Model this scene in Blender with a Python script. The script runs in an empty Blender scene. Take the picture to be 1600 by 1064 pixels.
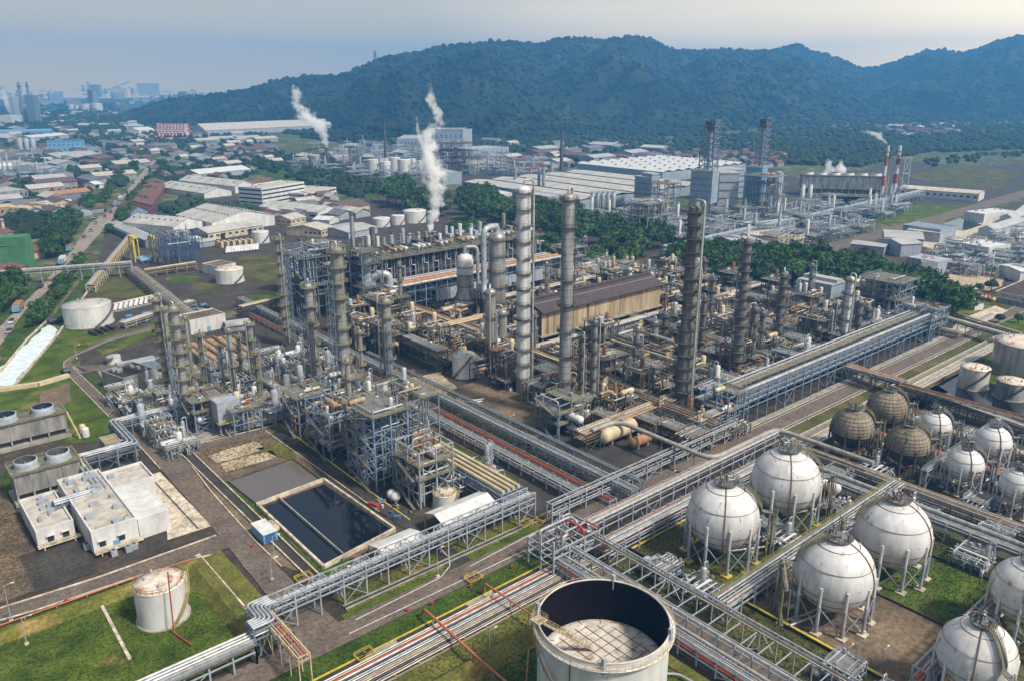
HAZE=True
import bpy, math, random
import numpy as np
R=math.radians; PI=math.pi
S=bpy.context.scene; C=S.collection
random.seed(7)
# ---------------------------------------------------------------- camera frame (drone 120 m up, plant grid = X/Y axes)
F=1250.; CX=800.; CY=532.; H=120.; AZ=R(49.58); P=math.atan(404/1250.)
def G(px,py,z=0.):
    u=(px-CX)/F; v=(py-CY)/F
    hf=math.cos(P)-v*math.sin(P); d=math.sin(P)+v*math.cos(P); t=(H-z)/d
    a,b=hf*t,u*t
    return (a*math.cos(AZ)+b*math.sin(AZ), a*math.sin(AZ)-b*math.cos(AZ))
def Pj(x,y,z):
    a=x*math.cos(AZ)+y*math.sin(AZ); b=x*math.sin(AZ)-y*math.cos(AZ); c=z-H
    Z=a*math.cos(P)-c*math.sin(P); Y=a*math.sin(P)+c*math.cos(P)
    return (CX+F*b/Z, CY-F*Y/Z, Z)
# ---------------------------------------------------------------- materials
MATS={}
def nm(m,t,**k):
    n=m.node_tree.nodes.new(t)
    for a,b in k.items(): setattr(n,a,b)
    return n
def M(name,c1,c2=None,fine=0,s=.3,rough=.65,metal=0.,bump=0.,zs=1.,rust=None,rs=.5,ramt=.5,band=0,bandc=.6,spec=.5,lo=.35,hi=.65,rz=.12):
    """noise-mottled surface; zs squeezes the pattern along z (streaks); rust adds a thresholded stain; band draws seam lines every `band` metres"""
    m=bpy.data.materials.new(name); m.use_nodes=True; nt=m.node_tree; L=nt.links
    b=nt.nodes['Principled BSDF']; b.inputs['Roughness'].default_value=rough; b.inputs['Metallic'].default_value=metal
    b.inputs['Specular IOR Level'].default_value=spec
    c2=c2 or tuple(x*.7 for x in c1)
    g=nm(m,'ShaderNodeNewGeometry'); mp=nm(m,'ShaderNodeMapping'); mp.inputs['Scale'].default_value=(s,s,s*zs)
    L.new(g.outputs['Position'],mp.inputs['Vector'])
    n=nm(m,'ShaderNodeTexNoise'); n.inputs['Scale'].default_value=1; n.inputs['Detail'].default_value=6; n.inputs['Roughness'].default_value=.62
    L.new(mp.outputs[0],n.inputs['Vector'])
    r=nm(m,'ShaderNodeValToRGB'); r.color_ramp.elements[0].position=lo; r.color_ramp.elements[1].position=hi
    r.color_ramp.elements[0].color=(*c2,1); r.color_ramp.elements[1].color=(*c1,1)
    L.new(n.outputs['Fac'],r.inputs['Fac']); out=r.outputs['Color']
    if rust:
        mp2=nm(m,'ShaderNodeMapping'); mp2.inputs['Scale'].default_value=(rs,rs,rs*rz); mp2.inputs['Location'].default_value=(13,7,3)
        L.new(g.outputs['Position'],mp2.inputs['Vector'])
        n2=nm(m,'ShaderNodeTexNoise'); n2.inputs['Scale'].default_value=1; n2.inputs['Detail'].default_value=5; n2.inputs['Roughness'].default_value=.6
        L.new(mp2.outputs[0],n2.inputs['Vector'])
        r2=nm(m,'ShaderNodeValToRGB'); r2.color_ramp.elements[0].position=.72-ramt*.3; r2.color_ramp.elements[1].position=.84-ramt*.3
        L.new(n2.outputs['Fac'],r2.inputs['Fac'])
        x=nm(m,'ShaderNodeMix',data_type='RGBA'); x.inputs['B'].default_value=(*rust,1)
        L.new(r2.outputs['Color'],x.inputs['Factor']); L.new(out,x.inputs['A']); out=x.outputs['Result']
    if band:
        sx=nm(m,'ShaderNodeSeparateXYZ'); L.new(g.outputs['Position'],sx.inputs[0])
        d=nm(m,'ShaderNodeMath',operation='DIVIDE'); d.inputs[1].default_value=band; L.new(sx.outputs['Z'],d.inputs[0])
        f=nm(m,'ShaderNodeMath',operation='FRACT'); L.new(d.outputs[0],f.inputs[0])
        k=nm(m,'ShaderNodeMath',operation='LESS_THAN'); k.inputs[1].default_value=.09; L.new(f.outputs[0],k.inputs[0])
        x=nm(m,'ShaderNodeMix',data_type='RGBA',blend_type='MULTIPLY'); x.inputs['B'].default_value=(bandc,bandc,bandc,1)
        L.new(k.outputs[0],x.inputs['Factor']); L.new(out,x.inputs['A']); out=x.outputs['Result']
    if fine:
        n3=nm(m,'ShaderNodeTexNoise'); n3.inputs['Scale'].default_value=fine; n3.inputs['Detail'].default_value=5; n3.inputs['Roughness'].default_value=.75; L.new(g.outputs['Position'],n3.inputs['Vector'])
        r3=nm(m,'ShaderNodeMapRange'); r3.inputs['From Min'].default_value=.32; r3.inputs['From Max'].default_value=.68; r3.inputs['To Min'].default_value=.45; r3.inputs['To Max'].default_value=1.6; L.new(n3.outputs['Fac'],r3.inputs['Value'])
        x=nm(m,'ShaderNodeMix',data_type='RGBA',blend_type='MULTIPLY'); x.inputs['Factor'].default_value=1; cc=nm(m,'ShaderNodeCombineColor')
        for k in range(3): L.new(r3.outputs[0],cc.inputs[k])
        L.new(out,x.inputs['A']); L.new(cc.outputs[0],x.inputs['B']); out=x.outputs['Result']
    L.new(out,b.inputs['Base Color'])
    if bump:
        bp=nm(m,'ShaderNodeBump'); bp.inputs['Strength'].default_value=min(1,bump); bp.inputs['Distance'].default_value=max(.1,bump)
        L.new(n.outputs['Fac'],bp.inputs['Height']); L.new(bp.outputs[0],b.inputs['Normal'])
    MATS[name]=m; return m
M('alu',(.55,.55,.54),(.30,.30,.30),s=.6,rough=.42,metal=.35,zs=.2,rust=(.17,.11,.07),rs=.6,ramt=.15)
M('galv',(.44,.46,.49),(.25,.27,.30),s=.5,rough=.5,metal=.25)
M('tan',(.42,.32,.20),(.24,.16,.09),s=.5,rough=.6)
M('cream',(.60,.52,.36),(.42,.33,.20),s=.3,rough=.6,rust=(.2,.09,.04),rs=.4,ramt=.35)
M('rust',(.26,.13,.07),(.12,.06,.035),s=.7,rough=.8)
M('orange',(.44,.22,.11),(.26,.12,.06),s=.5,rough=.7)
M('white',(.68,.68,.67),(.48,.48,.47),s=.3,rough=.5,zs=.3,rust=(.36,.28,.2),rs=.7,ramt=.25,rz=.12)
M('wrust',(.62,.60,.57),(.44,.39,.33),s=.35,rough=.55,zs=.3,rust=(.30,.15,.07),rs=.5,ramt=.42)
M('sph',(.67,.68,.69),(.48,.47,.45),s=.35,rough=.42,zs=.25,rust=(.30,.17,.08),rs=.7,ramt=.42,rz=.09)
M('sphs',(.68,.68,.68),(.56,.56,.56),s=.3,rough=.4,rust=(.3,.2,.12),rs=.7,ramt=.08)
M('darksph',(.34,.28,.19),(.14,.115,.085),s=.28,rough=.75,zs=.4,rust=(.03,.03,.03),rs=.45,ramt=.5,rz=.2)
M('roofrust',(.72,.68,.60),(.5,.4,.3),s=.5,rough=.7,rust=(.36,.19,.09),rs=.4,ramt=.62,rz=1)
M('fleece',(.62,.6,.56),(.4,.35,.3),s=.5,rough=.7,rust=(.2,.1,.05),rs=.35,ramt=.45,rz=1)
M('red',(.42,.06,.035),(.26,.045,.03),s=.5,rough=.55)
M('redor',(.55,.16,.07),(.36,.10,.05),s=.5,rough=.6)
M('blue',(.05,.16,.36),(.03,.09,.2),s=.5,rough=.5)
M('lblue',(.18,.36,.52),(.12,.25,.4),s=.5,rough=.5)
M('steel',(.19,.24,.31),(.10,.13,.17),s=.4,rough=.6,rust=(.13,.09,.06),rs=.5,ramt=.15)
M('bsteel',(.22,.30,.42),(.12,.17,.25),s=.4,rough=.55)
M('lsteel',(.38,.41,.46),(.24,.27,.31),s=.4,rough=.55,rust=(.2,.12,.07),rs=.5,ramt=.1)
M('dsteel',(.10,.095,.09),(.045,.042,.04),s=.5,rough=.75,rust=(.11,.06,.035),rs=.5,ramt=.3)
M('yel',(.40,.34,.13),(.20,.18,.10),s=.5,rough=.6,rust=(.12,.09,.06),rs=.6,ramt=.25)
M('yelb',(.66,.52,.04),(.4,.3,.06),s=.5,rough=.6)
M('grate',(.20,.20,.19),(.10,.10,.095),s=.5,rough=.8,rust=(.16,.13,.05),rs=.4,ramt=.3,rz=1)
M('olive',(.17,.165,.12),(.08,.08,.06),s=.4,rough=.8,rust=(.32,.27,.1),rs=.4,ramt=.3,rz=1)
M('col',(.36,.36,.36),(.15,.145,.14),s=.5,rough=.5,metal=.2,zs=.12,band=2.6,bandc=.5,rust=(.1,.075,.055),rs=.6,ramt=.3)
M('colw',(.66,.66,.65),(.46,.46,.46),s=.4,rough=.55,zs=.2,band=6,bandc=.6,rust=(.14,.09,.07),rs=.8,ramt=.28)
M('cold',(.19,.18,.17),(.065,.06,.055),s=.6,rough=.7,zs=.2,band=2.6,bandc=.5,rust=(.13,.08,.05),rs=.6,ramt=.35)
M('stain',(.46,.45,.43),(.24,.22,.2),s=.5,rough=.38,metal=.45,zs=.1,band=1.6,bandc=.65,rust=(.13,.08,.05),rs=.5,ramt=.25)
M('conc',(.36,.34,.30),(.20,.185,.16),s=.25,rough=.9,rust=(.10,.09,.075),rs=.3,ramt=.35,rz=.4)
M('concl',(.56,.49,.39),(.38,.32,.24),fine=.5,s=.12,rough=.9,rust=(.22,.18,.13),rs=.15,ramt=.35,rz=1)
M('concw',(.34,.33,.31),(.14,.135,.13),s=.3,rough=.9,zs=.3,rust=(.05,.05,.05),rs=.6,ramt=.45)
M('roofc',(.52,.49,.44),(.33,.30,.26),s=.35,rough=.9,rust=(.12,.1,.08),rs=.4,ramt=.45,rz=1)
M('roofm',(.50,.49,.45),(.33,.32,.30),s=.1,rough=.55,rust=(.36,.33,.28),rs=.06,ramt=.3,rz=1)
M('roofg',(.42,.42,.42),(.30,.30,.31),s=.1,rough=.6)
M('roofbr',(.075,.05,.055),(.045,.03,.03),s=.3,rough=.5)
M('tile',(.17,.075,.06),(.10,.05,.042),s=.3,rough=.85)
M('tiled',(.14,.085,.075),(.08,.055,.05),s=.3,rough=.85)
M('green',(.07,.22,.10),(.05,.15,.07),s=.2,rough=.6)
M('bwall',(.30,.36,.42),(.22,.27,.33),s=.15,rough=.6,band=3,bandc=.75)
M('dglass',(.03,.04,.05),(.02,.025,.03),s=1,rough=.15,spec=.8)
M('bglass',(.07,.14,.22),(.05,.1,.16),s=1,rough=.2,spec=.8)
M('beigew',(.50,.41,.27),(.30,.22,.13),s=.3,rough=.7,zs=.15,rust=(.13,.06,.03),rs=.45,ramt=.6,rz=.04)
M('rustw',(.20,.10,.055),(.10,.05,.03),s=.5,rough=.8,zs=.1)
M('tyre',(.02,.02,.02),(.015,.015,.015),s=1,rough=.8)
M('blackp',(.035,.035,.04),(.02,.02,.02),s=1,rough=.5)
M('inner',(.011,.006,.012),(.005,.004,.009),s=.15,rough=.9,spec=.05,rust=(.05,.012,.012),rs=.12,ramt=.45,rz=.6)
M('bark',(.12,.09,.06),(.06,.045,.03),s=1,rough=.9)
M('asphalt',(.150,.118,.096),(.095,.075,.062),fine=.9,s=.10,rough=.95,bump=.02,rust=(.17,.15,.13),rs=.07,ramt=.12,rz=1)
M('asphd',(.055,.047,.042),(.026,.023,.021),fine=.9,s=.09,rough=.9,rust=(.11,.10,.08),rs=.08,ramt=.25,rz=1)
M('dirt',(.19,.135,.085),(.075,.055,.038),fine=.7,s=.07,rough=1,bump=.1,rust=(.055,.07,.02),rs=.05,ramt=.3,rz=1)
M('dirtd',(.068,.053,.040),(.026,.021,.017),fine=.7,s=.11,rough=1,bump=.1,rust=(.15,.12,.08),rs=.07,ramt=.2,rz=1)
M('sand',(.46,.38,.28),(.30,.23,.15),fine=.8,s=.12,rough=1)
M('line',(.62,.6,.56),(.4,.38,.35),s=.8,rough=.8)
M('foam',(.75,.80,.82),(.45,.56,.6),s=.35,rough=.6,bump=.15)
def grass(name,c1,c2,c3,am=.4,s=.12):
    return M(name,c1,c2,fine=1.3 if s>.02 else .05,s=s,rough=1,bump=.25,rust=c3,rs=.055,ramt=am,rz=1,spec=.1)
grass('grass',(.092,.128,.020),(.036,.060,.011),(.19,.15,.055),.52)
grass('grassd',(.062,.10,.016),(.028,.052,.010),(.15,.12,.045),.45)
grass('grassy',(.15,.15,.035),(.07,.075,.02),(.28,.20,.07),.55)
grass('grassm',(.105,.105,.034),(.05,.055,.022),(.17,.13,.08),.55,s=.06)
grass('field',(.10,.12,.05),(.055,.07,.03),(.22,.17,.11),.6,s=.012)
def water(name,c,rough,bump=.02,sc=.5):
    m=bpy.data.materials.new(name); m.use_nodes=True; b=m.node_tree.nodes['Principled BSDF']
    b.inputs['Base Color'].default_value=(*c,1); b.inputs['Roughness'].default_value=rough; b.inputs['Specular IOR Level'].default_value=.8
    n=nm(m,'ShaderNodeTexNoise'); n.inputs['Scale'].default_value=sc; n.inputs['Detail'].default_value=4
    g=nm(m,'ShaderNodeNewGeometry'); bp=nm(m,'ShaderNodeBump'); bp.inputs['Strength'].default_value=.3; bp.inputs['Distance'].default_value=bump
    L=m.node_tree.links; L.new(g.outputs['Position'],n.inputs['Vector']); L.new(n.outputs['Fac'],bp.inputs['Height']); L.new(bp.outputs[0],b.inputs['Normal'])
    MATS[name]=m
water('wdark',(.006,.008,.016),.05,.01,.4); water('wgrey',(.13,.11,.10),.07,.01,.3); water('wteal',(.02,.085,.085),.2,.1,.5)
def leafm(name,c1,c2,c3):
    m=bpy.data.materials.new(name); m.use_nodes=True; nt=m.node_tree; L=nt.links; b=nt.nodes['Principled BSDF']; b.inputs['Roughness'].default_value=.8
    b.inputs['Specular IOR Level'].default_value=.2
    g=nm(m,'ShaderNodeNewGeometry'); n=nm(m,'ShaderNodeTexNoise'); n.inputs['Scale'].default_value=.35; n.inputs['Detail'].default_value=3
    L.new(g.outputs['Position'],n.inputs['Vector']); r=nm(m,'ShaderNodeValToRGB'); e=r.color_ramp.elements
    e[0].position=.3; e[0].color=(*c1,1); e[1].position=.7; e[1].color=(*c3,1); k=e.new(.5); k.color=(*c2,1)
    L.new(n.outputs['Fac'],r.inputs['Fac']); o=nm(m,'ShaderNodeObjectInfo')
    h=nm(m,'ShaderNodeHueSaturation'); mr=nm(m,'ShaderNodeMapRange'); mr.inputs['To Min'].default_value=.7; mr.inputs['To Max'].default_value=1.3
    L.new(o.outputs['Random'],mr.inputs['Value']); L.new(mr.outputs[0],h.inputs['Value']); L.new(r.outputs['Color'],h.inputs['Color']); L.new(h.outputs[0],b.inputs['Base Color'])
    MATS[name]=m
leafm('leaf',(.022,.055,.014),(.045,.095,.022),(.095,.145,.035)); leafm('leafd',(.018,.045,.012),(.034,.078,.018),(.06,.115,.026)); leafm('leafo',(.03,.05,.015),(.05,.075,.025),(.085,.10,.04))
M('roadl',(.30,.25,.22),(.20,.17,.15),fine=.6,s=.1,rough=.9); M('roofd',(.17,.18,.19),(.10,.105,.11),s=.08,rough=.7,rust=(.08,.06,.05),rs=.1,ramt=.4,rz=1); M('wallg',(.30,.31,.31),(.20,.2,.2),s=.1); M('pgrey',(.38,.36,.32),(.24,.22,.19),s=.4,rough=.5); M('duct',(.015,.028,.075),(.010,.018,.045),s=.5,rough=.6); M('dblue',(.06,.12,.22),(.035,.07,.13),s=.5,rough=.5)  # duct: dark blue with the shade inside the fan stacks put into it
leafm('wood',(.010,.024,.008),(.018,.038,.012),(.038,.055,.02))
# ---------------------------------------------------------------- mesh builder
class MB:
    def __init__(s): s.v=[]; s.f=[]; s.sm=[]
    def add(s,vs,fs,sm=False):
        o=len(s.v); s.v+=vs; s.f+=[tuple(i+o for i in f) for f in fs]; s.sm+=[sm]*len(fs); return s
    def box(s,cx,cy,cz,sx,sy,sz,rz=0):
        c,d=math.cos(rz),math.sin(rz); vs=[]
        for z in (-1,1):
            for x,y in ((-1,-1),(1,-1),(1,1),(-1,1)):
                X,Y=x*sx/2,y*sy/2; vs.append((cx+X*c-Y*d,cy+X*d+Y*c,cz+z*sz/2))
        return s.add(vs,[(3,2,1,0),(4,5,6,7),(0,1,5,4),(1,2,6,5),(2,3,7,6),(3,0,4,7)])
    def bx(s,x0,y0,z0,x1,y1,z1): return s.box((x0+x1)/2,(y0+y1)/2,(z0+z1)/2,abs(x1-x0),abs(y1-y0),abs(z1-z0))
    def beam(s,p,q,w,h=None):
        h=h or w; d=[q[i]-p[i] for i in range(3)]; L=math.sqrt(sum(x*x for x in d)) or 1e-6; d=[x/L for x in d]
        if abs(d[2])>.99: u=(1,0,0)
        else: l=math.hypot(d[0],d[1]); u=(-d[1]/l,d[0]/l,0)
        w_=(d[1]*u[2]-d[2]*u[1],d[2]*u[0]-d[0]*u[2],d[0]*u[1]-d[1]*u[0]); vs=[]
        for e in (p,q):
            for a,b in ((-1,-1),(1,-1),(1,1),(-1,1)): vs.append(tuple(e[i]+u[i]*a*w/2+w_[i]*b*h/2 for i in range(3)))
        return s.add(vs,[(3,2,1,0),(4,5,6,7),(0,1,5,4),(1,2,6,5),(2,3,7,6),(3,0,4,7)])
    def tube(s,pts,r,n=6,cap=True,closed=False):
        pts=[tuple(p) for p in pts]; N=len(pts); rs=r if isinstance(r,(list,tuple)) else [r]*N; o=len(s.v); pu=None
        for i,p in enumerate(pts):
            a=pts[i-1] if (i>0 or closed) else p; b=pts[(i+1)%N] if (i<N-1 or closed) else p
            d=[b[k]-a[k] for k in range(3)]; L=math.sqrt(sum(x*x for x in d)) or 1e-6; d=[x/L for x in d]
            if pu is None:
                u=(0,0,1) if abs(d[2])<.9 else (1,0,0)
            else: u=pu
            dt=sum(u[k]*d[k] for k in range(3)); u=[u[k]-dt*d[k] for k in range(3)]; L=math.sqrt(sum(x*x for x in u))
            if L<1e-3: u=(0,1,0); L=1
            u=[x/L for x in u]; pu=u; w=(d[1]*u[2]-d[2]*u[1],d[2]*u[0]-d[0]*u[2],d[0]*u[1]-d[1]*u[0])
            k=1.
            if 0<i<N-1 or closed:
                e=[p[j]-a[j] for j in range(3)]; l=math.sqrt(sum(x*x for x in e)) or 1; c=sum(e[j]/l*d[j] for j in range(3)); k=min(1.4,1/max(.3,c))
            for j in range(n):
                t=2*PI*j/n; s.v.append(tuple(p[q]+rs[i]*k*(math.cos(t)*u[q]+math.sin(t)*w[q]) for q in range(3)))
        for i in range(N if closed else N-1):
            a=o+i*n; b=o+((i+1)%N)*n
            for j in range(n): s.f.append((a+j,a+(j+1)%n,b+(j+1)%n,b+j)); s.sm.append(True)
        if cap and not closed:
            vs0=[s.v[o+j] for j in range(n)]; vs1=[s.v[o+(N-1)*n+j] for j in range(n)]
            s.add(vs0,[tuple(range(n))[::-1]]); s.add(vs1,[tuple(range(n))])
        return s
    def lathe(s,prof,cx,cy,n=24,a0=0,a1=2*PI,flat=False):
        full=abs(a1-a0-2*PI)<1e-6; m=n if full else n+1
        o=len(s.v)
        for r,z in prof:
            for j in range(m):
                t=a0+(a1-a0)*j/n; s.v.append((cx+r*math.cos(t),cy+r*math.sin(t),z))
        for i in range(len(prof)-1):
            for j in range(n):
                k=(j+1)%m; s.f.append((o+i*m+j,o+i*m+k,o+(i+1)*m+k,o+(i+1)*m+j)); s.sm.append(not flat)
        return s
    def cyl(s,cx,cy,z0,z1,r,n=16):
        s.lathe([(r,z0),(r,z1)],cx,cy,n); t=[(cx+r*math.cos(2*PI*j/n),cy+r*math.sin(2*PI*j/n)) for j in range(n)]
        s.add([(x,y,z1) for x,y in t],[tuple(range(n))]); s.add([(x,y,z0) for x,y in t],[tuple(range(n))[::-1]]); return s
    def ring(s,cx,cy,z,R_,r,n=32,m=5): return s.tube([(cx+R_*math.cos(2*PI*j/n),cy+R_*math.sin(2*PI*j/n),z) for j in range(n)],r,m,closed=True)
    def poly(s,pts,z): return s.add([(x,y,z) for x,y in pts],[tuple(range(len(pts)))])
    def rail(s,pts,h=1.1,w=.07,step=2.,closed=False):
        q=pts+[pts[0]] if closed else pts
        for a,b in zip(q,q[1:]):
            for hh in (h,h*.5): s.beam((a[0],a[1],a[2]+hh),(b[0],b[1],b[2]+hh),w)
            L=math.dist(a,b); k=max(1,int(L/step))
            for i in range(k):
                t=i/k; x,y,z=(a[j]+(b[j]-a[j])*t for j in range(3)); s.beam((x,y,z),(x,y,z+h),w)
        return s
def part(name,mb,mat,root=None,label=None,loc=None):
    me=bpy.data.meshes.new(name)
    ox=(0,0,0)
    if root is not None:
        r=root
        while r.parent: r=r.parent
        ox=r.location
        if root.parent is not None: ox=r.location
    elif loc: ox=loc
    me.from_pydata([(x-ox[0],y-ox[1],z-ox[2]) for x,y,z in mb.v],[],mb.f)
    me.polygons.foreach_set('use_smooth',mb.sm)
    me.materials.append(MATS[mat] if isinstance(mat,str) else mat)
    o=bpy.data.objects.new(name,me); C.objects.link(o)
    if root is not None: o.parent=root
    elif loc: o.location=loc
    if label: o['label']=label
    return o
def tag(o,label=None,cat=None,group=None,kind=None):
    if label: o['label']=label
    if cat: o['category']=cat
    if group: o['group']=group
    if kind: o['kind']=kind
    return o
def thing(name,label,cat,loc=(0,0,0),group=None):
    o=bpy.data.objects.new(name,None); C.objects.link(o); o.empty_display_size=1; o.location=(loc[0],loc[1],loc[2] if len(loc)>2 else 0)
    return tag(o,label,cat,group)
def struct(name,mb,mat,kind='structure'):
    o=part(name,mb,mat); o['kind']=kind; return o
KIDS={}
def kids(o): return [c for c in bpy.data.objects if c.parent==o]
def dup(root,loc,rz=0,label=None,group=None,sc=None):
    if root.name not in KIDS: KIDS[root.name]=[(c,[g for g in c.children]) for c in root.children]
    r=root.copy(); C.objects.link(r); r.location=(loc[0],loc[1],loc[2] if len(loc)>2 else 0); r.rotation_euler=(0,0,rz)
    if sc: r.scale=sc if isinstance(sc,tuple) else (sc,sc,sc)
    if label: r['label']=label
    if group: r['group']=group
    for c,gs in KIDS[root.name]:
        k=c.copy(); C.objects.link(k); k.parent=r
        for g in gs: d=g.copy(); C.objects.link(d); d.parent=k
    return r
def inpoly(x,y,p):
    r=False; j=len(p)-1
    for i in range(len(p)):
        if (p[i][1]>y)!=(p[j][1]>y) and x<(p[j][0]-p[i][0])*(y-p[i][1])/(p[j][1]-p[i][1])+p[i][0]: r=not r
        j=i
    return r
RDP=[(-60,590),(0,496),(60,438),(100,394),(136,340),(172,318),(208,272),(236,244),(250,244),(234,284),(196,336),(176,360),(124,416),(86,460),(46,494),(0,550),(-60,605)]
def scatter(poly,n,md,seed):
    """n ground points inside a quadrilateral region, at least md metres apart"""
    rg=random.Random(seed); xs=[p[0] for p in poly]; ys=[p[1] for p in poly]; out=[]; t=0
    while len(out)<n and t<n*60:
        t+=1; a=rg.uniform(min(xs),max(xs)); b=rg.uniform(min(ys),max(ys))
        if not inpoly(a,b,poly) or inpoly(a,b,RDP): continue
        g=G(a,b)
        if all((g[0]-q[0])**2+(g[1]-q[1])**2>md*md for q in out): out.append(g)
    return out

leafm('woodh',(.003,.010,.005),(.012,.030,.010),(.060,.085,.030))
M('soot',(.05,.04,.034),(.008,.008,.009),s=.6,rough=.8,zs=.15,rust=(.16,.12,.08),rs=.5,ramt=.3,rz=.1)
for n_ in MATS['woodh'].node_tree.nodes:
    if n_.type=='TEX_NOISE': n_.inputs['Scale'].default_value=.011; n_.inputs['Detail'].default_value=9; n_.inputs['Roughness'].default_value=.72
# ================================================================ world, sun, camera
w=bpy.data.worlds.new('World'); S.world=w; w.use_nodes=True; nt=w.node_tree; L=nt.links
bg=nt.nodes['Background']; sky=nt.nodes.new('ShaderNodeTexSky'); sky.sky_type='NISHITA'; sky.sun_disc=False
SUN_EL=R(50); sdir=(.30,-.954)   # towards the sun, plan
SUN_AZ=math.atan2(sdir[1],sdir[0])
sky.sun_elevation=SUN_EL; sky.sun_rotation=PI/2-SUN_AZ; sky.dust_density=6; sky.air_density=1.2; sky.ozone_density=1
# thin high overcast: a pale veil over the clear sky, denser towards the horizon and greyer away from the sun
tc=nt.nodes.new('ShaderNodeTexCoord'); nz=nt.nodes.new('ShaderNodeTexNoise'); nz.inputs['Scale'].default_value=1.6; nz.inputs['Detail'].default_value=5
mp=nt.nodes.new('ShaderNodeMapping'); mp.inputs['Scale'].default_value=(1,1,4.5); L.new(tc.outputs['Generated'],mp.inputs[0]); L.new(mp.outputs[0],nz.inputs['Vector'])
vr=nt.nodes.new('ShaderNodeVectorMath'); vr.operation='DOT_PRODUCT'; vr.inputs[1].default_value=(.62,-.66,.25); L.new(tc.outputs['Generated'],vr.inputs[0])
ad=nt.nodes.new('ShaderNodeMath'); ad.operation='MULTIPLY_ADD'; ad.inputs[1].default_value=.35; L.new(nz.outputs['Fac'],ad.inputs[0]); L.new(vr.outputs['Value'],ad.inputs[2])
cr=nt.nodes.new('ShaderNodeValToRGB'); e=cr.color_ramp.elements; e[0].position=0; e[0].color=(4.2,4.35,4.7,1); e[1].position=.85; e[1].color=(14.6,14.2,13.6,1)
k=e.new(.38); k.color=(8.3,8.15,7.9,1)
L.new(ad.outputs[0],cr.inputs['Fac'])
mx=nt.nodes.new('ShaderNodeMix'); mx.data_type='RGBA'; mx.inputs['Factor'].default_value=.8
sz=nt.nodes.new('ShaderNodeSeparateXYZ'); L.new(tc.outputs['Generated'],sz.inputs[0])
hr=nt.nodes.new('ShaderNodeValToRGB'); q=hr.color_ramp.elements; q[0].position=.0; q[0].color=(5.2,3.75,1.75,1); q[1].position=.3; q[1].color=(1,1,1,1); kq=q.new(.11); kq.color=(2.6,2.35,1.85,1)
L.new(sz.outputs['Z'],hr.inputs['Fac']); hm_=nt.nodes.new('ShaderNodeMix'); hm_.data_type='RGBA'; hm_.blend_type='MULTIPLY'; hm_.inputs['Factor'].default_value=1
L.new(cr.outputs['Color'],hm_.inputs['A']); L.new(hr.outputs['Color'],hm_.inputs['B'])
L.new(sky.outputs[0],mx.inputs['A']); L.new(hm_.outputs['Result'],mx.inputs['B']); L.new(mx.outputs['Result'],bg.inputs['Color']); bg.inputs['Strength'].default_value=.068
sl=bpy.data.lights.new('sun','SUN'); sl.energy=4.6; sl.angle=R(7); sl.color=(1,.92,.79); so=bpy.data.objects.new('sun',sl); C.objects.link(so)
from mathutils import Vector
so.rotation_euler=Vector((-sdir[0]*math.cos(SUN_EL),-sdir[1]*math.cos(SUN_EL),-math.sin(SUN_EL))).to_track_quat('-Z','Y').to_euler()
cd=bpy.data.cameras.new('camera'); cam=bpy.data.objects.new('camera',cd); C.objects.link(cam); S.camera=cam
cam.location=(0,0,H); cam.rotation_euler=(PI/2-P,0,AZ-PI/2); cd.sensor_width=36; cd.lens=F/1600*36; cd.clip_end=40000; cd.clip_start=1
S.view_settings.view_transform='Standard'; S.view_settings.look='None'; S.view_settings.exposure=0.16
S.cycles.max_bounces=12; S.cycles.diffuse_bounces=2; S.cycles.glossy_bounces=2; S.cycles.volume_bounces=8; S.cycles.transparent_max_bounces=12
S.cycles.use_denoising=True; S.cycles.volume_step_rate=2
# ================================================================ ground
def gp(name,mat,px,z,kind='structure'): return struct(name,MB().poly([G(*p) for p in px],z),mat,kind)
def gr(name,mat,x0,y0,x1,y1,z,kind='structure'): return struct(name,MB().poly([(x0,y0),(x1,y0),(x1,y1),(x0,y1)],z),mat,kind)
struct('ground',MB().poly([(-6500,-6500),(6850,-6500),(6850,6850),(-6500,6850)],-.30),'field')
gr('plant_ground','dirtd',-60,-60,520,330,-.2)
gp('plant_ground','dirtd',[(150,420),(600,300),(1100,380),(1500,460),(1600,520),(1200,720),(100,720)],-.18)
def fan(a0,a1,n): return [a0+(a1-a0)*i/n for i in range(n+1)]
# ================================================================ hills : a real range 2 to 6 km off
ridge=[(-500,190),(130,200),(165,190),(200,178),(250,163),(300,156),(350,150),(400,141),(440,130),(470,125),(540,122),(562,112),(578,103),(600,95),(640,88),(680,80),(720,75),(770,69),(800,70),(850,72),(862,66),(905,61),(935,67),(990,59),(1012,63),(1042,80),(1080,84),(1120,81),(1150,85),(1200,82),(1240,73),(1270,85),(1310,96),(1345,110),(1365,110),(1400,99),(1440,84),(1465,81),(1500,87),(1530,75),(1580,60),(1620,66),(1700,90),(1900,120),(2300,150)]
def lerp(t,x):
    for (a,b),(c,d) in zip(t,t[1:]):
        if a<=x<=c: return b+(d-b)*(x-a)/(c-a)
    return t[0][1] if x<t[0][0] else t[-1][1]
rdist=[(-500,2600),(200,3100),(420,2950),(600,2900),(900,3300),(1050,3700),(1200,4300),(1350,4900),(1600,4800),(2300,5200)]
bdist=[(-500,2500),(180,2700),(260,2600),(400,2350),(470,1900),(560,1620),(700,1650),(900,1800),(1100,2000),(1300,2700),(1600,3200),(2300,3600)]
NA,NR=560,150
def hnoise(seed,shape=(64,64)):
    g=np.random.default_rng(seed); return g.random(shape)
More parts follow.
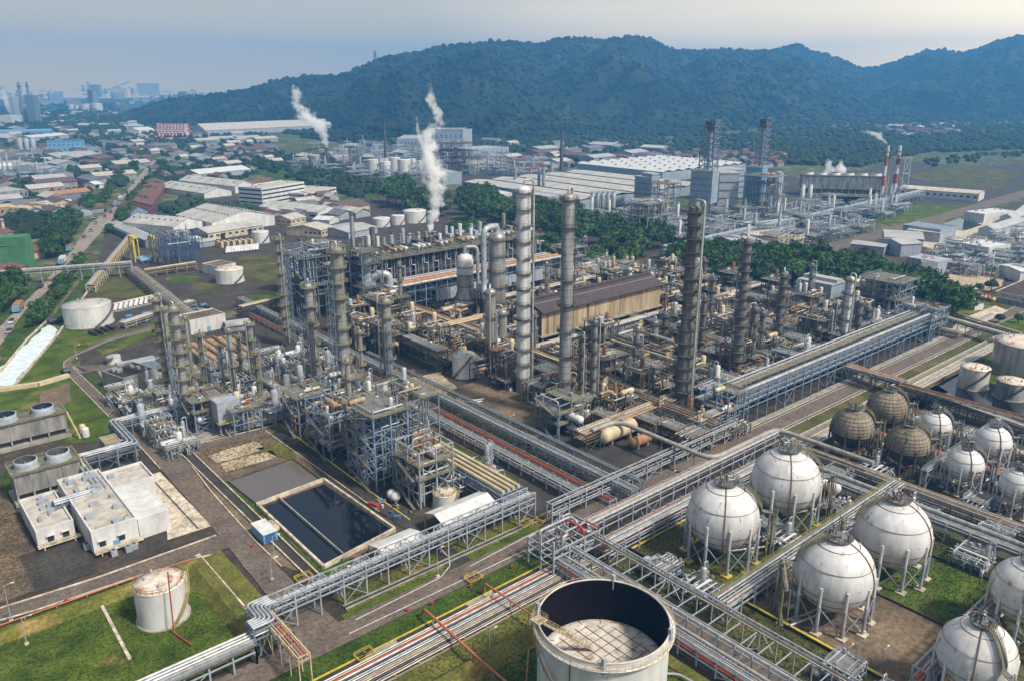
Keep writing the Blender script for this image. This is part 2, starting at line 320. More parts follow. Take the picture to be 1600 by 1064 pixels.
def vnoise(x,y,seed,T=[{}]):
    k=seed
    if k not in T[0]: T[0][k]=hnoise(seed,(256,256))
    t=T[0][k]; xi=np.floor(x).astype(int); yi=np.floor(y).astype(int); fx=x-xi; fy=y-yi; fx=fx*fx*(3-2*fx); fy=fy*fy*(3-2*fy)
    a=t[xi%256,yi%256]; b=t[(xi+1)%256,yi%256]; c=t[xi%256,(yi+1)%256]; d=t[(xi+1)%256,(yi+1)%256]
    return (a*(1-fx)+b*fx)*(1-fy)+(c*(1-fx)+d*fx)*fy
def hill_h(px,t):
    """px = bearing (as picture column of the bearing), t: 0 base .. 1 ridge .. 1.6 back"""
    pass
pxs=np.linspace(130,2250,NA); ts=np.linspace(0,1.5,NR)
RD=np.array([lerp(rdist,x) for x in pxs]); BD=np.array([lerp(bdist,x) for x in pxs]); RY=np.array([lerp(ridge,x) for x in pxs])
ang=np.arctan((pxs-CX)/F*1.0)
# bearing at the horizon line
brg=np.arctan((pxs-CX)/F*math.cos(P))
v=(RY-CY)/F; u=(pxs-CX)/F
tanel=-(math.sin(P)+v*math.cos(P))/np.hypot(math.cos(P)-v*math.sin(P),u)
PK=120+RD*tanel
PK=np.maximum(PK,2)
hx=np.zeros((NA,NR)); hy=np.zeros((NA,NR)); hz=np.zeros((NA,NR))
for j,t in enumerate(ts):
    D=BD+(RD-BD)*t
    th=AZ-brg
    X=D*np.cos(th); Y=D*np.sin(th)
    sm=np.clip(t,0,1); 
    base=sm**1.25 if t<=1 else 1-(t-1)*1.0
    ru=vnoise(X/330,Y/330,1); ru2=vnoise(X/140,Y/140,2); ru3=vnoise(X/60,Y/60,3)
    env=(4*sm*(1-sm)) if t<=1 else 0
    sp=(1-np.abs(2*ru-1))*.55+(1-np.abs(2*ru2-1))*.28+ru3*.22
    z=PK*(base+env*(sp-.62)*1.0)
    z=np.where(t>=1,z,z); 
    hx[:,j]=X; hy[:,j]=Y; hz[:,j]=np.maximum(z,-1)+ (ru3-.5)*6*sm
def npmesh(name,V,Fq,mat,smooth=True):
    me=bpy.data.meshes.new(name); me.vertices.add(len(V)); me.vertices.foreach_set('co',V.astype('f').ravel())
    k=Fq.shape[1]; me.loops.add(Fq.size); me.loops.foreach_set('vertex_index',Fq.astype('i').ravel()); me.polygons.add(len(Fq)); me.polygons.foreach_set('loop_start',np.arange(0,Fq.size,k,dtype='i'))
    me.polygons.foreach_set('use_smooth',np.full(len(Fq),smooth)); me.update(calc_edges=True); me.materials.append(MATS[mat]); o=bpy.data.objects.new(name,me); C.objects.link(o); return o
V=np.stack([hx,hy,hz],-1).reshape(-1,3); ii,jj=np.meshgrid(np.arange(NA-1),np.arange(NR-1),indexing='ij'); a=(ii*NR+jj).ravel(); Fq=np.stack([a,a+1,a+NR+1,a+NR],1)
npmesh('hills',V,Fq,'woodh')['kind']='structure'
# forest canopy: rounded crowns over the hills and the plain in front of them (nobody could count them)
def blobs(name,cen,rad,seed,mat='wood',sub=1,flat=.8):
    g=np.random.default_rng(seed)
    import bmesh
    bm=bmesh.new(); bmesh.ops.create_icosphere(bm,subdivisions=sub,radius=1); bv=np.array([v.co[:] for v in bm.verts]); bf=np.array([[v.index for v in f.verts] for f in bm.faces]); bm.free()
    n=len(cen); jit=1+g.uniform(-.28,.28,(n,len(bv),1)); V=bv[None]*jit*rad[:,None,None]; V[:,:,2]*=flat; V+=cen[:,None,:]
    Fa=(bf[None]+np.arange(n)[:,None,None]*len(bv)).reshape(-1,3)
    return npmesh(name,V.reshape(-1,3),Fa,mat,False)
g=np.random.default_rng(5); n=30000
ai=g.uniform(6,NA-31,n).astype(int); tj=(g.beta(1.2,1.1,n)*1.04/1.5*NR).astype(int).clip(0,NR-2)
rdg=np.arange(10,NA-30); ai=np.concatenate([ai,np.repeat(rdg,6)]); tj=np.concatenate([tj,np.tile(np.array([98,99,99,100,100,101]),len(rdg))])
n=len(ai); cen=np.stack([hx[ai,tj],hy[ai,tj],hz[ai,tj]],-1)+g.uniform(-9,9,(n,3))*[1,1,.12]; rad=g.uniform(3.5,11,n)*g.uniform(.7,1.1,n)*np.where(RD[ai]>4000,1.25,1)
cen[:,2]+=rad*.2; cen[:,2]+=np.where((tj>=98)&(tj<=101)&(g.random(n)<.5),rad*.7,0)
tag(blobs('hillside_forest',cen,rad,6,'woodh'),'dense tropical forest covering the hill range',None,None,'stuff')
def plainwood(name,poly,n,seed,r0,r1,mat='wood'):
    rg=random.Random(seed); xs=[p[0] for p in poly]; ys=[p[1] for p in poly]; c=[]
    while len(c)<n:
        a=rg.uniform(min(xs),max(xs)); b=rg.uniform(min(ys),max(ys))
        if inpoly(a,b,poly) and not inpoly(a,b,RDP): q=G(a,b); c.append((q[0],q[1],rg.uniform(1,4)))
    rad=np.array([rg.uniform(r0,r1) for _ in c]); tag(blobs(name,np.array(c),rad,seed,mat),None,None,None,'stuff')
# ================================================================ generators
def Gh(px,py,z): return G(px,py,z)
def hfor(x,y,py):
    lo,hi=0,119
    for _ in range(30):
        m=(lo+hi)/2
        if Pj(x,y,m)[1]>py: lo=m
        else: hi=m
    return lo
def snap(p):
    q=[p[0]]
    for a in p[1:]:
        b=q[-1]
        q.append((a[0],b[1]) if abs(a[0]-b[0])>abs(a[1]-b[1]) else (b[0],a[1]))
    return q
def offs(p,o):
    out=[]
    for i in range(len(p)):
        ns=[]
        for a,b in ([(p[i-1],p[i])] if i>0 else [])+([(p[i],p[i+1])] if i<len(p)-1 else []):
            l=math.dist(a,b) or 1; ns.append((-(b[1]-a[1])/l,(b[0]-a[0])/l))
        if len(ns)==2:
            sx,sy=ns[0][0]+ns[1][0],ns[0][1]+ns[1][1]; l2=(sx*sx+sy*sy)/2 or 1; k=1/(l2) if l2>.3 else 1
            out.append((p[i][0]+sx*o*k,p[i][1]+sy*o*k))
        else: out.append((p[i][0]+ns[0][0]*o,p[i][1]+ns[0][1]*o))
    return out
def rnd(p,r,k=3):
    """round the corners of a 3-D polyline"""
    p=[tuple(a) if len(a)==3 else (a[0],a[1],0) for a in p]; out=[p[0]]
    for a,b,c in zip(p,p[1:],p[2:]):
        la,lc=math.dist(a,b),math.dist(b,c)
        if la<1e-3 or lc<1e-3: continue
        q=min(r,la*.45,lc*.45); s=[b[i]+(a[i]-b[i])*q/la for i in range(3)]; e=[b[i]+(c[i]-b[i])*q/lc for i in range(3)]
        for j in range(k+1):
            t=j/k; out.append(tuple((1-t)**2*s[i]+2*t*(1-t)*b[i]+t*t*e[i] for i in range(3)))
    out.append(p[-1]); return out
def along(p,step):
    out=[]
    for a,b in zip(p,p[1:]):
        L=math.dist(a,b); k=max(1,round(L/step)); d=((b[0]-a[0])/L,(b[1]-a[1])/L) if L else (1,0)
        for i in range(k): out.append((a[0]+(b[0]-a[0])*i/k,a[1]+(b[1]-a[1])*i/k,d))
    out.append((p[-1][0],p[-1][1],d)); return out
def rack(label,pts,levels,w,step=6,fm='steel',pipes=(),top=None,zb=0,truss=False,brace=4,walk=None,name='pipe_rack',cat='pipe rack',group=None,postw=.35,loc=None,under=True,walkmat='yel'):
    """pts plan path, levels = beam heights; pipes = list of (offset, z, radius, material)"""
    p0=pts[0]; t=thing(name,label,cat,(p0[0],p0[1],0),group)
    top=top or levels[-1]+.2; fr=MB(); ends=[offs(pts,-w/2),offs(pts,w/2)]
    st=[along(pts,step)]
    for i,(x,y,d) in enumerate(st[0]):
        n=(-d[1],d[0]); A=(x-n[0]*w/2,y-n[1]*w/2); B=(x+n[0]*w/2,y+n[1]*w/2)
        if under:
            for q in (A,B): fr.beam((*q,zb),(*q,top),postw)
        for z in levels: fr.beam((*A,z),(*B,z),postw*.8)
        if under and i%brace==0 and levels[0]>3: fr.beam((*A,.3),(*B,levels[0]),.18); fr.beam((*B,.3),(*A,levels[0]),.18)
    for e in ends:
        for a,b in zip(e,e[1:]):
            for z in levels: fr.beam((*a,z-.25),(*b,z-.25),.28)
        if under:
            q=along(e,step)
            for i in range(0,len(q)-1,brace): fr.beam((q[i][0],q[i][1],.3),(q[i+1][0],q[i+1][1],levels[0]),.16); fr.beam((q[i+1][0],q[i+1][1],.3),(q[i][0],q[i][1],levels[0]),.16)
    if truss:
        q0,q1=along(ends[0],step/2),along(ends[1],step/2)
        for i in range(min(len(q0),len(q1))-1):
            a,b=(q0[i],q1[i+1]) if i%2 else (q1[i],q0[i+1]); fr.beam((a[0],a[1],top),(b[0],b[1],top),.14)
            fr.beam((q0[i][0],q0[i][1],top),(q1[i][0],q1[i][1],top),.16)
            for q in (q0,q1):
                fr.beam((q[i][0],q[i][1],levels[0]),(q[i][0],q[i][1],top),.14); k=i%2
                fr.beam((q[i+k][0],q[i+k][1],levels[0]),(q[i+1-k][0],q[i+1-k][1],top),.12)
        for e in ends:
            for a,b in zip(e,e[1:]): fr.beam((*a,top),(*b,top),.25)
    part('frame',fr,fm,t)
    for (o,z,r,m) in pipes:
        q=[(a,b,z) for a,b in offs(pts,o)]; part('pipe',MB().tube(rnd(q,r*3+.4),r,7 if r>.25 else 5),m,t)
    if walk:
        o,z,ww=walk; q=offs(pts,o); dk=MB(); ra=MB()
        for a,b in zip(q,q[1:]): dk.beam((*a,z),(*b,z),ww,.12)
        for s_ in (-1,1): ra.rail([(a,b,z) for a,b in offs(pts,o+s_*ww/2)],1.1,.07,2.5)
        part('walkway',dk,'grate',t); part('handrail',ra,walkmat,t)
    return t
rp=random.Random(11)
def mixp(w,z,n,mats=('alu','galv','tan','alu','rust'),rr=(.12,.32),seed=None,m=.5):
    rg=random.Random(seed) if seed is not None else rp; out=[]
    for i in range(n): out.append((-w/2+m+(w-2*m)*(i+.5)/n+rg.uniform(-.08,.08),z+.02,rg.uniform(*rr),rg.choice(mats)))
    return [(o,z+r,r,mm) for o,z,r,mm in out]
def tower(label,px,py,pyt,wpx,mat='col',np_=8,rail='yel',deck='grate',cat='column',name='distillation_column',pipe=True,skirt='dsteel',taper=None,n=20,group=None,ang=None,plat=1.6,domed=True,loc=None,gm='col'):
    if loc: x,y,h,r=loc
    else:
        x,y=G(px,py); h=hfor(x,y,pyt); r=wpx/2*Pj(x,y,h*.5)[2]/F
    rg=random.Random(int(x*7+y*3)); t=thing(name,label,cat,(x,y,0),group)
    hs=min(h*.09,6); h2=h-(1.5 if h>20 else .8)
    prof=[(r,hs),(r,h2)] if not taper else [(r*taper[0],hs),(r*taper[0],h*taper[1]),(r,h*taper[1]+r*1.2),(r,h2)]
    if domed: prof+=[(r*.92,h2+r*.35),(r*.6,h2+r*.62),(r*.2,h2+r*.72),(0.02,h2+r*.74)]
    part('shell',MB().lathe(prof,x,y,n),mat,t)
    rb=r*(taper[0] if taper else 1); part('skirt',MB().lathe([(rb*1.06,0),(rb*1.02,hs)],x,y,n),skirt,t)
    a0=ang if ang is not None else rg.uniform(0,6.28)
    for i in range(np_):
        z=hs+(h2-hs)*(i+1)/np_-.6; a=a0+rg.uniform(-.5,.5)+(PI if i%2 else 0); sp=PI*rg.uniform(.75,1.3) if i<np_-1 else PI*.999
        rr=rb if (taper and z<h*taper[1]) else r
        m=MB(); m.lathe([(rr+.02,z),(rr+plat,z),(rr+plat,z+.15),(rr+.02,z+.15)],x,y,14,a-sp,a+sp)
        pts=[(x+(rr+plat-.1)*math.cos(a-sp+2*sp*k/12),y+(rr+plat-.1)*math.sin(a-sp+2*sp*k/12),z+.15) for k in range(13)]
        part('platform',m,deck,t); part('railing',MB().rail(pts,1.2,.09,1.6),rail,t)
    m=MB(); a=a0+1.2; lx,ly=x+(rb+.5)*math.cos(a),y+(rb+.5)*math.sin(a); dx,dy=-math.sin(a)*.35,math.cos(a)*.35
    for s_ in (-1,1): m.beam((lx+dx*s_,ly+dy*s_,1),(lx+dx*s_,ly+dy*s_,h2),.1)
    for k in range(int(h2/1.2)): m.beam((lx-dx,ly-dy,1+k*1.2),(lx+dx,ly+dy,1+k*1.2),.07)
    part('ladder',m,rail,t)
    if rail=='yel' and pipe and r>.9:   # light lattice stair mast beside the shell
        m=MB(); a=a0+4.1; q=rb+1.9; X,Y=x+q*math.cos(a),y+q*math.sin(a); hh=h2*rg.uniform(.55,.95); st_=2.6
        for i,j in ((-1,-1),(1,-1),(1,1),(-1,1)): m.beam((X+i,Y+j,0),(X+i,Y+j,hh),.16)
        for k in range(int(hh/st_)):
            z=k*st_; c=[(X-1,Y-1),(X+1,Y-1),(X+1,Y+1),(X-1,Y+1)]
            for i in range(4): m.beam((*c[i],z+st_),(*c[(i+1)%4],z+st_),.1); m.beam((*c[i],z),(*c[(i+1)%4],z+st_),.08)
        part('stair_mast',m,'steel',t)
    if pipe:
        for k,(da,pr) in enumerate(((2.6,.17),(3.6,.09))):
            a=a0+da; q=rb+pr*r*3+.3; X,Y=x+q*math.cos(a),y+q*math.sin(a)
            if k==0: pts=[(x,y,h2+r*.5),(x,y,h2+r*1.3+.6),(X,Y,h2+r*1.3+.6),(X,Y,2)]
            else: pts=[(x+r*.9*math.cos(a),y+r*.9*math.sin(a),h*.72),(X,Y,h*.72),(X,Y,3)]
            part('overhead_pipe',MB().tube(rnd(pts,r*.6+.2,4),max(.14,min(.42,pr*r*1.2)),7),'galv' if k else 'alu',t)
    return t
def sphere_tank(label,px,py,z,rpx,style='w',stair=0.,legs=10,foot='white',cat='gas sphere'):
    x,y=G(px,py,z); r=rpx*Pj(x,y,z)[2]/F; t=thing('gas_sphere',label,cat,(x,y,0))
    m=MB(); nn=40; prof=[(max(.01,r*math.sin(PI*k/22)),z-r*math.cos(PI*k/22)) for k in range(23)]; m.lathe(prof,x,y,nn)
    part('shell',m,{'w':'sph','s':'sphs','d':'darksph'}[style],t)
    if style=='d': part('lower_cladding',MB().lathe([(max(.01,(r+.05)*math.sin(PI*k/22)),z-(r+.05)*math.cos(PI*k/22)) for k in range(11 if y<112.5 or x<260 else 9)],x,y,nn),'soot',t)
    if style=='s':
        for q_,(b0,b1) in ((-.02,(3.7,4.05)),(-.02,(4.12,4.5)),(-.1,(3.75,4.9))):
            n_=int((b1-b0)/.05)
            for k in range(n_):
                if (k*7+int(x))%5: aa=b0+.05*k; s_=math.sqrt(1-q_*q_)*(r+.03); part('lettering',MB().beam((x+s_*math.cos(aa),y+s_*math.sin(aa),z+r*q_),(x+s_*math.cos(aa+.035),y+s_*math.sin(aa+.035),z+r*q_),.06,.28),'blackp',t)
    rc={'w':'rust','s':'rust','d':'dsteel'}[style]
    lats=(.86,.45,-.25,-.5) if style!='d' else (.9,.75,.6,.45,.3,.15,0,-.15,-.3,-.45,-.6,-.75)
    for q in lats: part('sprinkler_ring',MB().ring(x,y,z+r*q,math.sqrt(1-q*q)*r+.12,.08 if r>8 else .06,40,4),rc,t)
    if style=='d':
        m=MB()
        for k in range(26):
            a=2*PI*k/26; m.tube([(x+(r+.05)*math.sin(b)*math.cos(a),y+(r+.05)*math.sin(b)*math.sin(a),z+(r+.05)*math.cos(b)) for b in [.35+j*.28 for j in range(9)]],.06,3,False)
        part('sprinkler_riser',m,'dsteel',t)
    else:
        a=-2.2+stair*.3; part('sprinkler_riser',MB().tube([(x+(r+.15)*math.sin(b)*math.cos(a),y+(r+.15)*math.sin(b)*math.sin(a),z+(r+.15)*math.cos(b)) for b in [.2+j*.2 for j in range(10)]]+[(x+(r+.15)*math.cos(a),y+(r+.15)*math.sin(a),0)],.13,5,False),'rust',t)
        m=MB(); rg=random.Random(int(x))
        for q in (.05,-.25,-.5):
            for k in range(18):
                a=2*PI*k/18+rg.random()*.1; s_=math.sqrt(1-q*q); m.beam((x+r*s_*math.cos(a),y+r*s_*math.sin(a),z+r*q),(x+(r+.35)*s_*math.cos(a),y+(r+.35)*s_*math.sin(a),z+r*q+.5),.07)
        part('nozzle_row',m,'dsteel',t)
    lw=.042*r+.05; tp={'w':'white','s':'white','d':'dsteel'}[style]; lm='lsteel' if style!='d' else 'dsteel'
    P_=[(x+r*1.0*math.cos(2*PI*(k+.3)/legs),y+r*1.0*math.sin(2*PI*(k+.3)/legs)) for k in range(legs)]
    for a,b in P_:
        l=part('leg',MB().cyl(a,b,.3,z*.62,lw,9),lm,t); part('leg_top',MB().cyl(a,b,z*.62,z+.4,lw*.85,9),tp,l); part('footing',MB().box(a,b,.2,lw*5,lw*5,.4),'yelb' if foot=='y' else 'concl',l)
    br=MB()
    for k in range(legs):
        a,b=P_[k],P_[(k+1)%legs]; br.beam((*a,.8),(*b,z*.6),.2); br.beam((*b,.8),(*a,z*.6),.2)
    part('bracing',br,lm,t)
    # top platform with valves and rails
    zt=z+r; pr=r*.34; m=MB(); m.cyl(x,y,zt+.2,zt+.4,pr,14); part('top_platform',m,'grate',t)
    pts=[(x+pr*math.cos(k*PI/7),y+pr*math.sin(k*PI/7),zt+.4) for k in range(14)]; part('railing',MB().rail(pts,1.3,.1,1.5,True),'dsteel' if style!='s' else 'grate',t)
    rg=random.Random(int(x*3+y))
    for k in range(9):
        a=rg.uniform(0,6.3); q=pr*rg.uniform(.1,.8); X,Y=x+q*math.cos(a),y+q*math.sin(a); hh=rg.uniform(1,2.6)
        part('relief_valve',MB().tube(rnd([(X,Y,zt-.5),(X,Y,zt+hh),(X+rg.uniform(-1.4,1.4),Y+rg.uniform(-1.4,1.4),zt+hh)],.4),rg.uniform(.12,.25),6),rg.choice(['dsteel','rust','alu','galv']),t)
    # stair from ground tower up over the shell
    a=stair; st=MB(); ra=MB(); N=16
    Q=[(x+(r+.7)*math.sin(b)*math.cos(a),y+(r+.7)*math.sin(b)*math.sin(a),z+(r+.7)*math.cos(b)) for b in [.28+j*(1.30-.28)/N for j in range(N+1)]]
    ax,ay=-math.sin(a)*.5,math.cos(a)*.5
    for p,q in zip(Q,Q[1:]): st.beam(p,q,1.1,.18)
    for s_ in (-1,1): ra.rail([(p[0]+ax*s_,p[1]+ay*s_,p[2]) for p in Q],1.1,.08,1.5)
    E_=Q[-1]; bx_,by_=x+(r+4.6)*math.cos(a)-math.sin(a)*7,y+(r+4.6)*math.sin(a)+math.cos(a)*7
    st.beam(E_,(x+(r+3)*math.cos(a),y+(r+3)*math.sin(a),E_[2]),1.4,.15); c0=(x+(r+3.2)*math.cos(a),y+(r+3.2)*math.sin(a),E_[2]); tx,ty=-math.sin(a),math.cos(a); nf=3; fl=r*.55; zc=c0[2]; cur=c0
    for k in range(nf):   # switch-back flights in a small stair tower
        o_=fl if k%2==0 else 0; nx_=(c0[0]+tx*o_+math.cos(a)*.5*(k%2),c0[1]+ty*o_+math.sin(a)*.5*(k%2),zc*(1-(k+1)/nf)+.2); st.beam(cur,nx_,.9,.14); ra.rail([cur,nx_],1.1,.08,1.2); cur=nx_
    for o_ in (0,fl):
        for s_ in (-.8,.8): q_=(c0[0]+tx*o_+math.cos(a)*s_,c0[1]+ty*o_+math.sin(a)*s_); ra.beam((*q_,0),(*q_,zc+(1 if o_==0 else -zc*.3)),.2)
    for s_ in (-1,1): st.beam((c0[0]+ax*2*s_,c0[1]+ay*2*s_,0),(c0[0]+ax*2*s_,c0[1]+ay*2*s_,c0[2]),.3)
    part('stair',st,'grate',t); part('stair_rail',ra,'yel' if style!='s' else 'lsteel',t)
    # bottom outlet pipe
    part('outlet_pipe',MB().tube(rnd([(x,y,z-r+.1),(x,y,1.2),(x+r*1.4*math.cos(a+.5),y+r*1.4*math.sin(a+.5),1.2)],.8),.3,7),'alu' if style!='d' else 'rust',t)
    return t
def tank(label,px,py,z,rpx,mat='white',roof='roofm',stairm='dsteel',a0=2.4,cone=.06,hoops=0,rail=False,name='storage_tank',pyt=None,manh=True,loc=None):
    """px,py = centre of the foot"""
    if loc: x,y,h,r=loc
    else:
        x,y=G(px,py); h=z if pyt is None else hfor(x,y,pyt); r=rpx*Pj(x,y,h*.4)[2]/F
    t=thing(name,label,'storage tank',(x,y,0)); m=MB().lathe([(r,0),(r,h)],x,y,44)
    part('shell',m,mat,t); part('roof',MB().lathe([(r+.12,h-.1),(r+.12,h+.05),(r*.5,h+r*cone*.7),(.02,h+r*cone)],x,y,44),roof,t)
    for k in range(hoops): part('wind_girder',MB().ring(x,y,h*(k+1)/(hoops+.6),r+.12,.12,44,4),'rust',t)
    part('base_ring',MB().lathe([(r+.5,0),(r+.5,.25),(r,.27)],x,y,44),'conc',t)
    N=14; st=MB(); ra=MB(); Q=[(x+(r+.55)*math.cos(a0+1.5*k/N),y+(r+.55)*math.sin(a0+1.5*k/N),.3+h*k/N) for k in range(N+1)]
    for p,q in zip(Q,Q[1:]): st.beam(p,q,.9,.25)
    o=[(x+(p[0]-x)*(r+1)/(r+.55),y+(p[1]-y)*(r+1)/(r+.55),p[2]) for p in Q]; ra.rail(o,1.1,.08,1.6)
    part('spiral_stair',st,stairm,t); part('stair_rail',ra,stairm,t)
    if rail: part('railing',MB().rail([(x+(r-.1)*math.cos(k*PI/12),y+(r-.1)*math.sin(k*PI/12),h+.1) for k in range(24)],1.1,.08,1.8,True),rail if isinstance(rail,str) else 'yel',t)
    if manh:
        rg=random.Random(int(x+y))
        for k in range(4):
            a=rg.uniform(0,6.28); q=r*rg.uniform(.3,.8); part('roof_vent',MB().cyl(x+q*math.cos(a),y+q*math.sin(a),h,h+r*cone+.9,.3,8),'roofg',t)
    return t
def drumM(mb,p,q,r,n=14):
    """horizontal drum with dished ends"""
    d=[q[i]-p[i] for i in range(3)]; L=math.sqrt(sum(a*a for a in d)); d=[a/L for a in d]; k=r*.5
    A=lambda t:tuple(p[i]+d[i]*t for i in range(3))
    return mb.tube([A(-k),A(-k*.75),A(-k*.3),A(0),A(L),A(L+k*.3),A(L+k*.75),A(L+k)],[r*.15,r*.6,r*.92,r,r,r*.92,r*.6,r*.15],n)
def drum(label,x,y,z,L,r,ax='x',mat='white',group=None,name='horizontal_drum',band=True,saddle='conc'):
    t=thing(name,label,'vessel',(x,y,z-r-1.0 if z-r-1>0 else 0),group); dx,dy=(L/2,0) if ax=='x' else (0,L/2)
    part('shell',drumM(MB(),(x-dx,y-dy,z),(x+dx,y+dy,z),r),mat,t)
    for s_ in (-.6,.6): part('saddle',MB().box(x+dx*s_,y+dy*s_,z-r*.75,(.5 if ax=='x' else r*1.5),(r*1.5 if ax=='x' else .5),r*1.1),saddle,t)
    if band:
        for s_ in (-.35,.3): part('nozzle',MB().cyl(x+dx*s_,y+dy*s_,z+r*.8,z+r*1.5,r*.22,8),'alu',t)
    return t
def gable(label,x0,y0,x1,y1,h,rise,wall,roof,axis='x',name='warehouse',cat='warehouse',group=None,ov=.6,wins=0,doors=0,vents=0,winm='dglass',rid=None,doorm='dglass',loc=None):
    """pitched building; axis = direction of the ridge"""
    if x1<x0: x0,x1=x1,x0
    if y1<y0: y0,y1=y1,y0
    t=thing(name,label,cat,((x0+x1)/2,(y0+y1)/2,0),group); w=MB(); w.bx(x0,y0,0,x1,y1,h); xm,ym=(x0+x1)/2,(y0+y1)/2
    if axis=='x': w.add([(x0,y0,h),(x0,y1,h),(x0,ym,h+rise)],[(0,1,2)]); w.add([(x1,y0,h),(x1,y1,h),(x1,ym,h+rise)],[(0,2,1)])
    else: w.add([(x0,y0,h),(x1,y0,h),(xm,y0,h+rise)],[(0,1,2)]); w.add([(x0,y1,h),(x1,y1,h),(xm,y1,h+rise)],[(0,2,1)])
    part('wall',w,wall,t); r=MB(); e=.25
    if axis=='x':
        k=rise/(ym-y0); d=ov*k
        for s_,ye in ((-1,y0-ov),(1,y1+ov)): r.add([(x0-ov,ye,h-d+.05),(x1+ov,ye,h-d+.05),(x1+ov,ym,h+rise+.05),(x0-ov,ym,h+rise+.05),(x0-ov,ye,h-d+.05+e),(x1+ov,ye,h-d+.05+e),(x1+ov,ym,h+rise+.05+e),(x0-ov,ym,h+rise+.05+e)],[(0,1,2,3),(4,5,6,7),(0,1,5,4),(1,2,6,5),(3,0,4,7)])
    else:
        k=rise/(xm-x0); d=ov*k
        for s_,xe in ((-1,x0-ov),(1,x1+ov)): r.add([(xe,y0-ov,h-d+.05),(xe,y1+ov,h-d+.05),(xm,y1+ov,h+rise+.05),(xm,y0-ov,h+rise+.05),(xe,y0-ov,h-d+.05+e),(xe,y1+ov,h-d+.05+e),(xm,y1+ov,h+rise+.05+e),(xm,y0-ov,h+rise+.05+e)],[(0,1,2,3),(4,5,6,7),(0,1,5,4),(1,2,6,5),(3,0,4,7)])
    part('roof',r,roof,t)
    for i in range(vents):
        f=(i+.5)/vents
        if axis=='x':
            for q in (.28,.5,.72): part('roof_vent',MB().box(x0+(x1-x0)*f,y0+(y1-y0)*q,h+rise*(1-abs(q-.5)*2)+.5,1.2,1.2,.9),'dsteel',t)
        else:
            for q in (.28,.5,.72): part('roof_vent',MB().box(x0+(x1-x0)*q,y0+(y1-y0)*f,h+rise*(1-abs(q-.5)*2)+.5,1.2,1.2,.9),'dsteel',t)
    wz=h*.55
    for i in range(wins):
        f=(i+.5)/wins
        part('window',MB().box(x0+(x1-x0)*f,y0-.02,wz,(x1-x0)/wins*.5,.1,h*.25),winm,t)
        if i<wins*(y1-y0)/(x1-x0)+1: f2=(i+.5)/max(1,int(wins*(y1-y0)/(x1-x0)+1)); part('window',MB().box(x0-.02,y0+(y1-y0)*min(.95,f2),wz,.1,(x1-x0)/wins*.5,h*.25),winm,t)
    for i in range(doors):
        f=(i+.5)/doors; part('door',MB().box(x0+(x1-x0)*f,y0-.03,min(h*.4,2.2),min(4,(x1-x0)*.15),.12,min(h*.8,4.4)),doorm,t)
    return t
def flat(label,x0,y0,x1,y1,h,wall,roof,name='building',cat='building',group=None,floors=0,par=.5,units=0,winm='dglass',bandw=False,doors=0,doorm='lblue',unitm='lsteel'):
    if x1<x0: x0,x1=x1,x0
    if y1<y0: y0,y1=y1,y0
    t=thing(name,label,cat,((x0+x1)/2,(y0+y1)/2,0),group); part('wall',MB().bx(x0,y0,0,x1,y1,h),wall,t)
    pw=.35; r=MB().bx(x0+.05,y0+.05,h+.003,x1-.05,y1-.05,h+.06); part('roof',r,roof,t)
    if par:
        q=MB()
        for a in ((x0-.05,y0-.05,x1+.05,y0+pw),(x0-.05,y1-pw,x1+.05,y1+.05),(x0-.05,y0+pw,x0+pw,y1-pw),(x1-pw,y0+pw,x1+.05,y1-pw)): q.bx(a[0],a[1],h+.005,a[2],a[3],h+par)
        part('parapet',q,wall,t)
    for f in range(floors):
        z=h*(f+.55)/floors
        if bandw:
            part('window',MB().bx(x0+.6,y0-.06,z-h/floors*.18,x1-.6,y0,z+h/floors*.18),winm,t); part('window',MB().bx(x0-.06,y0+.6,z-h/floors*.18,x0,y1-.6,z+h/floors*.18),winm,t)
        else:
            n=max(1,int((x1-x0)/5))
            for i in range(min(n,8)): part('window',MB().box(x0+(x1-x0)*(i+.5)/min(n,8),y0-.03,z,1.6,.1,h/floors*.35),winm,t)
            n=max(1,int((y1-y0)/5))
            for i in range(min(n,6)): part('window',MB().box(x0-.03,y0+(y1-y0)*(i+.5)/min(n,6),z,.1,1.6,h/floors*.35),winm,t)
    for i in range(doors): part('door',MB().box(x0+(x1-x0)*(i+.5)/doors,y0-.05,1.3,1.8,.12,2.6),doorm,t)
    rg=random.Random(int(x0*3+y0))
    for i in range(units): part('roof_unit',MB().box(rg.uniform(x0+1.5,x1-1.5),rg.uniform(y0+1.5,y1-1.5),h+.6,rg.uniform(.8,2.4),rg.uniform(.8,2),rg.uniform(.8,1.4)),unitm,t)
    return t
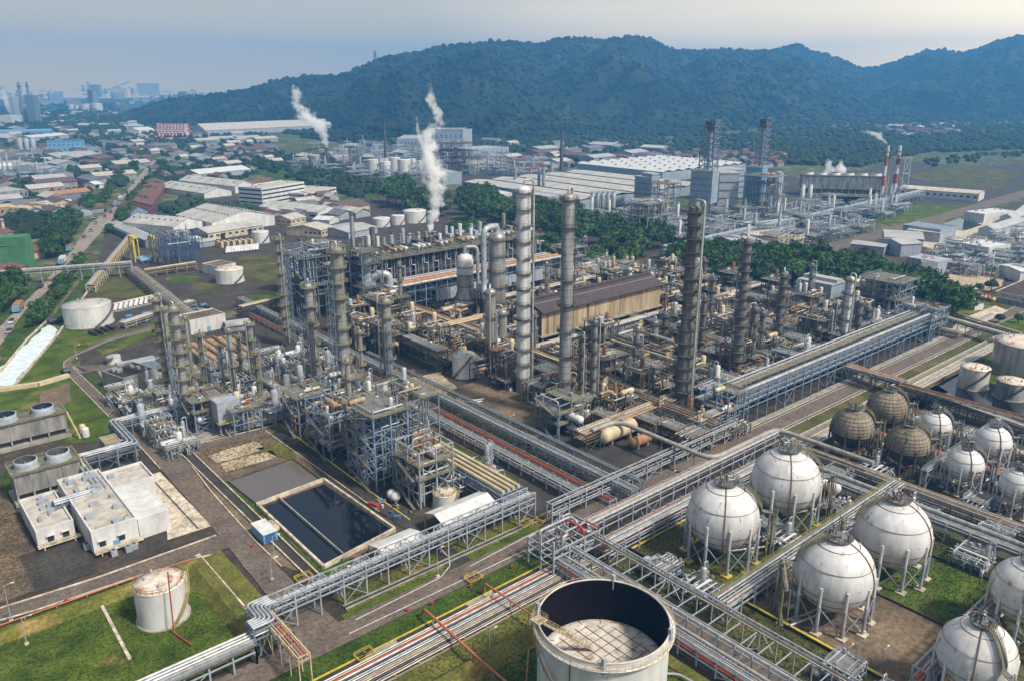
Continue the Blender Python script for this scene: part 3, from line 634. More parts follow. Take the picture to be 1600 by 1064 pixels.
# ---- open steel process structure with decks, rails and pipework (parts), copied around the units
def structure(label,x0,y0,nx,ny,bx_,by_,lv,fm='steel',deckm='grate',rail='yel',decks=None,seed=1,npipe=8,group=None,name='process_structure',pm=('alu','galv','tan','alu','rust'),gear=6,roofdeck=True,gm=('alu','white','tan','galv','cream'),stair=True,cat='steel structure',dens=.8):
    rg=random.Random(seed); W,D=nx*bx_,ny*by_; t=thing(name,label,cat,(x0+W/2,y0+D/2,0),group); fr=MB(); top=lv[-1]
    for i in range(nx+1):
        for j in range(ny+1): fr.beam((x0+i*bx_,y0+j*by_,0),(x0+i*bx_,y0+j*by_,top+(rg.choice([0,1.5,3]) if rg.random()<.4 else 0)),.42)
    z0=0
    for z in lv:
        for i in range(nx+1): fr.beam((x0+i*bx_,y0,z),(x0+i*bx_,y0+D,z),.3)
        for j in range(ny+1): fr.beam((x0,y0+j*by_,z),(x0+W,y0+j*by_,z),.3)
        for i in range(nx):
            if rg.random()<.5: a,b=x0+i*bx_,x0+(i+1)*bx_; yy=rg.choice([y0,y0+D]); fr.beam((a,yy,z0),(b,yy,z),.2); fr.beam((b,yy,z0),(a,yy,z),.2)
        for j in range(ny):
            if rg.random()<.5: a,b=y0+j*by_,y0+(j+1)*by_; xx=rg.choice([x0,x0+W]); fr.beam((xx,a,z0),(xx,b,z),.2)
        z0=z
    part('frame',fr,fm,t)
    for k,z in enumerate(lv):
        if rg.random()<dens or (z==top and roofdeck):
            d=MB(); a0,a1=(0,1) if rg.random()<.3 else sorted((rg.choice([0,.5]),1)); d.bx(x0-.7+W*a0,y0-.7,z+.16,x0+W*a1+.7,y0+D+.7,z+.24); part('deck',d,deckm,t)
            q=[(x0-.7+W*a0,y0-.7),(x0+W*a1+.7,y0-.7),(x0+W*a1+.7,y0+D+.7),(x0-.7+W*a0,y0+D+.7)]; part('railing',MB().rail([(a,b,z+.24) for a,b in q],1.15,.1,1.7,True),rail,t)
    for k in range(npipe):
        m=MB(); r=rg.uniform(.12,.42); z=rg.choice(lv)+rg.uniform(.6,1.8); a=(rg.uniform(x0,x0+W),rg.uniform(y0,y0+D)); sx=rg.choice([-1,1]); p=[(a[0],a[1],rg.uniform(.5,3)),(a[0],a[1],z)]
        if rg.random()<.5: p.append((x0+W*rg.random(),a[1],z)); p.append((p[-1][0],y0+D*rg.random(),z))
        else: p.append((a[0],y0+D*rg.random()+rg.choice([-2,0,2]),z)); p.append((x0+W*rg.random(),p[-1][1],z))
        if rg.random()<.6: p.append((p[-1][0],p[-1][1],max(.5,z-rg.uniform(3,9))))
        part('pipe',m.tube(rnd(p,r*2+.3),r,6),rg.choice(pm),t)
    for k in range(gear):
        z=rg.choice(lv)+.25; X,Y=x0+rg.uniform(1,W-1),y0+rg.uniform(1,D-1); m=MB(); s_=rg.random()
        if s_<.45: r=rg.uniform(.5,1.1); l=rg.uniform(3,min(W,7)); part('exchanger',drumM(m,(X-l/2,Y,z+r+.4),(X+l/2,Y,z+r+.4),r,10) if rg.random()<.5 else drumM(m,(X,Y-l/2,z+r+.4),(X,Y+l/2,z+r+.4),r,10),rg.choice(gm),t)
        elif s_<.75: r=rg.uniform(.5,1.2); hh=rg.uniform(2.5,6); part('vessel',m.lathe([(r,z),(r,z+hh),(r*.7,z+hh+r*.4),(.02,z+hh+r*.5)],X,Y,12),rg.choice(gm),t)
        else:
            for _ in range(3): a,b=rg.uniform(-1.5,1.5),rg.uniform(-1.5,1.5); m.tube(rnd([(X+a,Y+b,z),(X+a,Y+b,z+rg.uniform(1,2.4)),(X+a+rg.uniform(-2,2),Y+b,z+2.2)],.4),.16,5)
            part('valve_manifold',m,rg.choice(('yel','rust','alu','tan')),t)
    if stair:
        st=MB(); z0=0; sx=x0-1.6
        for k,z in enumerate(lv): a,b=(y0+1,y0+D-1) if k%2==0 else (y0+D-1,y0+1); st.beam((sx,a,z0),(sx,b,z+.2),.9,.15); st.rail([(sx-.45,a,z0),(sx-.45,b,z+.2)],1.1,.08,1.5); z0=z+.2
        part('stair',st,deckm,t)
    return t
# ---- low dense pipework module (skid) : frames, runs, exchangers, pumps
def module(label,style,seed,w=13,d=11,name='process_skid',cat='process unit',hz=1.):
    rg=random.Random(seed); t=thing(name,label,cat,(0,0,0)); fm,pm,gm,rail,dk=style; W,D=w/2,d/2
    lv=[rg.uniform(3,4.2)*hz,rg.uniform(6,8)*hz]; nl=rg.choice([1,2,2]); fr=MB(); xs=[-W+.6,-W/3,W/3,W-.6]
    ya,yb=(-D+.5,rg.uniform(0,D-.5))
    for x in xs:
        for y in (ya,yb): fr.beam((x,y,0),(x,y,lv[nl-1]+.4),.3)
        for z in lv[:nl]: fr.beam((x,ya,z),(x,yb,z),.25)
    for z in lv[:nl]:
        for y in (ya,yb): fr.beam((xs[0],y,z-.2),(xs[-1],y,z-.2),.22)
    part('frame',fr,fm,t)
    for z in lv[:nl]:
        k=rg.randint(4,6)
        for i in range(k):
            y=ya+.4+(yb-ya-.8)*i/(k-1); r=rg.uniform(.12,.36); p=[(-W*rg.uniform(.8,1.08),y,z+r),(W*rg.uniform(.8,1.08),y,z+r)]
            if rg.random()<.5: p.append((p[-1][0],y,rg.uniform(.4,2)))
            if rg.random()<.4: p.append((p[-1][0],y+rg.uniform(2,5),p[-1][2]))
            part('pipe',MB().tube(rnd(p,r*2+.2,2),r,6),rg.choice(pm),t)
    for i in range(rg.randint(3,5)):
        x=rg.uniform(-W,W); r=rg.uniform(.12,.3); z=rg.uniform(.8,lv[0]+2.5); p=[(x,-D*rg.uniform(.5,1),.3),(x,-D,z),(x,D*rg.uniform(.4,1),z),(x,D,.4)]
        part('pipe',MB().tube(rnd(p,r*2+.3,2),r,6),rg.choice(pm),t)
    for i in range(rg.randint(1,3)):
        y=rg.uniform(max(yb,0)*.5,D); x=rg.uniform(-W*.5,W*.5); z=rg.uniform(1.2,5 if rg.random()<.4 else 2.2); r=rg.uniform(.5,1.1); l=rg.uniform(2,3.4); m=drumM(MB(),(x-l,y,z),(x+l,y,z),r,10)
        for s_ in (-.6,.6): m.box(x+l*s_,y,(z-r)/2,.4,r*1.3,max(.3,z-r*.4))
        part('exchanger',m,rg.choice(gm),t)
    for i in range(rg.randint(0,2)):
        x,y=rg.uniform(-W*.8,W*.8),rg.uniform(0,D*.9); r=rg.uniform(.6,1.3); hh=rg.uniform(5,12)*hz; m=MB().lathe([(r,0),(r,hh),(r*.7,hh+r*.4),(.02,hh+r*.5)],x,y,12); m.ring(x,y,hh*.6,r+.5,.12,12,4); m.ring(x,y,hh*.6+1,r+.6,.06,12,3); m.tube(rnd([(x,y,hh+r*.4),(x,y,hh+r+.8),(x+r+.6,y,hh+r+.8),(x+r+.6,y,1)],.5),.2,6); part('vessel',m,rg.choice(gm),t)
    if rg.random()<.7:
        z=lv[nl-1]+.3; x0,x1=sorted((rg.uniform(-W,W*.2),rg.uniform(0,W))); x1=max(x1,x0+3); part('platform',MB().bx(x0,ya,z,x1,yb,z+.1),dk,t); part('railing',MB().rail([(x0,ya,z),(x1,ya,z),(x1,yb,z),(x0,yb,z)],1.1,.09,1.6,True),rail,t)
    for i in range(3):
        x,y=rg.uniform(-W,W),rg.uniform(-D,D); m=MB().box(x,y,.3,2,1,.5); m.tube([(x-.8,y,.9),(x+.1,y,.9)],.35,7); m.tube([(x+.1,y,.9),(x+.6,y,.9)],.5,7); m.tube([(x+.35,y,.9),(x+.35,y,2.2)],.15,5); part('pump',m,rg.choice(('blue','galv','dsteel','rust','yel')),t)
    m=MB()
    for i in range(16):
        x,y,z=rg.uniform(-W,W),rg.uniform(ya,yb),rg.choice(lv[:nl]+[1.]); m.box(x,y,z+rg.uniform(.5,1.2),rg.uniform(.2,.8),rg.uniform(.2,.8),rg.uniform(.3,.9)); m.beam((x,y,z),(x,y,z+1.4),.1)
    part('valve_manifold',m,rg.choice(gm),t)
    return t
ST={'tan':('dsteel',('tan','alu','rust','tan','galv','orange','cream'),('tan','alu','cream','rust','galv'),'grate','grate'),
    'yel':('steel',('alu','galv','lsteel','alu','tan'),('alu','white','galv','lsteel','alu'),'yel','grate'),
    'grey':('steel',('alu','galv','lsteel','white','galv'),('galv','alu','white','lsteel'),'lsteel','grate'),
    'blue':('bsteel',('lsteel','galv','alu'),('bwall','galv','lsteel'),'lsteel','grate')}
# ================================================================ ground patches, roads
def grid_edge(name,mat,px,z,jit=1.2,kind='structure',seed=0):
    """ground patch with slightly irregular edge"""
    pts=[G(*p) for p in px]; rg=random.Random(len(px)*31+int(px[0][0])); out=[]
    for a,b in zip(pts,pts[1:]+pts[:1]):
        L=math.dist(a,b); n=max(1,int(L/4))
        for i in range(n):
            t=i/n; j=jit if i else 0; out.append((a[0]+(b[0]-a[0])*t+rg.uniform(-j,j)*.5,a[1]+(b[1]-a[1])*t+rg.uniform(-j,j)*.5))
    return struct(name,MB().poly(out,z),mat,kind)
ge=grid_edge
ge('grass','grassd',[(0,590),(0,470),(60,440),(110,425),(135,410),(147,430),(90,500),(75,520),(0,585)],-.10)
ge('grass','grass',[(-40,700),(-20,630),(30,600),(80,535),(100,500),(175,522),(245,503),(400,480),(400,488),(165,532),(108,560),(104,572),(188,652),(160,690),(90,690)],-.10)
ge('dirt_ground','dirt',[(62,612),(108,596),(112,625),(80,640),(60,632)],-.07)
ge('dirt_ground','dirt',[(70,515),(72,500),(100,466),(117,440),(128,430),(134,428),(104,466),(80,500)],-.07)
ge('grass','grassm',[(147,432),(165,416),(210,428),(240,446),(234,460),(190,467),(125,468)],-.10)
ge('grass','grassm',[(372,402),(402,397),(440,408),(440,432),(415,440),(380,430)],-.10)
ge('grass','grass',[(262,430),(318,432),(300,440),(255,440)],-.10); ge('grass','grassm',[(300,440),(345,446),(335,458),(300,452)],-.10)
ge('grass','grass',[(370,465),(440,455),(445,470),(375,480)],-.1); ge('grass','grass',[(150,545),(235,505),(330,500),(330,512),(250,520),(160,556)],-.09)
ge('grass','grassd',[(134,585),(146,583),(190,640),(185,650)],-.07); ge('grass','grassd',[(0,735),(25,745),(28,790),(0,800)],-.07)
gp('canal_water','wteal',[(72,503),(100,466),(133,424),(142,414),(150,420),(147,431),(120,463),(96,490),(86,508)],-.12)
gp('canal_water','wteal',[(0,604),(20,604),(84,532),(92,514),(74,506),(45,532),(0,586)],-.05)
ge('white_water','foam',[(-30,602),(18,602),(82,532),(90,516),(75,507),(46,533),(-30,600)],-.02,1.6)
def strip(name,mat,a,b,w,z0,z1,za=0): # low wall between two picture-measured ground points
    p,q=G(*a),G(*b); return part(name,MB().beam((*p,(z0+z1)/2),(*q,(z0+z1)/2),w,z1-z0),mat)
def wall(label,pts,w,h,mat='concl',name='low_wall',cat='wall'):
    q=[G(*p) for p in pts]; m=MB()
    for i,(a,b) in enumerate(zip(q,q[1:])): m.beam((*a,h/2-.1+.001*i),(*b,h/2-.1+.001*i),w,h+.2)
    o=part(name,m,mat,loc=(*q[0],0)); return tag(o,label,cat)
wall('pale concrete bank wall along the foaming canal outlet, grass side',[(20,606),(90,524),(150,438)],.8,.8)
wall('pale concrete bank wall along the foaming canal outlet, road side',[(0,583),(42,532),(76,500)],.8,.8)
# roads
RD1=gr('road','asphalt',20,138.6,137,146.2,.03); gr('road','asphalt',137,137.2,232,146.5,.03); gr('road','asphalt',232,138.8,520,147.3,.03)
ge('road','asphalt',[(98,575),(114,574),(186,642),(207,661),(292,717),(320,760),(400,848),(465,915),(532,974),(470,1004),(425,938),(330,822),(250,732),(196,672),(170,650)],.05,.3)
ge('road','asphalt',[(98,577),(98,566),(110,556),(168,528),(245,507),(400,482),(470,470),(472,478),(400,491),(250,515),(170,534),(120,556),(112,566),(114,574)],.055,.2)
ge('road','asphalt',[(120,572),(140,580),(205,577),(300,560),(300,553),(200,566),(150,570)],.06,.3)
ge('road','asphalt',[(-60,985),(0,952),(150,905),(310,848),(345,835),(370,850),(330,865),(210,902),(0,970),(-60,992)],.06,.4)
ge('road','asphd',[(415,672),(437,662),(600,785),(665,830),(738,874),(700,890),(650,838),(592,798)],.045,.2)
ge('road','asphalt',[(293,697),(400,671),(470,650),(560,655),(437,672),(405,682),(297,706)],.05,.3)
for (a,b) in [((545,990),(800,869)),((556,968),(688,902)),((735,884),(815,842))]:
    p,q=G(*a),G(*b); struct('road_marking',MB().beam((*p,.07),(*q,.07),.28,.02),'line')
def lin(pts,w=.28,mat='line',z=.09,name='road_marking'):
    q=[G(*p) for p in pts]; m=MB()
    for a,b in zip(q,q[1:]): m.beam((*a,z),(*b,z),w,.02)
    struct(name,m,mat)
lin([(690,858),(702,872),(703,884),(690,900),(680,903)]); lin([(800,869),(870,838),(905,826)]); lin([(815,842),(870,815),(880,800)])
struct('road_marking',MB().bx(232,139.6,.06,500,139.85,.08),'line'); struct('road_marking',MB().bx(232,146.4,.06,500,146.65,.08),'line')
lin([(100,574),(100,566),(111,558),(170,532),(246,511)],.22); lin([(114,571),(128,582),(141,580)],.22)
ge('concrete_apron','concl',[(190,752),(250,737),(331,821),(262,843),(257,800),(236,757)],.02,.2)
lin([(235,745),(310,826)],.5,'dsteel',.08,'drain')
ge('concrete_apron','concl',[(208,664),(245,655),(268,660),(262,702),(240,705)],.02,.4)
ge('process_pad','conc',[(148,574),(235,556),(300,560),(430,600),(452,652),(300,694),(262,700),(200,655),(186,625)],-.03,.5)
ge('dirt_ground','sand',[(150,575),(186,572),(215,610),(235,640),(200,640)],0.0,.8)
ge('plot_ground','dirt',[(285,710),(440,667),(505,750),(605,825),(690,882),(560,960),(480,895),(400,870),(330,772)],-.04,.5)
ge('dirt_ground','sand',[(325,712),(352,702),(400,688),(413,700),(380,712),(338,722)],.0,1.2); ge('dirt_ground','sand',[(345,724),(384,712),(425,703),(433,713),(390,726),(352,737)],.0,1.2)
ge('grass','grassy',[(400,700),(440,690),(490,742),(455,720)],.0,1); ge('grass','grassd',[(425,848),(500,880),(560,870),(530,900),(510,900),(430,858)],.0,.6)
ge('grass','grassd',[(432,770),(405,795),(500,890),(480,905),(350,750)],-.01,.8)
gr('grass','grassy',75,147.2,137,156,.0); gr('grass','grass',73,146.3,135,148.2,.02); gr('grass','grass',-10,127.2,134,131.2,.0); gr('grass','grassd',20,132.4,134,138.4,.0)
gr('grass','grassy',-20,110,118,122.4,.0); gr('grass','grass',20,30,118,110,-.02); gr('grass','grassd',-40,148,57,196,-.02); gr('grass','grass',-40,150,36,188,.0); gr('grass','grass',38,152,56,188,.0)
gr('grass','grassy',56,150,62,196,0.0); gr('dirt_ground','dirt',-20,206,24,270,-.02); gr('grass','grassy',55,160,62,190,.02)
gr('gravel_plot','asphd',20,205,34,226,.0)
gr('grass','grassm',137.5,88,178,124,.0); gr('grass','grassm',135,20,230,88,-.02); gr('dirt_ground','dirt',150,51,177.2,88,.02); gr('grass','grass',178.6,51,205,77.5,.03); gr('grass','grassm',178,90,207,122,.0)
gr('grass','grassy',118.5,20,121.5,110,.01); gr('asphalt_lane','asphalt',127,20,136,126,.02)
gr('asphalt_plot','asphd',168,149,205,190,.0); gr('asphalt_plot','asphd',140,147,166,380,-.02); gr('dirt_ground','dirt',150,188,172,262,.0); gr('grass','grassm',156,190,170,214,.02); gr('dirt_ground','dirt',172,192,198,250,.0); ge('grass','grassm',[(700,655),(770,690),(815,700),(830,670),(760,640)],.03,1.5); ge('dirt_ground','sand',[(640,590),(690,580),(715,605),(690,618),(655,610)],.03,2.5)
ge('grass','grassm',[(610,625),(700,590),(720,640),(700,660),(650,640)],.01,1.5); gr('grass','grass',140,172,149,222,.02)
ge('grass','grassm',[(1265,660),(1330,630),(1365,612),(1385,620),(1350,640),(1300,670)],.0,.5); ge('grass','grassy',[(1385,618),(1450,570),(1520,535),(1560,560),(1500,600),(1440,640)],.0,.5)
ge('grass','grass',[(1500,540),(1560,555),(1600,560),(1600,600),(1480,640),(1440,640),(1530,585)],.01,.5); gp('pond_water','wdark',[(1462,600),(1500,585),(1600,612),(1640,660),(1560,660)],.03)
ge('grass','grass',[(1490,470),(1560,480),(1640,505),(1640,555),(1540,540),(1500,525)],-.01,.5); ge('grass','grassm',[(1480,440),(1560,470),(1640,500),(1640,560),(1520,520),(1480,500)],-.02,.5)
ge('road','concl',[(1480,520),(1500,500),(1555,478),(1575,486),(1500,524)],.04,.3); ge('grass','grass',[(1540,740),(1490,725),(1480,750),(1510,765)],.02,.5)
gr('pavement','conc',232,148.2,470,150.2,.12); gr('kerb','concl',232,147.5,470,148.0,.15); gr('kerb','concl',232,138,425,138.5,.15); gr('grass','grassm',232,132.6,425,137.9,.02); gr('dirt_ground','dirt',232,108,420,122.5,.0)
# ponds and basin wall
gp('pond_water','wgrey',[(358,752),(457,720),(502,754),(405,789)],.04); gp('pond_water','wdark',[(408,790),(506,756),(611,828),(506,884)],.10)
wall('raised concrete rim wall of the dark rectangular pond',[(402,790),(506,888),(617,829),(506,751),(402,790)],.7,1.1,'concl','pond_rim_wall')
wall('thin concrete divider wall crossing the dark rectangular pond',[(436,780),(536,868)],.35,1.0,'conc','pond_divider_wall')
wall('dark earth edging wall of the brown shallow pond above the dark pond',[(402,789),(356,752),(457,717),(505,752)],.3,.5,'dsteel')
for i,(a,b) in enumerate([((283,710),(488,910)),((297,704),(500,900))]): wall(['pale channel wall of the drain beside the left road, road side','pale channel wall of the drain beside the left road, pond side'][i],[a,b],.35,.6,'concl','drain_wall')
gp('drain_water','asphd',[(284,710),(296,705),(500,900),(488,910)],.06)
# dike berms of the tank compound, low left
def berm(label,pts,w,h,mat='grassy'):
    m=MB(); a=offs(pts,-w/2); b=offs(pts,w/2); c=offs(pts,-w*.12); d=offs(pts,w*.12)
    for i in range(len(pts)-1):
        m.add([(*a[i],0),(*c[i],h),(*d[i],h),(*b[i],0),(*a[i+1],0),(*c[i+1],h),(*d[i+1],h),(*b[i+1],0)],[(0,1,5,4),(1,2,6,5),(2,3,7,6),(0,3,2,1),(4,5,6,7)])
    o=part('dike',m,mat,loc=(*pts[0],0)); tag(o,label,'dike')
berm('grassy dike round the rusty-roofed tank compound beside the left road',[(-40,191),(54,191),(54,150)],6,1.6)
berm('dry grass dike between the sleeper pipes and the open-top tank',[(20,114),(119,114)],5,1.5)
wall('concrete strip path dividing the bright green tank compound',[(159,946),(203,1030)],.7,.3,'concl','path_wall')
# footpath and fire main in the left compound
lin([(308,866),(383,952)],1.3,'concl',.12,'path')
def piperun(label,pts,r,mat,h=.6,name='pipeline',post=None,cat='pipe',group=None,step=6,n=7,rad=None):
    p=[(a[0],a[1],(a[2] if len(a)>2 else h)) for a in pts]; t=thing(name,label,cat,(p[0][0],p[0][1],0),group); part('pipe',MB().tube(rnd(p,rad or r*3+.3),r,n),mat,t)
    m=MB()
    for a,b in zip(p,p[1:]):
        L=math.dist(a[:2],b[:2]); k=int(L/step)
        for i in range(k):
            f=(i+.5)/k; x,y,z=(a[j]+(b[j]-a[j])*f for j in range(3))
            if z-r>.3: m.beam((x,y,0),(x,y,z-r),.25)
            else: m.box(x,y,max(.05,(z-r)/2),.5,.5,max(.1,z-r))
    if m.v: part('support',m,post or 'conc',t)
    return t
piperun('red fire main along the dike, left road compound',[G(-40,995),G(205,908),G(302,876),G(380,962)],.2,'redor',.7)
piperun('red riser pipe up the rusty-roofed white tank',[(*G(262,893,15.9),15.9),(*G(272,988,0.5),.5),(*G(300,1010),.5)],.16,'red',.6)
# ================================================================ tanks
tank('white storage tank with rust-streaked roof and red riser in the green compound',256,962,15,37,'white','roofrust','yel',4.75,hoops=0,pyt=908,rail='rust')
tank('tall white storage tank beside the canal',140,505,15,34.5,'white','roofm','dsteel',4.7,pyt=475)
tank('white storage tank with rust-stained roof beyond the process pad',360,440,12,21,'white','roofrust','dsteel',4.6,pyt=420)
tank('small white storage tank between the dirt plot and the pipe maze',725,586,12,18,'white','roofm','dsteel',3.2,pyt=553)
tank('small white tank with yellow roof railing beside the white canopy',695,788,7,18.5,'white','roofrust','yel',4.2,pyt=768,rail='yel')
tank('very low white tank on the pad by the canal road',178,566,3,10.5,'white','roofm','dsteel',3,pyt=556,manh=False)
tank('white-grey tank with rusty roof standing in the dark pool',1519,604,11,21,'wrust','roofrust','dsteel',3,pyt=573)
tank('weathered grey tank beside the dark pool, lower of the grey pair',1577,620,10,21,'concw','roofrust','dsteel',3,pyt=594)
tank('large weathered grey tank with black spiral stair by the pool',1592,580,17,40,'stain','roofrust','blackp',3.6,pyt=534)
# open-top tank with floating roof in front
def open_tank(label,px,py,z,rpx):
    x,y=G(px,py,z); r=rpx*Pj(x,y,z)[2]/F; t=thing('open_top_tank',label,'storage tank',(x,y,0))
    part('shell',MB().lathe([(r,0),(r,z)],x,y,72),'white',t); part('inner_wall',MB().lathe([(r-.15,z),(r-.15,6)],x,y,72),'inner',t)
    part('rim',MB().lathe([(r-.16,z-.02),(r-.16,z+.25),(r+.1,z+.25),(r+.1,z-.02)],x,y,72),'wrust',t)
    part('wind_girder',MB().lathe([(r+.0,z-1.3),(r+1.0,z-1.2),(r+1.0,z-1.05),(r,z-1.05)],x,y,72),'wrust',t)
    part('railing',MB().rail([(x+(r+.95)*math.cos(k*PI/30),y+(r+.95)*math.sin(k*PI/30),z-1.05) for k in range(60)],1.1,.07,1.3,True),'cream',t)
    fz=z*.52; part('floating_roof',MB().lathe([(r-.5,fz+.1),(r-2.2,fz+.6),(r-2.6,fz+.2),(.02,fz+.15)],x,y,72),'fleece',t)
    part('roof_seal',MB().lathe([(r-.17,fz-.2),(r-.5,fz+.12)],x,y,72),'lsteel',t); q=r-2.8
    for k in range(-4,5):
        o=k*q/4.6; l=math.sqrt(q*q-o*o); part('roof_seam',MB().beam((x-l,y+o,fz+.28),(x+l,y+o,fz+.28),.09,.08),'rust',t)
        part('roof_seam',MB().beam((x+o,y-l,fz+.31),(x+o,y+l,fz+.31),.09,.08),'rust',t)
    for k in range(16):
        a=2*PI*k/16; part('pontoon_seam',MB().beam((x+(r-2.4)*math.cos(a),y+(r-2.4)*math.sin(a),fz+.62),(x+(r-.6)*math.cos(a),y+(r-.6)*math.sin(a),fz+.3),.12,.1),'rust',t)
    a=math.atan2(*(G(880,985,z)[1]-y,G(880,985,z)[0]-x)); a=math.atan2(G(868,925+45,z)[1]-y,G(868,970,z)[0]-x)
    top=(x+(r-.2)*math.cos(a),y+(r-.2)*math.sin(a),z+.3); bot=(x+r*.05*math.cos(a+1.2)+r*.25*math.cos(a-1.2),y+r*.25*math.sin(a-1.2),fz+.4)
    m=MB(); m.beam(top,bot,1.0,.2); ra=MB(); d=(bot[0]-top[0],bot[1]-top[1]); L=math.hypot(*d); n=(-d[1]/L*.55,d[0]/L*.55)
    for s_ in (-1,1): ra.rail([(top[0]+n[0]*s_,top[1]+n[1]*s_,top[2]),(bot[0]+n[0]*s_,bot[1]+n[1]*s_,bot[2])],1.1,.08,1)
    part('roof_ladder',m,'cream',t); part('ladder_rail',ra,'yel',t)
    m=MB().box(top[0],top[1],z+.5,2.4,2.4,.2); part('platform',m,'cream',t); part('platform_rail',MB().rail([(top[0]-1.2,top[1]-1.2,z+.6),(top[0]+1.2,top[1]-1.2,z+.6),(top[0]+1.2,top[1]+1.2,z+.6),(top[0]-1.2,top[1]+1.2,z+.6)],1.1,.07,1,True),'yel',t)
    N=22; Q=[(x+(r+.7)*math.cos(a+1.75*k/N),y+(r+.7)*math.sin(a+1.75*k/N),z-1-(z-1.4)*k/N) for k in range(N+1)]; st=MB(); ra=MB()
    for p,q in zip(Q,Q[1:]): st.beam(p,q,1,.2)
    ra.rail([(x+(p[0]-x)*(r+1.2)/(r+.7),y+(p[1]-y)*(r+1.2)/(r+.7),p[2]) for p in Q],1.1,.08,1.2); part('spiral_stair',st,'wrust',t); part('stair_rail',ra,'rust',t)
    for k in (.6,2.2,3.9,5.2): part('foam_chamber',MB().beam((x+(r+.2)*math.cos(k),y+(r+.2)*math.sin(k),z-2),(x+(r+.2)*math.cos(k),y+(r+.2)*math.sin(k),z+1.4),.7),'lsteel',t)
    part('riser',MB().tube([(x+(r+.3)*math.cos(a+.9),y+(r+.3)*math.sin(a+.9),z-1.2),(x+(r+.3)*math.cos(a+.9),y+(r+.3)*math.sin(a+.9),.3)],.15,6),'rust',t)
    return t
open_tank('huge open-top white tank with dark inner wall and floating roof',943,966,20,103)
# ================================================================ gas spheres
sphere_tank('big white gas sphere on yellow footings, near the pipe junction',1130,803,12.6,55,stair=-1.0,foot='y')
sphere_tank('big white gas sphere directly behind the yellow-footed one, stairs on its flank',1228,749,12.6,52,stair=-.9,foot='y')
sphere_tank('big white gas sphere on the brown plot inside the yellow kerb',1304,893,11.7,60,stair=2.4)
sphere_tank('big white gas sphere on bright green grass',1395,830,11.8,56,stair=2.3)
sphere_tank('white gas sphere low at the picture edge with long stair down its front',1526,1021,12.2,57,stair=-2.2,foot='y')
sphere_tank('white gas sphere cut off by the picture edge behind the stair-fronted one',1604,921,12.2,51,stair=-2.4)
sphere_tank('small white gas sphere nearest the green patch',1461,665,8.4,23.5,'s',stair=-.8)
sphere_tank('small white gas sphere with red riser farthest right of the clean row',1551,690,9.1,27,'s',stair=-.7)
sphere_tank('small clean white gas sphere between the burnt sphere and the picture edge',1508,725,8.8,27,'s',stair=-.9)
sphere_tank('small white gas sphere cut by the right picture edge',1591,757,9,27,'s',stair=-.9)
sphere_tank('dark weathered gas sphere farthest back by the bridge rack',1386,638,8.9,30,'d',stair=-.7)
sphere_tank('dark brown weathered gas sphere closest to the road',1332,668,9.7,32,'d',stair=-.7)
sphere_tank('sooty black-bottomed gas sphere in front of the small white ones',1418,694,9.6,32,'d',stair=-.7)
t=thing('yellow_kerb_wall','yellow-topped kerb wall round the two sphere plots','wall',(149.5,50.5,0))
part('wall',MB().bx(149.2,50.2,0,205,50.7,.8).bx(149.2,50.7,0,149.7,88,.8).bx(204.5,50.7,0,205,88,.8).bx(177.3,50.7,0,177.8,88,.6).bx(149.7,87.6,0,204.5,88,.7),'dirtd',t)
part('coping',MB().bx(149.1,50.1,.8,205.1,50.8,.95).bx(149.1,50.8,.8,149.8,88,.95),'yelb',t)
t=thing('yellow_kerb_wall','yellow-topped kerb wall beside the yellow-footed sphere plot','wall',(147,122,0)); part('wall',MB().bx(146,121.6,0,207,122,.8).bx(146,90,0,146.4,121.6,.8),'dirtd',t); part('coping',MB().bx(146,121.5,.8,182,122.1,.95),'yelb',t)
t=thing('yellow_kerb_wall','yellow-topped kerb wall in front of the spheres at the lower right edge','wall',(149,20,0)); part('wall',MB().bx(149.2,15,0,149.6,46,.8).bx(149.6,45.6,0,205,46,.8),'dirtd',t); part('coping',MB().bx(149.1,15,.8,149.7,46,.95).bx(149.7,45.5,.8,170,46.1,.95),'yelb',t)
drum('white bullet drum behind the yellow-footed spheres',*G(1292,757,7),7,7,1.5,'y')
# ================================================================ pipe racks near
def PX(l,z): return snap([G(a,b,z) for a,b in l])
A_=G(430,938,8); B_=G(852,756,8)
ya=(A_[1]+B_[1])/2
t=rack('light blue elevated pipe rack with truss top running along the main road',[(A_[0]-2,ya),(B_[0]-6,ya)],[5.2,7],3.6,6,'lsteel',mixp(3.6,7,5,('galv','alu','lsteel'),(.18,.3))+mixp(3.6,5.2,5,('galv','steel','alu'),(.15,.25)),top=8.4,truss=True,brace=3)
C_=G(398,938,8); D_=G(385,968,7)
rack('bundle of silver pipes stepping up over the corner by the rusty-roofed tank',[(D_[0]-1,ya-6),(C_[0]-1,ya-6),(C_[0]-1,ya),(A_[0]-1,ya)],[6.2,8.2],4,3.5,'steel',[(o,8.4+.25,.32,'galv') for o in (-1.5,-.75,0,.75,1.5)]+[(o,6.4+.2,.25,'alu') for o in (-1.4,-.7,0,.7,1.4)],brace=9)
rack('low silver pipe rack with red beams leaving along the green compound',[(-40,ya-6),(D_[0]-1,ya-6)],[3.4,5.6],4,5,'lsteel',[(o,5.9,.36,'alu') for o in (-1.5,-.5,.5,1.5)]+mixp(4,3.4,6,('galv','alu','red','galv','yel'),(.15,.25)),brace=3,walk=(-2.6,5.4,.9),walkmat='lsteel')
E_=G(500,1064,5)
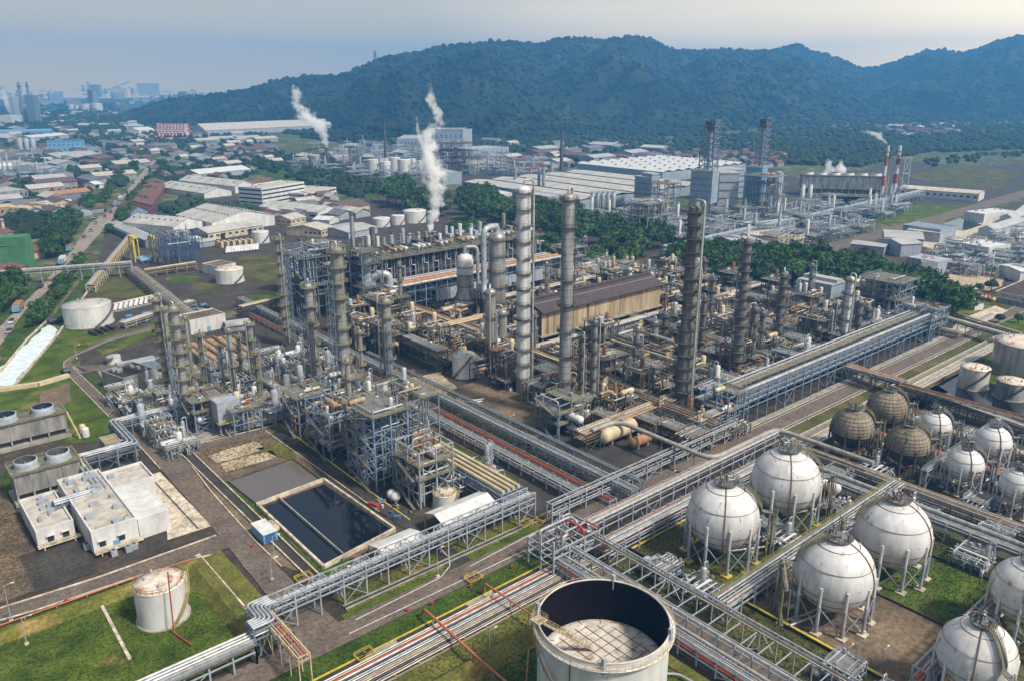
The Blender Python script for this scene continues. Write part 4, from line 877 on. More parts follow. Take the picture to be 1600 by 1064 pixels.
rack('rusty cream pipe bridge over the road mouth, lower centre',[(A_[0]-3.2,ya-3),(A_[0]-3.2,ya-21)],[6.4,7.6],2.6,5,'cream',[(-.9,7.8,.14,'cream'),(-.3,7.8,.16,'redor'),(.4,7.8,.14,'red'),(.9,7.8,.12,'tan'),(-.5,6.6,.14,'tan'),(.5,6.6,.14,'galv')],brace=9,postw=.22)
rack('wide band of sleeper pipes along the grass verge, lower centre',[(10,127-1),(133,127-1)],[.5],8.2,6,'conc',[( -3.8+7.6*i/12,.95,rr,mm) for i,(rr,mm) in enumerate(zip((.2,.12,.22,.16,.3,.12,.25,.2,.14,.3,.22,.18,.25),('cream','galv','dsteel','alu','tan','galv','alu','galv','dsteel','alu','red','cream','alu')))],brace=99,name='sleeper_pipes',postw=.3)
piperun('red pipe bridge crossing the sleeper pipes towards the open-top tank',[(*G(660,958,.6),.6),(*G(662,950,3),3),(*G(752,1032,3),3),(*G(790,1064,.8),.8)],.3,'redor',3,'pipe_bridge')
piperun('orange fire pipe from the verge to the open-top tank',[(*G(757,925,.5),.5),(*G(757,910,3.4),3.4),(*G(842,968,3.4),3.4)],.22,'redor',3)
piperun('orange pipe loop on the grass beside the open-top tank',[(*G(866,1002,.6),.6),(*G(826,1012,.6),.6),(*G(822,1064,.6),.6)],.18,'orange',.6)
piperun('pale pipe leaving the open-top tank foot across the grass',[(*G(1035,1052,1),1),(*G(1060,1052,1),1),(*G(1100,1075,1),1)],.28,'alu',1)
# double rack running to the lower right
rack('red-beamed double pipe rack beside the open-top tank',[(124.6,128),(124.6,18)],[2.2,4.2],3.4,5,'lsteel',[(-1.3,4.55,.3,'alu'),(1.2,4.6,.34,'alu'),(-.5,4.45,.18,'galv'),(.2,4.45,.2,'galv'),(-1.2,2.4,.16,'redor'),(-.7,2.4,.2,'red'),(-.2,2.4,.16,'galv'),(.4,2.4,.2,'galv'),(1,2.4,.2,'alu')],brace=5)
rack('tall grey pipe rack with ladder-like crossbeams over the lane',[(132.8,128),(132.8,18)],[5.4],9.5,4.2,'lsteel',[(-4.2,5.8,.36,'alu'),(-3.2,5.7,.2,'galv'),(4.3,6.9,.22,'alu'),(4.3,5.8,.3,'galv'),(3.6,5.7,.16,'cream')],top=6.6,brace=6,postw=.26)
# rack junction
structure('blue-grey steel rack junction beside the main road corner',121.5,126.5,3,2,5.5,4.8,[3.2,5.4,7.4],'lsteel','grate','lsteel',seed=3,npipe=16,name='rack_junction',pm=('alu','galv','alu','galv','red'),gear=1,dens=.0,stair=False,cat='pipe rack junction',roofdeck=False)
for i,(yy,zz,ww,nn,mm,lab) in enumerate([(131.5,7.2,4,6,'lsteel','high pipe rack with one bright silver top pipe leaving the junction beside the asphalt plot'),(124.2,4.6,5,8,'lsteel','low brown-piped rack in front of the yellow-footed sphere plot')]):
    rack(lab,[(137,yy),(232,yy)],[zz-2,zz],ww,6,mm,([(-1.4,zz+.5,.45,'alu')] if i==0 else [])+mixp(ww,zz,nn,('alu','galv','tan','galv','rust'),seed=i)+mixp(ww,zz-2,nn,('galv','dsteel','redor','alu'),(.12,.25),seed=i+9),brace=4)
rack('grey two-rail pipe rack edging the asphalt plot of the cream drum',[(139,146.8),(228,146.8)],[3,6.2],2.2,7,'lsteel',[(-.8,6.4,.2,'alu'),(.8,6.4,.16,'galv'),(.7,3.2,.18,'galv'),(-.7,3.2,.2,'alu')],brace=3)
rack('low wide sleeper rack of mixed pipes right of the road beyond the spheres',[(232,127),(425,127)],[1.0],10,7,'dsteel',mixp(10,1,13,('alu','cream','tan','galv','alu','rust'),seed=5),brace=99,name='sleeper_pipes')
# long elevated pipe walkway, B direction
rack('long silver pipe rack with goal-post walkway running past the dirt plot to the junction',[(165.8,430),(165.8,138)],[3.2,4.6],4,6,'steel',[(-1.4,4.95,.35,'alu'),(-.5,4.9,.25,'alu'),(.3,4.85,.2,'galv'),(1.1,4.9,.3,'alu'),(-1,3.4,.2,'galv'),(0,3.4,.2,'galv'),(1,3.4,.2,'alu')],brace=8)
rack('slim overhead handrail-like pipe frame above the service road by the dirt plot',[(170.5,300),(170.5,140)],[5.2],1.6,6,'steel',[(-.6,5.5,.2,'alu'),(.6,5.5,.14,'galv')],brace=99,postw=.25)
rack('red and orange pipe bundle with long thin red lines beside the silver rack',[(160.4,420),(160.4,142)],[1.6],3,6,'lsteel',[(-1.2,1.9,.2,'red'),(-.6,1.9,.2,'rust'),(0,1.9,.22,'redor'),(.7,1.9,.2,'dsteel'),(1.2,1.9,.15,'galv')],brace=99)
rack('brown-grey pipe rack by the white canopies',[(153.6,300),(153.6,150)],[2.4,3.6],3.4,6,'lsteel',mixp(3.4,3.6,5,('tan','alu','alu','galv'),seed=21)+mixp(3.4,2.4,4,('tan','galv'),seed=22),brace=6)
rack('broad blue rack of four thick flat-topped ducts ending at the truss rack',[(134.5,232),(134.5,158)],[3,5.2,7.2],8,5.5,'bsteel',[(o,7.8,.6,'cream') for o in (-3,-1.1,.8,2.7)]+mixp(8,5.2,8,('galv','alu'),seed=23)+mixp(8,3,8,('galv','steel'),seed=24),brace=4)
# left zigzag rack
z=7.5; L_=[G(320,620,z),G(178,656,z),G(206,688,z),G(114,702,z),G(166,758,z),G(85,785,z)]
rack('blue zigzag pipe rack with twin silver pipes from the left columns to the cooling towers',snap(L_),[4.6,6.4],3.2,5,'steel',[(-1.1,6.95,.42,'galv'),(.1,6.95,.42,'galv'),(1.2,6.8,.3,'galv'),(-1,4.9,.25,'dsteel'),(0,4.9,.25,'steel'),(1,4.9,.25,'dsteel')],brace=3)
# big right rack
bf=[(-4.7,13.7,.62,'alu'),(-3.3,13.3,.25,'galv'),(-2.5,13.25,.2,'dsteel'),(2.2,13.3,.22,'tan'),(3.0,13.3,.2,'galv'),(4.5,13.5,.42,'alu')]
rack('massive blue-grey multi-level pipe rack along the road, right of centre',[(236,156),(392,156)],[6.5,8.8,11,13],10.5,6.2,'bsteel',bf+mixp(10.5,11.2,9,('alu','galv','steel'),(.2,.4),seed=31)+mixp(10.5,9.2,9,('galv','alu','lsteel'),(.2,.4),seed=32)+mixp(10.5,7,8,('galv','steel'),(.2,.35),seed=33),brace=5,walk=(.2,13.2,2.2),walkmat='yel')
rack('low blue-grey pipe rack running on from the near end of the massive rack',[(214,153.5),(236,153.5)],[5.5,8],6,5.5,'bsteel',mixp(6,8,5,('alu','tan','galv'),(.2,.4),seed=36)+mixp(6,5.5,5,('galv','alu'),(.2,.3),seed=37),brace=2)
rack('tan pipe rack laid beside the massive rack on its plant side',[(232,165),(392,165)],[5,7.5],6,7,'steel',mixp(6,7.5,6,('tan','cream','alu','galv'),(.2,.45),seed=38)+mixp(6,5,5,('galv','alu','tan'),(.2,.3),seed=39),brace=4)
structure('blue steel pump tower standing on the near end of the massive rack',229,150.5,2,2,5,5,[8,13.5],'bsteel','grate','lsteel',seed=40,npipe=10,gear=3,pm=('alu','galv','tan'),stair=False)
structure('wide blue-framed end structure where the massive rack stops at the road',392,150,3,3,6,6,[6,10,14],'bsteel','grate','lsteel',seed=41,npipe=14,gear=5)
rack('reddish-brown pipe bridge crossing the road from the massive rack',[(312,150),(312,126)],[6.5],5,6,'steel',mixp(5,6.6,6,('tan','rust','alu','redor'),(.25,.4),seed=42),brace=99)
rack('dark flat pipe rack running from the sphere field past the pool tanks',[(310,126),(310,20)],[4,5.8],5,6,'dsteel',mixp(5,5.8,5,('tan','dsteel','rust'),seed=43)+mixp(5,4,6,('dsteel','galv'),seed=44),brace=5)
rack('long rust-brown pipe rack between the dark spheres and the big white ones',[(230,120),(230,15)],[2.6,4.4],5,6,'dsteel',mixp(5,4.4,6,('tan','alu','galv'),seed=45)+mixp(5,2.6,7,('galv','rust','alu','dsteel'),seed=46),brace=5)
rack('silver pipe rack with a large pipe passing behind the big white spheres',[(217,124),(217,15)],[3.4,5],4.5,6,'lsteel',[(1.6,5.8,.6,'alu'),(-1.6,5.3,.3,'alu')]+mixp(3,5,3,('galv','alu'),seed=47)+mixp(4.5,3.4,6,('galv','dsteel'),seed=48),brace=4)
rack('grey pipe rack cutting between the big spheres from the lane',[(139,88.5),(228,88.5)],[3.6,5.6],3.6,5.5,'lsteel',[(-1.3,6,.34,'alu'),(-.4,5.9,.22,'alu'),(.5,5.9,.2,'galv'),(1.3,6,.3,'alu')]+mixp(3.6,3.6,5,('galv','redor','alu'),seed=49),brace=3,walk=(2.3,5.6,.8))
rack('tall thin white rack beside the lower right spheres',[(150,48.2),(225,48.2)],[3.6,6.6],3,5,'lsteel',[(-1.1,6.9,.3,'alu'),(-.3,6.8,.2,'alu'),(1.1,6.8,.2,'galv')]+mixp(3,3.6,5,('tan','redor','cream'),seed=50),brace=2)
rack('brown pipe rack in the gap between the rows of small spheres',[(262,122),(262,20)],[2.4,4],4,6,'dsteel',mixp(4,4,5,('alu','tan','redor'),seed=51)+mixp(4,2.4,5,('dsteel','galv'),seed=52),brace=5)
rack('pipe rack behind the farthest small spheres by the pale road',[(287,122),(287,20)],[2.2],5,6,'dsteel',mixp(5,2.3,8,('cream','alu','tan'),seed=53),brace=9)
rack('slim walkway rack linking the tops of the small spheres',[(240,86.5),(300,86.5)],[6.5],1.6,8,'lsteel',[(-.5,6.8,.15,'galv')],brace=9,walk=(0,6.7,1.2),walkmat='lsteel')
# big curved pipe over the cream drum
piperun('fat grey pipe bending from the cream drum over the road to the spheres',[(*a,8) for a in snap([G(925,672,8),G(960,655,8),G(1115,716,8),G(1232,676,8),G(1345,735,8)])],.75,'pgrey',8,'large_pipe',step=12,n=12,rad=5)
x,y=G(962,676,4.5); drum('big cream horizontal drum on the asphalt plot under the fat pipe',x+2,y+1,4.5,15,2.7,'x','cream'); x,y=G(985,688,3); drum('rusty brown horizontal drum beside the big cream drum',x+3,y-2,3.2,8,1.8,'x','orange')

# kerbs, verge drains, hydrants and small yard things
def kerb(pts,w=.35,h=.22,mat='concl'):
    q=[G(*p) for p in pts]; m=MB()
    for i,(a,b) in enumerate(zip(q,q[1:])): m.beam((*a,h/2+.002*i),(*b,h/2+.002*i),w,h)
    struct('kerb',m,mat)
kerb([(207,661),(292,717),(330,768),(400,846),(440,885)]); kerb([(196,672),(250,732)]); kerb([(0,950),(150,903),(310,846),(338,836)],.6); kerb([(-20,975),(60,952),(210,902),(330,866)],.4)
kerb([(436,662),(600,784),(640,812)],.4,.3,'yelb'); kerb([(415,673),(592,799)],.3); kerb([(293,697),(400,671),(428,664)],.3); kerb([(186,642),(113,573)],.3); kerb([(170,651),(98,577)],.3)
kerb([(1270,958),(1212,974)],.3,.5,'yelb')
t=thing('verge_drain','yellow-kerbed dark drain along the main road verge','drain',(20,131.6,0)); part('channel',MB().bx(20,131.0,.01,134,132.2,.05),'blackp',t); part('kerb',MB().bx(20,132.2,0,134,132.5,.35),'yelb',t); part('cover',MB().bx(70,130.9,.06,78,132.2,.14).bx(98,130.9,.06,106,132.2,.14),'conc',t)
t=thing('verge_drain','stone-lined drain under the truss rack verge','drain',(75,147,0)); part('channel',MB().bx(75,149.6,.01,137,150.6,.05),'blackp',t); part('kerb',MB().bx(75,149.2,0,137,149.6,.3).bx(75,150.6,0,137,151,.3),'conc',t)
def hydrant(x,y,lab): 
    t=thing('hydrant',lab,'hydrant',(x,y,0),'red hydrants'); part('post',MB().cyl(x,y,0,1.1,.22,8),'red',t); part('outlet',MB().tube([(x-.5,y,.8),(x+.5,y,.8)],.16,6),'red',t)
for px,py in [(637,955),(675,945),(735,918),(800,888),(348,930),(357,938),(104,940),(395,855),(612,770),(575,735),(1232,655),(190,735)]: hydrant(*G(px,py),'red fire hydrant post beside a kerb or fire main')
for i,(px,py) in enumerate([(392,1010),(475,905),(545,915),(570,1025),(740,905),(820,820),(700,850),(850,812)]):
    x,y=G(px,py); t=thing('valve_pit','yellow-railed valve pit sunk in the verge below the pipe racks','valve pit',(x,y,0),'yellow-railed valve pits'); part('pit',MB().bx(x-2,y-1.4,.02,x+2,y+1.4,.12),'blackp',t); part('railing',MB().rail([(x-2,y-1.4,.1),(x+2,y-1.4,.1),(x+2,y+1.4,.1),(x-2,y+1.4,.1)],1,.1,1.3,True),'yelb',t); part('valve',MB().cyl(x,y,.1,1.2,.3,8).tube([(x-1.4,y,.5),(x+1.4,y,.5)],.2,6),'rust',t)
rg=random.Random(44)
for lab,cx,cy,n,mm in [('loose stored steel and drums beside the dark pond corner',*G(560,875),7,('rust','lsteel','white')),('small stacked crates and red drums by the dark pond wall',*G(592,790),8,('lblue','red','white','lsteel')),('scrap and valves stored at the foot of the open steel structures',*G(622,800),8,('yel','blue','dsteel')),('dark scrap heap on the service yard',*G(648,582),6,('dsteel','blackp','rust')),('two bright pipe bends lying on the dirt plot',*G(730,625),0,())]:
    for i in range(n): x,y=cx+rg.uniform(-4,4),cy+rg.uniform(-3,3); s_=rg.uniform(.5,1.6); t=thing('crate','small stored crate or drum in the '+('pond-side clutter' if cx<130 else 'service yard scrap'),'crate',(x,y,0),'stored crates and drums'); part('body',MB().box(x,y,s_*.4,s_,s_*1.4,s_*.8,rg.uniform(0,1)) if i%2 else MB().cyl(x,y,0,s_,s_*.4,10),mm[i%len(mm)],t); part('strap',MB().box(x,y,s_*.82,s_*.2,s_*1.42,.06),'dsteel',t)
x,y=G(728,628); piperun('bright spare pipe bend lying on the dirt plot',[(x,y,.4),(x+1,y-3,.4),(x+5,y-4,.4)],.35,'white',.4,step=90); piperun('second bright spare pipe bend lying on the dirt plot',[(x+2,y+1,.4),(x+3,y-1.6,.4),(x+7,y-2.5,.4)],.35,'white',.4,step=90)
x,y=G(612,775,1.8)
for i,(px,py) in enumerate([(612,772),(618,776)]):
    x,y=G(px,py,2); t=thing('small_sphere','small white ball tank, '+('left','right')[i]+' of the pair at the structure foot','vessel',(x,y,0)); part('shell',MB().lathe([(max(.01,1.5*math.sin(PI*k/10)),2.2-1.5*math.cos(PI*k/10)) for k in range(11)],x,y,16),'white',t); part('leg',MB().cyl(x,y,0,.8,.5,8),'lsteel',t)
# ================================================================ weeds and tufts on the near grass (uncountable)
def tufts(name,rects,n,seed,mat,h=.5):
    rg=random.Random(seed); V=[];Fc=[]
    tot=sum((c-a)*(d-b) for a,b,c,d in rects)
    for (a,b,c,d) in rects:
        for _ in range(int(n*(c-a)*(d-b)/tot)):
            x,y=rg.uniform(a,c),rg.uniform(b,d); s=rg.uniform(.08,.28); an=rg.uniform(0,3.14)
            for k in range(3):
                e=an+k*1.05; dx,dy=s*math.cos(e),s*math.sin(e); o=len(V); hh=h*rg.uniform(.4,1.2); V+=[(x-dx,y-dy,0.02),(x+dx,y+dy,0.02),(x+dx*.3+rg.uniform(-.2,.2),y+dy*.3,hh)]; Fc.append((o,o+1,o+2))
    o=npmesh(name,np.array(V),np.array(Fc),mat,False); tag(o,'rough tufts of grass and weeds',None,None,'stuff')
tufts('grass_tufts',[(-30,150,36,190),(38,152,56,188),(75,147.5,137,154),(20,127.5,134,131),(20,60,118,110),(178,90,207,121),(146,90,178,121),(179,51,204,77),(20,132.5,134,138),(135,20,149,88),(205,20,216,88)],30000,3,'grass',.28)
tufts('dry_tufts',[(-20,206,24,262),(80,236,108,262),(20,110,118,122),(150,190,170,260),(-40,190,54,196),(232,108,330,121),(138,90,150,124)],14000,4,'grassm',.25)
def cells(x0,x1,y0,y1,dx,dy,skip=(),poly=None,seed=1,p=1.):
    rg=random.Random(seed); out=[]; y=y0
    while y<y1:
        x=x0
        while x<x1:
            if rg.random()<p and not any(a<=x<=c and b<=y<=d for a,b,c,d in skip): out.append((x+rg.uniform(-1,1),y+rg.uniform(-1,1)))
            x+=dx
        y+=dy
    return out
def B2(kind,label,a,b,depth,h,wall,roof,rise=0,pyt=None,ang=None,**k):
    """building from the two ends (picture-measured ground points) of the face towards the viewer"""
    p,q=G(*a),G(*b); L_=math.dist(p,q); an=math.atan2(q[1]-p[1],q[0]-p[0]) if ang is None else ang
    if pyt is not None: h=hfor(p[0],p[1],pyt)
    t=gable(label,0,0,L_,depth,h,rise,wall,roof,**k) if kind=='g' else flat(label,0,0,L_,depth,h,wall,roof,**k)
    c,s=math.cos(an),math.sin(an); t.location=(p[0]+L_/2*c-depth/2*s,p[1]+L_/2*s+depth/2*c,0); t.rotation_euler=(0,0,an); return t
# ================================================================ columns
tower('tall white column streaked with rust, tallest at the picture centre',817,610,293,22,'colw',12,'dsteel','dsteel',skirt='concw',n=24,plat=1.1)
tower('tall grey column just right of the white one, wrapped in pipes',881,652,303,19,'col',8,'dsteel','dsteel',n=24,plat=1.2)
tower('tall dark rusty column with a narrow top, right of the long brown roof',1064,648,322,20,'cold',15,'dsteel','dsteel',skirt='dsteel',taper=(1.28,.42),n=24,plat=1.3)
tower('slim dark rusty column beyond the dark tapering one',1149,592,372,13,'cold',14,'dsteel','dsteel',taper=(1.25,.5),plat=1.2)
tower('grey-brown slim column by the red-roofed shed',1212,556,425,12,'cold',8,'dsteel','dsteel',plat=1.2)
tower('thin yellow-railed column left of the steam-cracking structure',449,540,368,9,'col',9,'yel','olive',plat=1.5)
tower('grey yellow-railed column with flat ring top between the furnaces and the pond',494,606,442,13,'col',5,'yel','olive')
tower('thick grey column with yellow-green ring platforms, tallest of the left group',543,645,385,16,'col',10,'yel','olive',taper=(1.2,.4),plat=1.5)
tower('grey banded column with white overhead duct right of the thickest left column',609,612,465,15,'col',6,'yel','olive')
tower('short slim grey column rising from the front steel structure',630,705,612,8,'col',4,'yel','olive',plat=1)
tower('left slender column of the twin pair beside the brown basins',263,618,462,10,'col',9,'yel','olive',plat=1.5)
tower('thin companion column leaning beside the left twin column',276,622,478,6,'stain',3,'yel','olive',plat=.7)
tower('right column of the twin pair with yellow railed rings',296,668,476,12,'col',8,'yel','olive',plat=1.6)
tower('very thin pipe-like column beside the right twin',308,640,490,5,'stain',3,'yel','olive',plat=.7)
tower('fat banded stainless vessel under a huge overhead pipe',777,505,368,27,'stain',5,'dsteel','dsteel',plat=1.2,pipe=False,n=28)
x,y=G(760,500); r_=1.4
x,y=G(777,505); ht=hfor(x,y,358); xl,yl=G(757,512)
piperun('huge grey inverted-U pipe over the fat banded vessel',[(x,y,ht-2),(x,y,ht+1.5),(xl,yl,ht+1.5),(xl,yl,ht*.40),(xl-4,yl-6,ht*.36)],1.5,'galv',name='overhead_pipe',step=900,n=12,rad=4)
# bottle shaped quench vessel
x,y=G(728,494); h=hfor(x,y,397); r=13*Pj(x,y,h/2)[2]/F; t=thing('quench_tower','bottle-shaped vessel with white top, grey middle and flared dark base','vessel',(x,y,0))
part('base',MB().lathe([(r*1.38,0),(r*1.38,h*.19)],x,y,28),'concw',t); part('band',MB().lathe([(r*1.4,h*.19),(r*1.36,h*.28)],x,y,28),'white',t)
part('shell',MB().lathe([(r*1.36,h*.28),(r,h*.42),(r,h*.68)],x,y,28),'stain',t); part('top',MB().lathe([(r,h*.68),(r,h*.9),(r*.8,h*.965),(r*.4,h),(.02,h)],x,y,28),'white',t)
for k,f in enumerate((.3,.5,.68,.8)): part('ring',MB().ring(x,y,h*f,r*(1.4 if k==0 else 1.03),.22,28,5),'dsteel',t)
part('overhead_pipe',MB().tube(rnd([(x,y,h),(x,y,h+3.5),(x+r+2,y-r*.6,h+3.5),(x+r+2,y-r*.6,5)],3,4),.9,10),'galv',t)
for s in [('polished pointed-top column in front of the fat banded vessel',767,578,452,17,'stain',3,'stain'),('shorter ribbed silver vessel beside the polished column',785,566,484,15,'stain',2,'galv'),('slender dark column in the shade of the tall grey one',907,645,520,9,'cold',5,'dsteel'),('slender grey column with ring cap beside the long brown roof',925,643,497,10,'col',6,'dsteel'),
          ('small column standing between the brown roof and the dark tapering column',1037,545,490,10,'cold',3,'dsteel'),('small squat column with flared cap by the brown roof',1022,552,502,11,'col',2,'dsteel'),('stubby grey column in the open black floor area',995,592,532,12,'col',3,'dsteel'),
          ('slim pale chimney-like column behind the brown roof',982,475,417,7,'colw',2,'galv'),('dark double column behind the brown roof near the low control building',1052,460,407,9,'cold',5,'dsteel'),('red-brown banded thin stack beside the dark column',1097,470,404,6,'cold',3,'rust'),
          ('cream-coloured slab-sided vessel behind the brown roof',945,485,453,11,'colw',1,'galv'),('tall silver column with white lower half by the grey hopper house',1314,548,432,13,'colw',5,'dsteel'),('banded grey column to the right of the silver one',1335,540,468,11,'cold',4,'dsteel'),('banded grey column left of the silver one',1302,535,474,10,'col',4,'dsteel'),('grey reactor column above the massive rack',1350,528,480,12,'cold',4,'dsteel'),
          ('grey vessel with round cap between pipes near the massive rack',1290,545,490,12,'col',2,'dsteel'),('pair-standing dark column beyond the slim dark one',1172,575,478,11,'cold',4,'dsteel'),('short dark column close to the slim dark one',1185,570,485,9,'cold',3,'dsteel'),
          ('slim braced column rising over the brown basins',353,628,535,5,'bsteel',5,'yel'),('slim yellow-railed column among the left pipework',408,640,545,6,'cold',4,'yel'),('slim yellow-railed column beside the left twin group pipes',380,600,520,6,'col',4,'yel')]:
    tower(*s[:5],s[5],s[6],s[7],'dsteel' if s[7]!='yel' else 'olive',plat=1.0,n=16)
# ================================================================ front steel structures (blue-grey, yellow rails)
structure('tall open blue steel structure beside the pond road, seven storeys',110.8,194,2,3,6,5.6,[4,8,12,16,20,24.5],'bsteel','grate','yel',seed=60,npipe=16,gear=7,dens=.3,pm=('alu','galv','galv'),roofdeck=False)
structure('yellow-railed steel structure topping the tall blue one at its far side',124,196,2,3,6,6,[6,11,16,21,25.5],'steel','grate','yel',seed=61,npipe=26,gear=14,dens=.5,roofdeck=False)
structure('stepped blue steel structure with crowded decks behind the tall one',110.5,222,2,3,6,5.6,[4.5,9,13.5,17],'bsteel','grate','yel',seed=62,npipe=24,gear=12,dens=.45,roofdeck=False)
structure('far corner steel structure carrying a horizontal vessel',111,246,2,2,6,5.5,[5,9,14.5],'steel','grate','yel',seed=63,npipe=16,gear=7,dens=.5)
structure('front right steel structure with rooftop frame next to the small white tank',115.4,177,2,2,6,6.2,[4.5,9,13.5,18],'lsteel','grate','yel',seed=64,npipe=20,gear=8,dens=.45,roofdeck=False)
structure('crowded steel structure between the thick column and the service road',128,222,2,3,6,6,[5,9.5,14],'steel','grate','yel',seed=65,npipe=30,gear=14,dens=.6,roofdeck=False)
structure('yellow-green decked structure behind the grey ring-top column',126,250,2,2,7,6,[5,10,15],'steel','grate','yel',seed=66,npipe=22,gear=11,dens=.6,roofdeck=False)
structure('pipe-laden steel frame at the foot of the right twin column',84,272,2,2,6,6,[4,8,12],'bsteel','grate','yel',seed=67,npipe=16,gear=6,dens=.5)
structure('steel frame holding the grey box next to the twin columns',94,262,2,2,5,5,[4,9],'bsteel','grate','yel',seed=68,npipe=10,gear=2,dens=.4)
x,y=G(352,640,8); t=thing('equipment_box','big pale grey boxed unit raised on blue steel','process unit',(x,y,6)); part('casing',MB().bx(x-4,y-3.5,5,x+4,y+3.5,12.5),'lsteel',t); part('platform',MB().bx(x-4.5,y-5,4.7,x+4.5,y+4,4.95),'yel',t); part('handrail',MB().rail([(x-4.5,y-5,5),(x+4.5,y-5,5)],1.1,.09),'yel',t); part('support',MB().bx(x-3.8,y-3.3,0,x-3.2,y-2.7,4.7).bx(x+3.2,y-3.3,0,x+3.8,y-2.7,4.7),'bsteel',t)
structure('blue-grey decked frame with two white drum ends by the asphalt plot',180,186,2,2,6,6,[5,9,12.5],'bsteel','grate','yel',seed=69,npipe=12,gear=5,gm=('white','cream'))
drum('white drum whose round end shows in the blue-grey decked frame',186,184.5,7.2,7,1.4,'y','white'); drum('small white drum low in the blue-grey decked frame',186,184.8,2.8,5,1,'y','white')
structure('rusty-topped steel frame in front of the polished column',204,250,2,2,6,6,[5.5,11],'dsteel','rust','dsteel',seed=70,npipe=14,gear=9,gm=('white','tan','alu'))
structure('dense brown pipe tower left of the bottle-shaped vessel',196,330,3,3,6,6,[6,12,17],'dsteel','olive','dsteel',seed=71,npipe=30,gear=14,pm=('tan','alu','galv','rust'))
structure('grey steel box tower at the far right end of the plant',414,176,3,3,7,7,[6,11,16,20],'lsteel','olive','lsteel',seed=72,npipe=16,gear=6)
structure('open steel deck block right of the grey hopper house',428,198,3,2,7,7,[6,11],'steel','olive','lsteel',seed=73,npipe=18,gear=10)
# ================================================================ furnaces : left block and the long row
structure('tall dark steel furnace block with yard of bends on its face',182,380,4,4,6.5,6.5,[6,12,17,22,27,32,36],'steel','grate','dsteel',seed=80,npipe=30,gear=8,dens=.7,pm=('galv','alu','lsteel'))
B2('f','cream-grey box house hung beside the tall dark furnace block',(437,458),(459,462),14,0,'lsteel','roofm',pyt=396,par=.3)
for k in range(8):
    x0=212+k*15.5; t=thing('cracking_furnace','steel-clad cracking furnace in the long row behind the orange pipes','furnace',(x0+7,378,0),'cracking furnaces in one long row')
    part('casing',MB().bx(x0+1,368,8,x0+13,392,27),'dsteel',t); fr=MB()
    for xx in (x0,x0+7,x0+14):
        for yy in (366,393): fr.beam((xx,yy,0),(xx,yy,31),.5)
        for z in (8,14,20,26,30): fr.beam((xx,366,z),(xx,393,z),.35)
    for yy in (366,393):
        for z in (8,14,20,26,30): fr.beam((x0,yy,z),(x0+14,yy,z),.35)
    part('frame',fr,'steel',t); part('deck',MB().bx(x0-.5,362,29.6,x0+15,395,30),'olive',t); part('railing',MB().rail([(x0-.5,362,30),(x0+15,362,30)],1.3,.12,1.8),'dsteel',t)
    for q in (3,10):
        part('riser_pipe',MB().tube(rnd([(x0+q,364.5,30.5),(x0+q,364,24),(x0+q+2.5,364,24),(x0+q+2.5,364,12)],.8),.35,7),'alu',t); part('riser_pipe',MB().tube(rnd([(x0+q-1,364.5,28),(x0+q-1,364,17),(x0+q+1,363,17),(x0+q+1,360,16)],.8),.28,6),'galv',t)
    for q,rr in ((4,1.1),(7.5,1.1),(11,1.1)): part('steam_drum',drumM(MB(),(x0+q,370,32.2),(x0+q,376,32.2),rr,9),('white','alu','tan')[(k+int(q))%3],t)
    rq=random.Random(k*5+1)
    for q in (3.5,7,10.5):
        if rq.random()<.85: part('stack',MB().cyl(x0+q,386+rq.uniform(-5,3),30,rq.uniform(34,41),rq.uniform(.8,1.3),12),rq.choice(('white','lsteel','col','concw')),t)
        part('duct',MB().bx(x0+q-1.2,381,30,x0+q+1.2,386,rq.uniform(31.5,34)),rq.choice(('steel','lsteel','dsteel')),t)
    rg=random.Random(k); m=MB()
    for _ in range(12): a,b=x0+rg.uniform(0,14),rg.uniform(364,392); m.tube(rnd([(a,b,30),(a,b,30+rg.uniform(1,3)),(a+rg.uniform(-3,3),b,32.5),(a,b+rg.uniform(-3,3),32.5)],.4),.25,5)
    part('valve_manifold',m,('tan','rust','alu')[k%3],t)
rack('raised pipe deck with orange headers edged by a fat silver pipe, before the furnaces',[(222,357),(336,357)],[8,14,17.5],16,7,'bsteel',[(-8.8,17.9,.9,'alu'),(-6.4,18.6,1.0,'orange'),(-4.2,18.4,.5,'rust')]+mixp(13,17.6,8,('tan','galv','rust','alu'),(.2,.5),seed=81),brace=3,postw=.5)
piperun('fat silver pipe wrapping the left end of the raised pipe deck',[(214,392,18),(214,348,18),(222,348.2,18)],.9,'alu',name='large_pipe',step=900,n=10)
t=thing('clad_wall','white panelled windbreak below the raised pipe deck','wall',(262,349,0)); part('wall',MB().bx(242,347.6,6,326,348.2,12.5),'lsteel',t)
for i in range(12): part('panel_seam',MB().bx(244+i*7,347.5,6,244.3+i*7,347.58,12.5),'dsteel',t)
# heater with ducts
x,y=G(577,500); t=thing('process_heater','grey steel heater tower with round silver bends between thick column and furnaces','furnace',(x,y,0)); h=hfor(x,y,392)
part('casing',MB().bx(x-3.2,y-3.2,8,x+3.2,y+3.2,h*.55),'galv',t); part('upper_casing',MB().lathe([(3,h*.55),(2.2,h*.62),(2.2,h*.8),(3.4,h*.86),(3.4,h*.98)],x,y,14),'lsteel',t); fr=MB()
for a in (-6,6):
    for b in (-6,6): fr.beam((x+a,y+b,0),(x+a,y+b,h),.5)
for i in range(6):
    z=h*(i+1)/6
    for a,b,c,d in ((-6,-6,6,-6),(6,-6,6,6),(6,6,-6,6),(-6,6,-6,-6)): fr.beam((x+a,y+b,z),(x+c,y+d,z),.35)
    if i<5: fr.beam((x-6,y-6,z),(x+6,y-6,z+h/6),.2); fr.beam((x+6,y-6,z),(x-6,y-6,z+h/6),.2); fr.beam((x-6,y-6,z),(x-6,y+6,z+h/6),.2)
part('frame',fr,'steel',t)
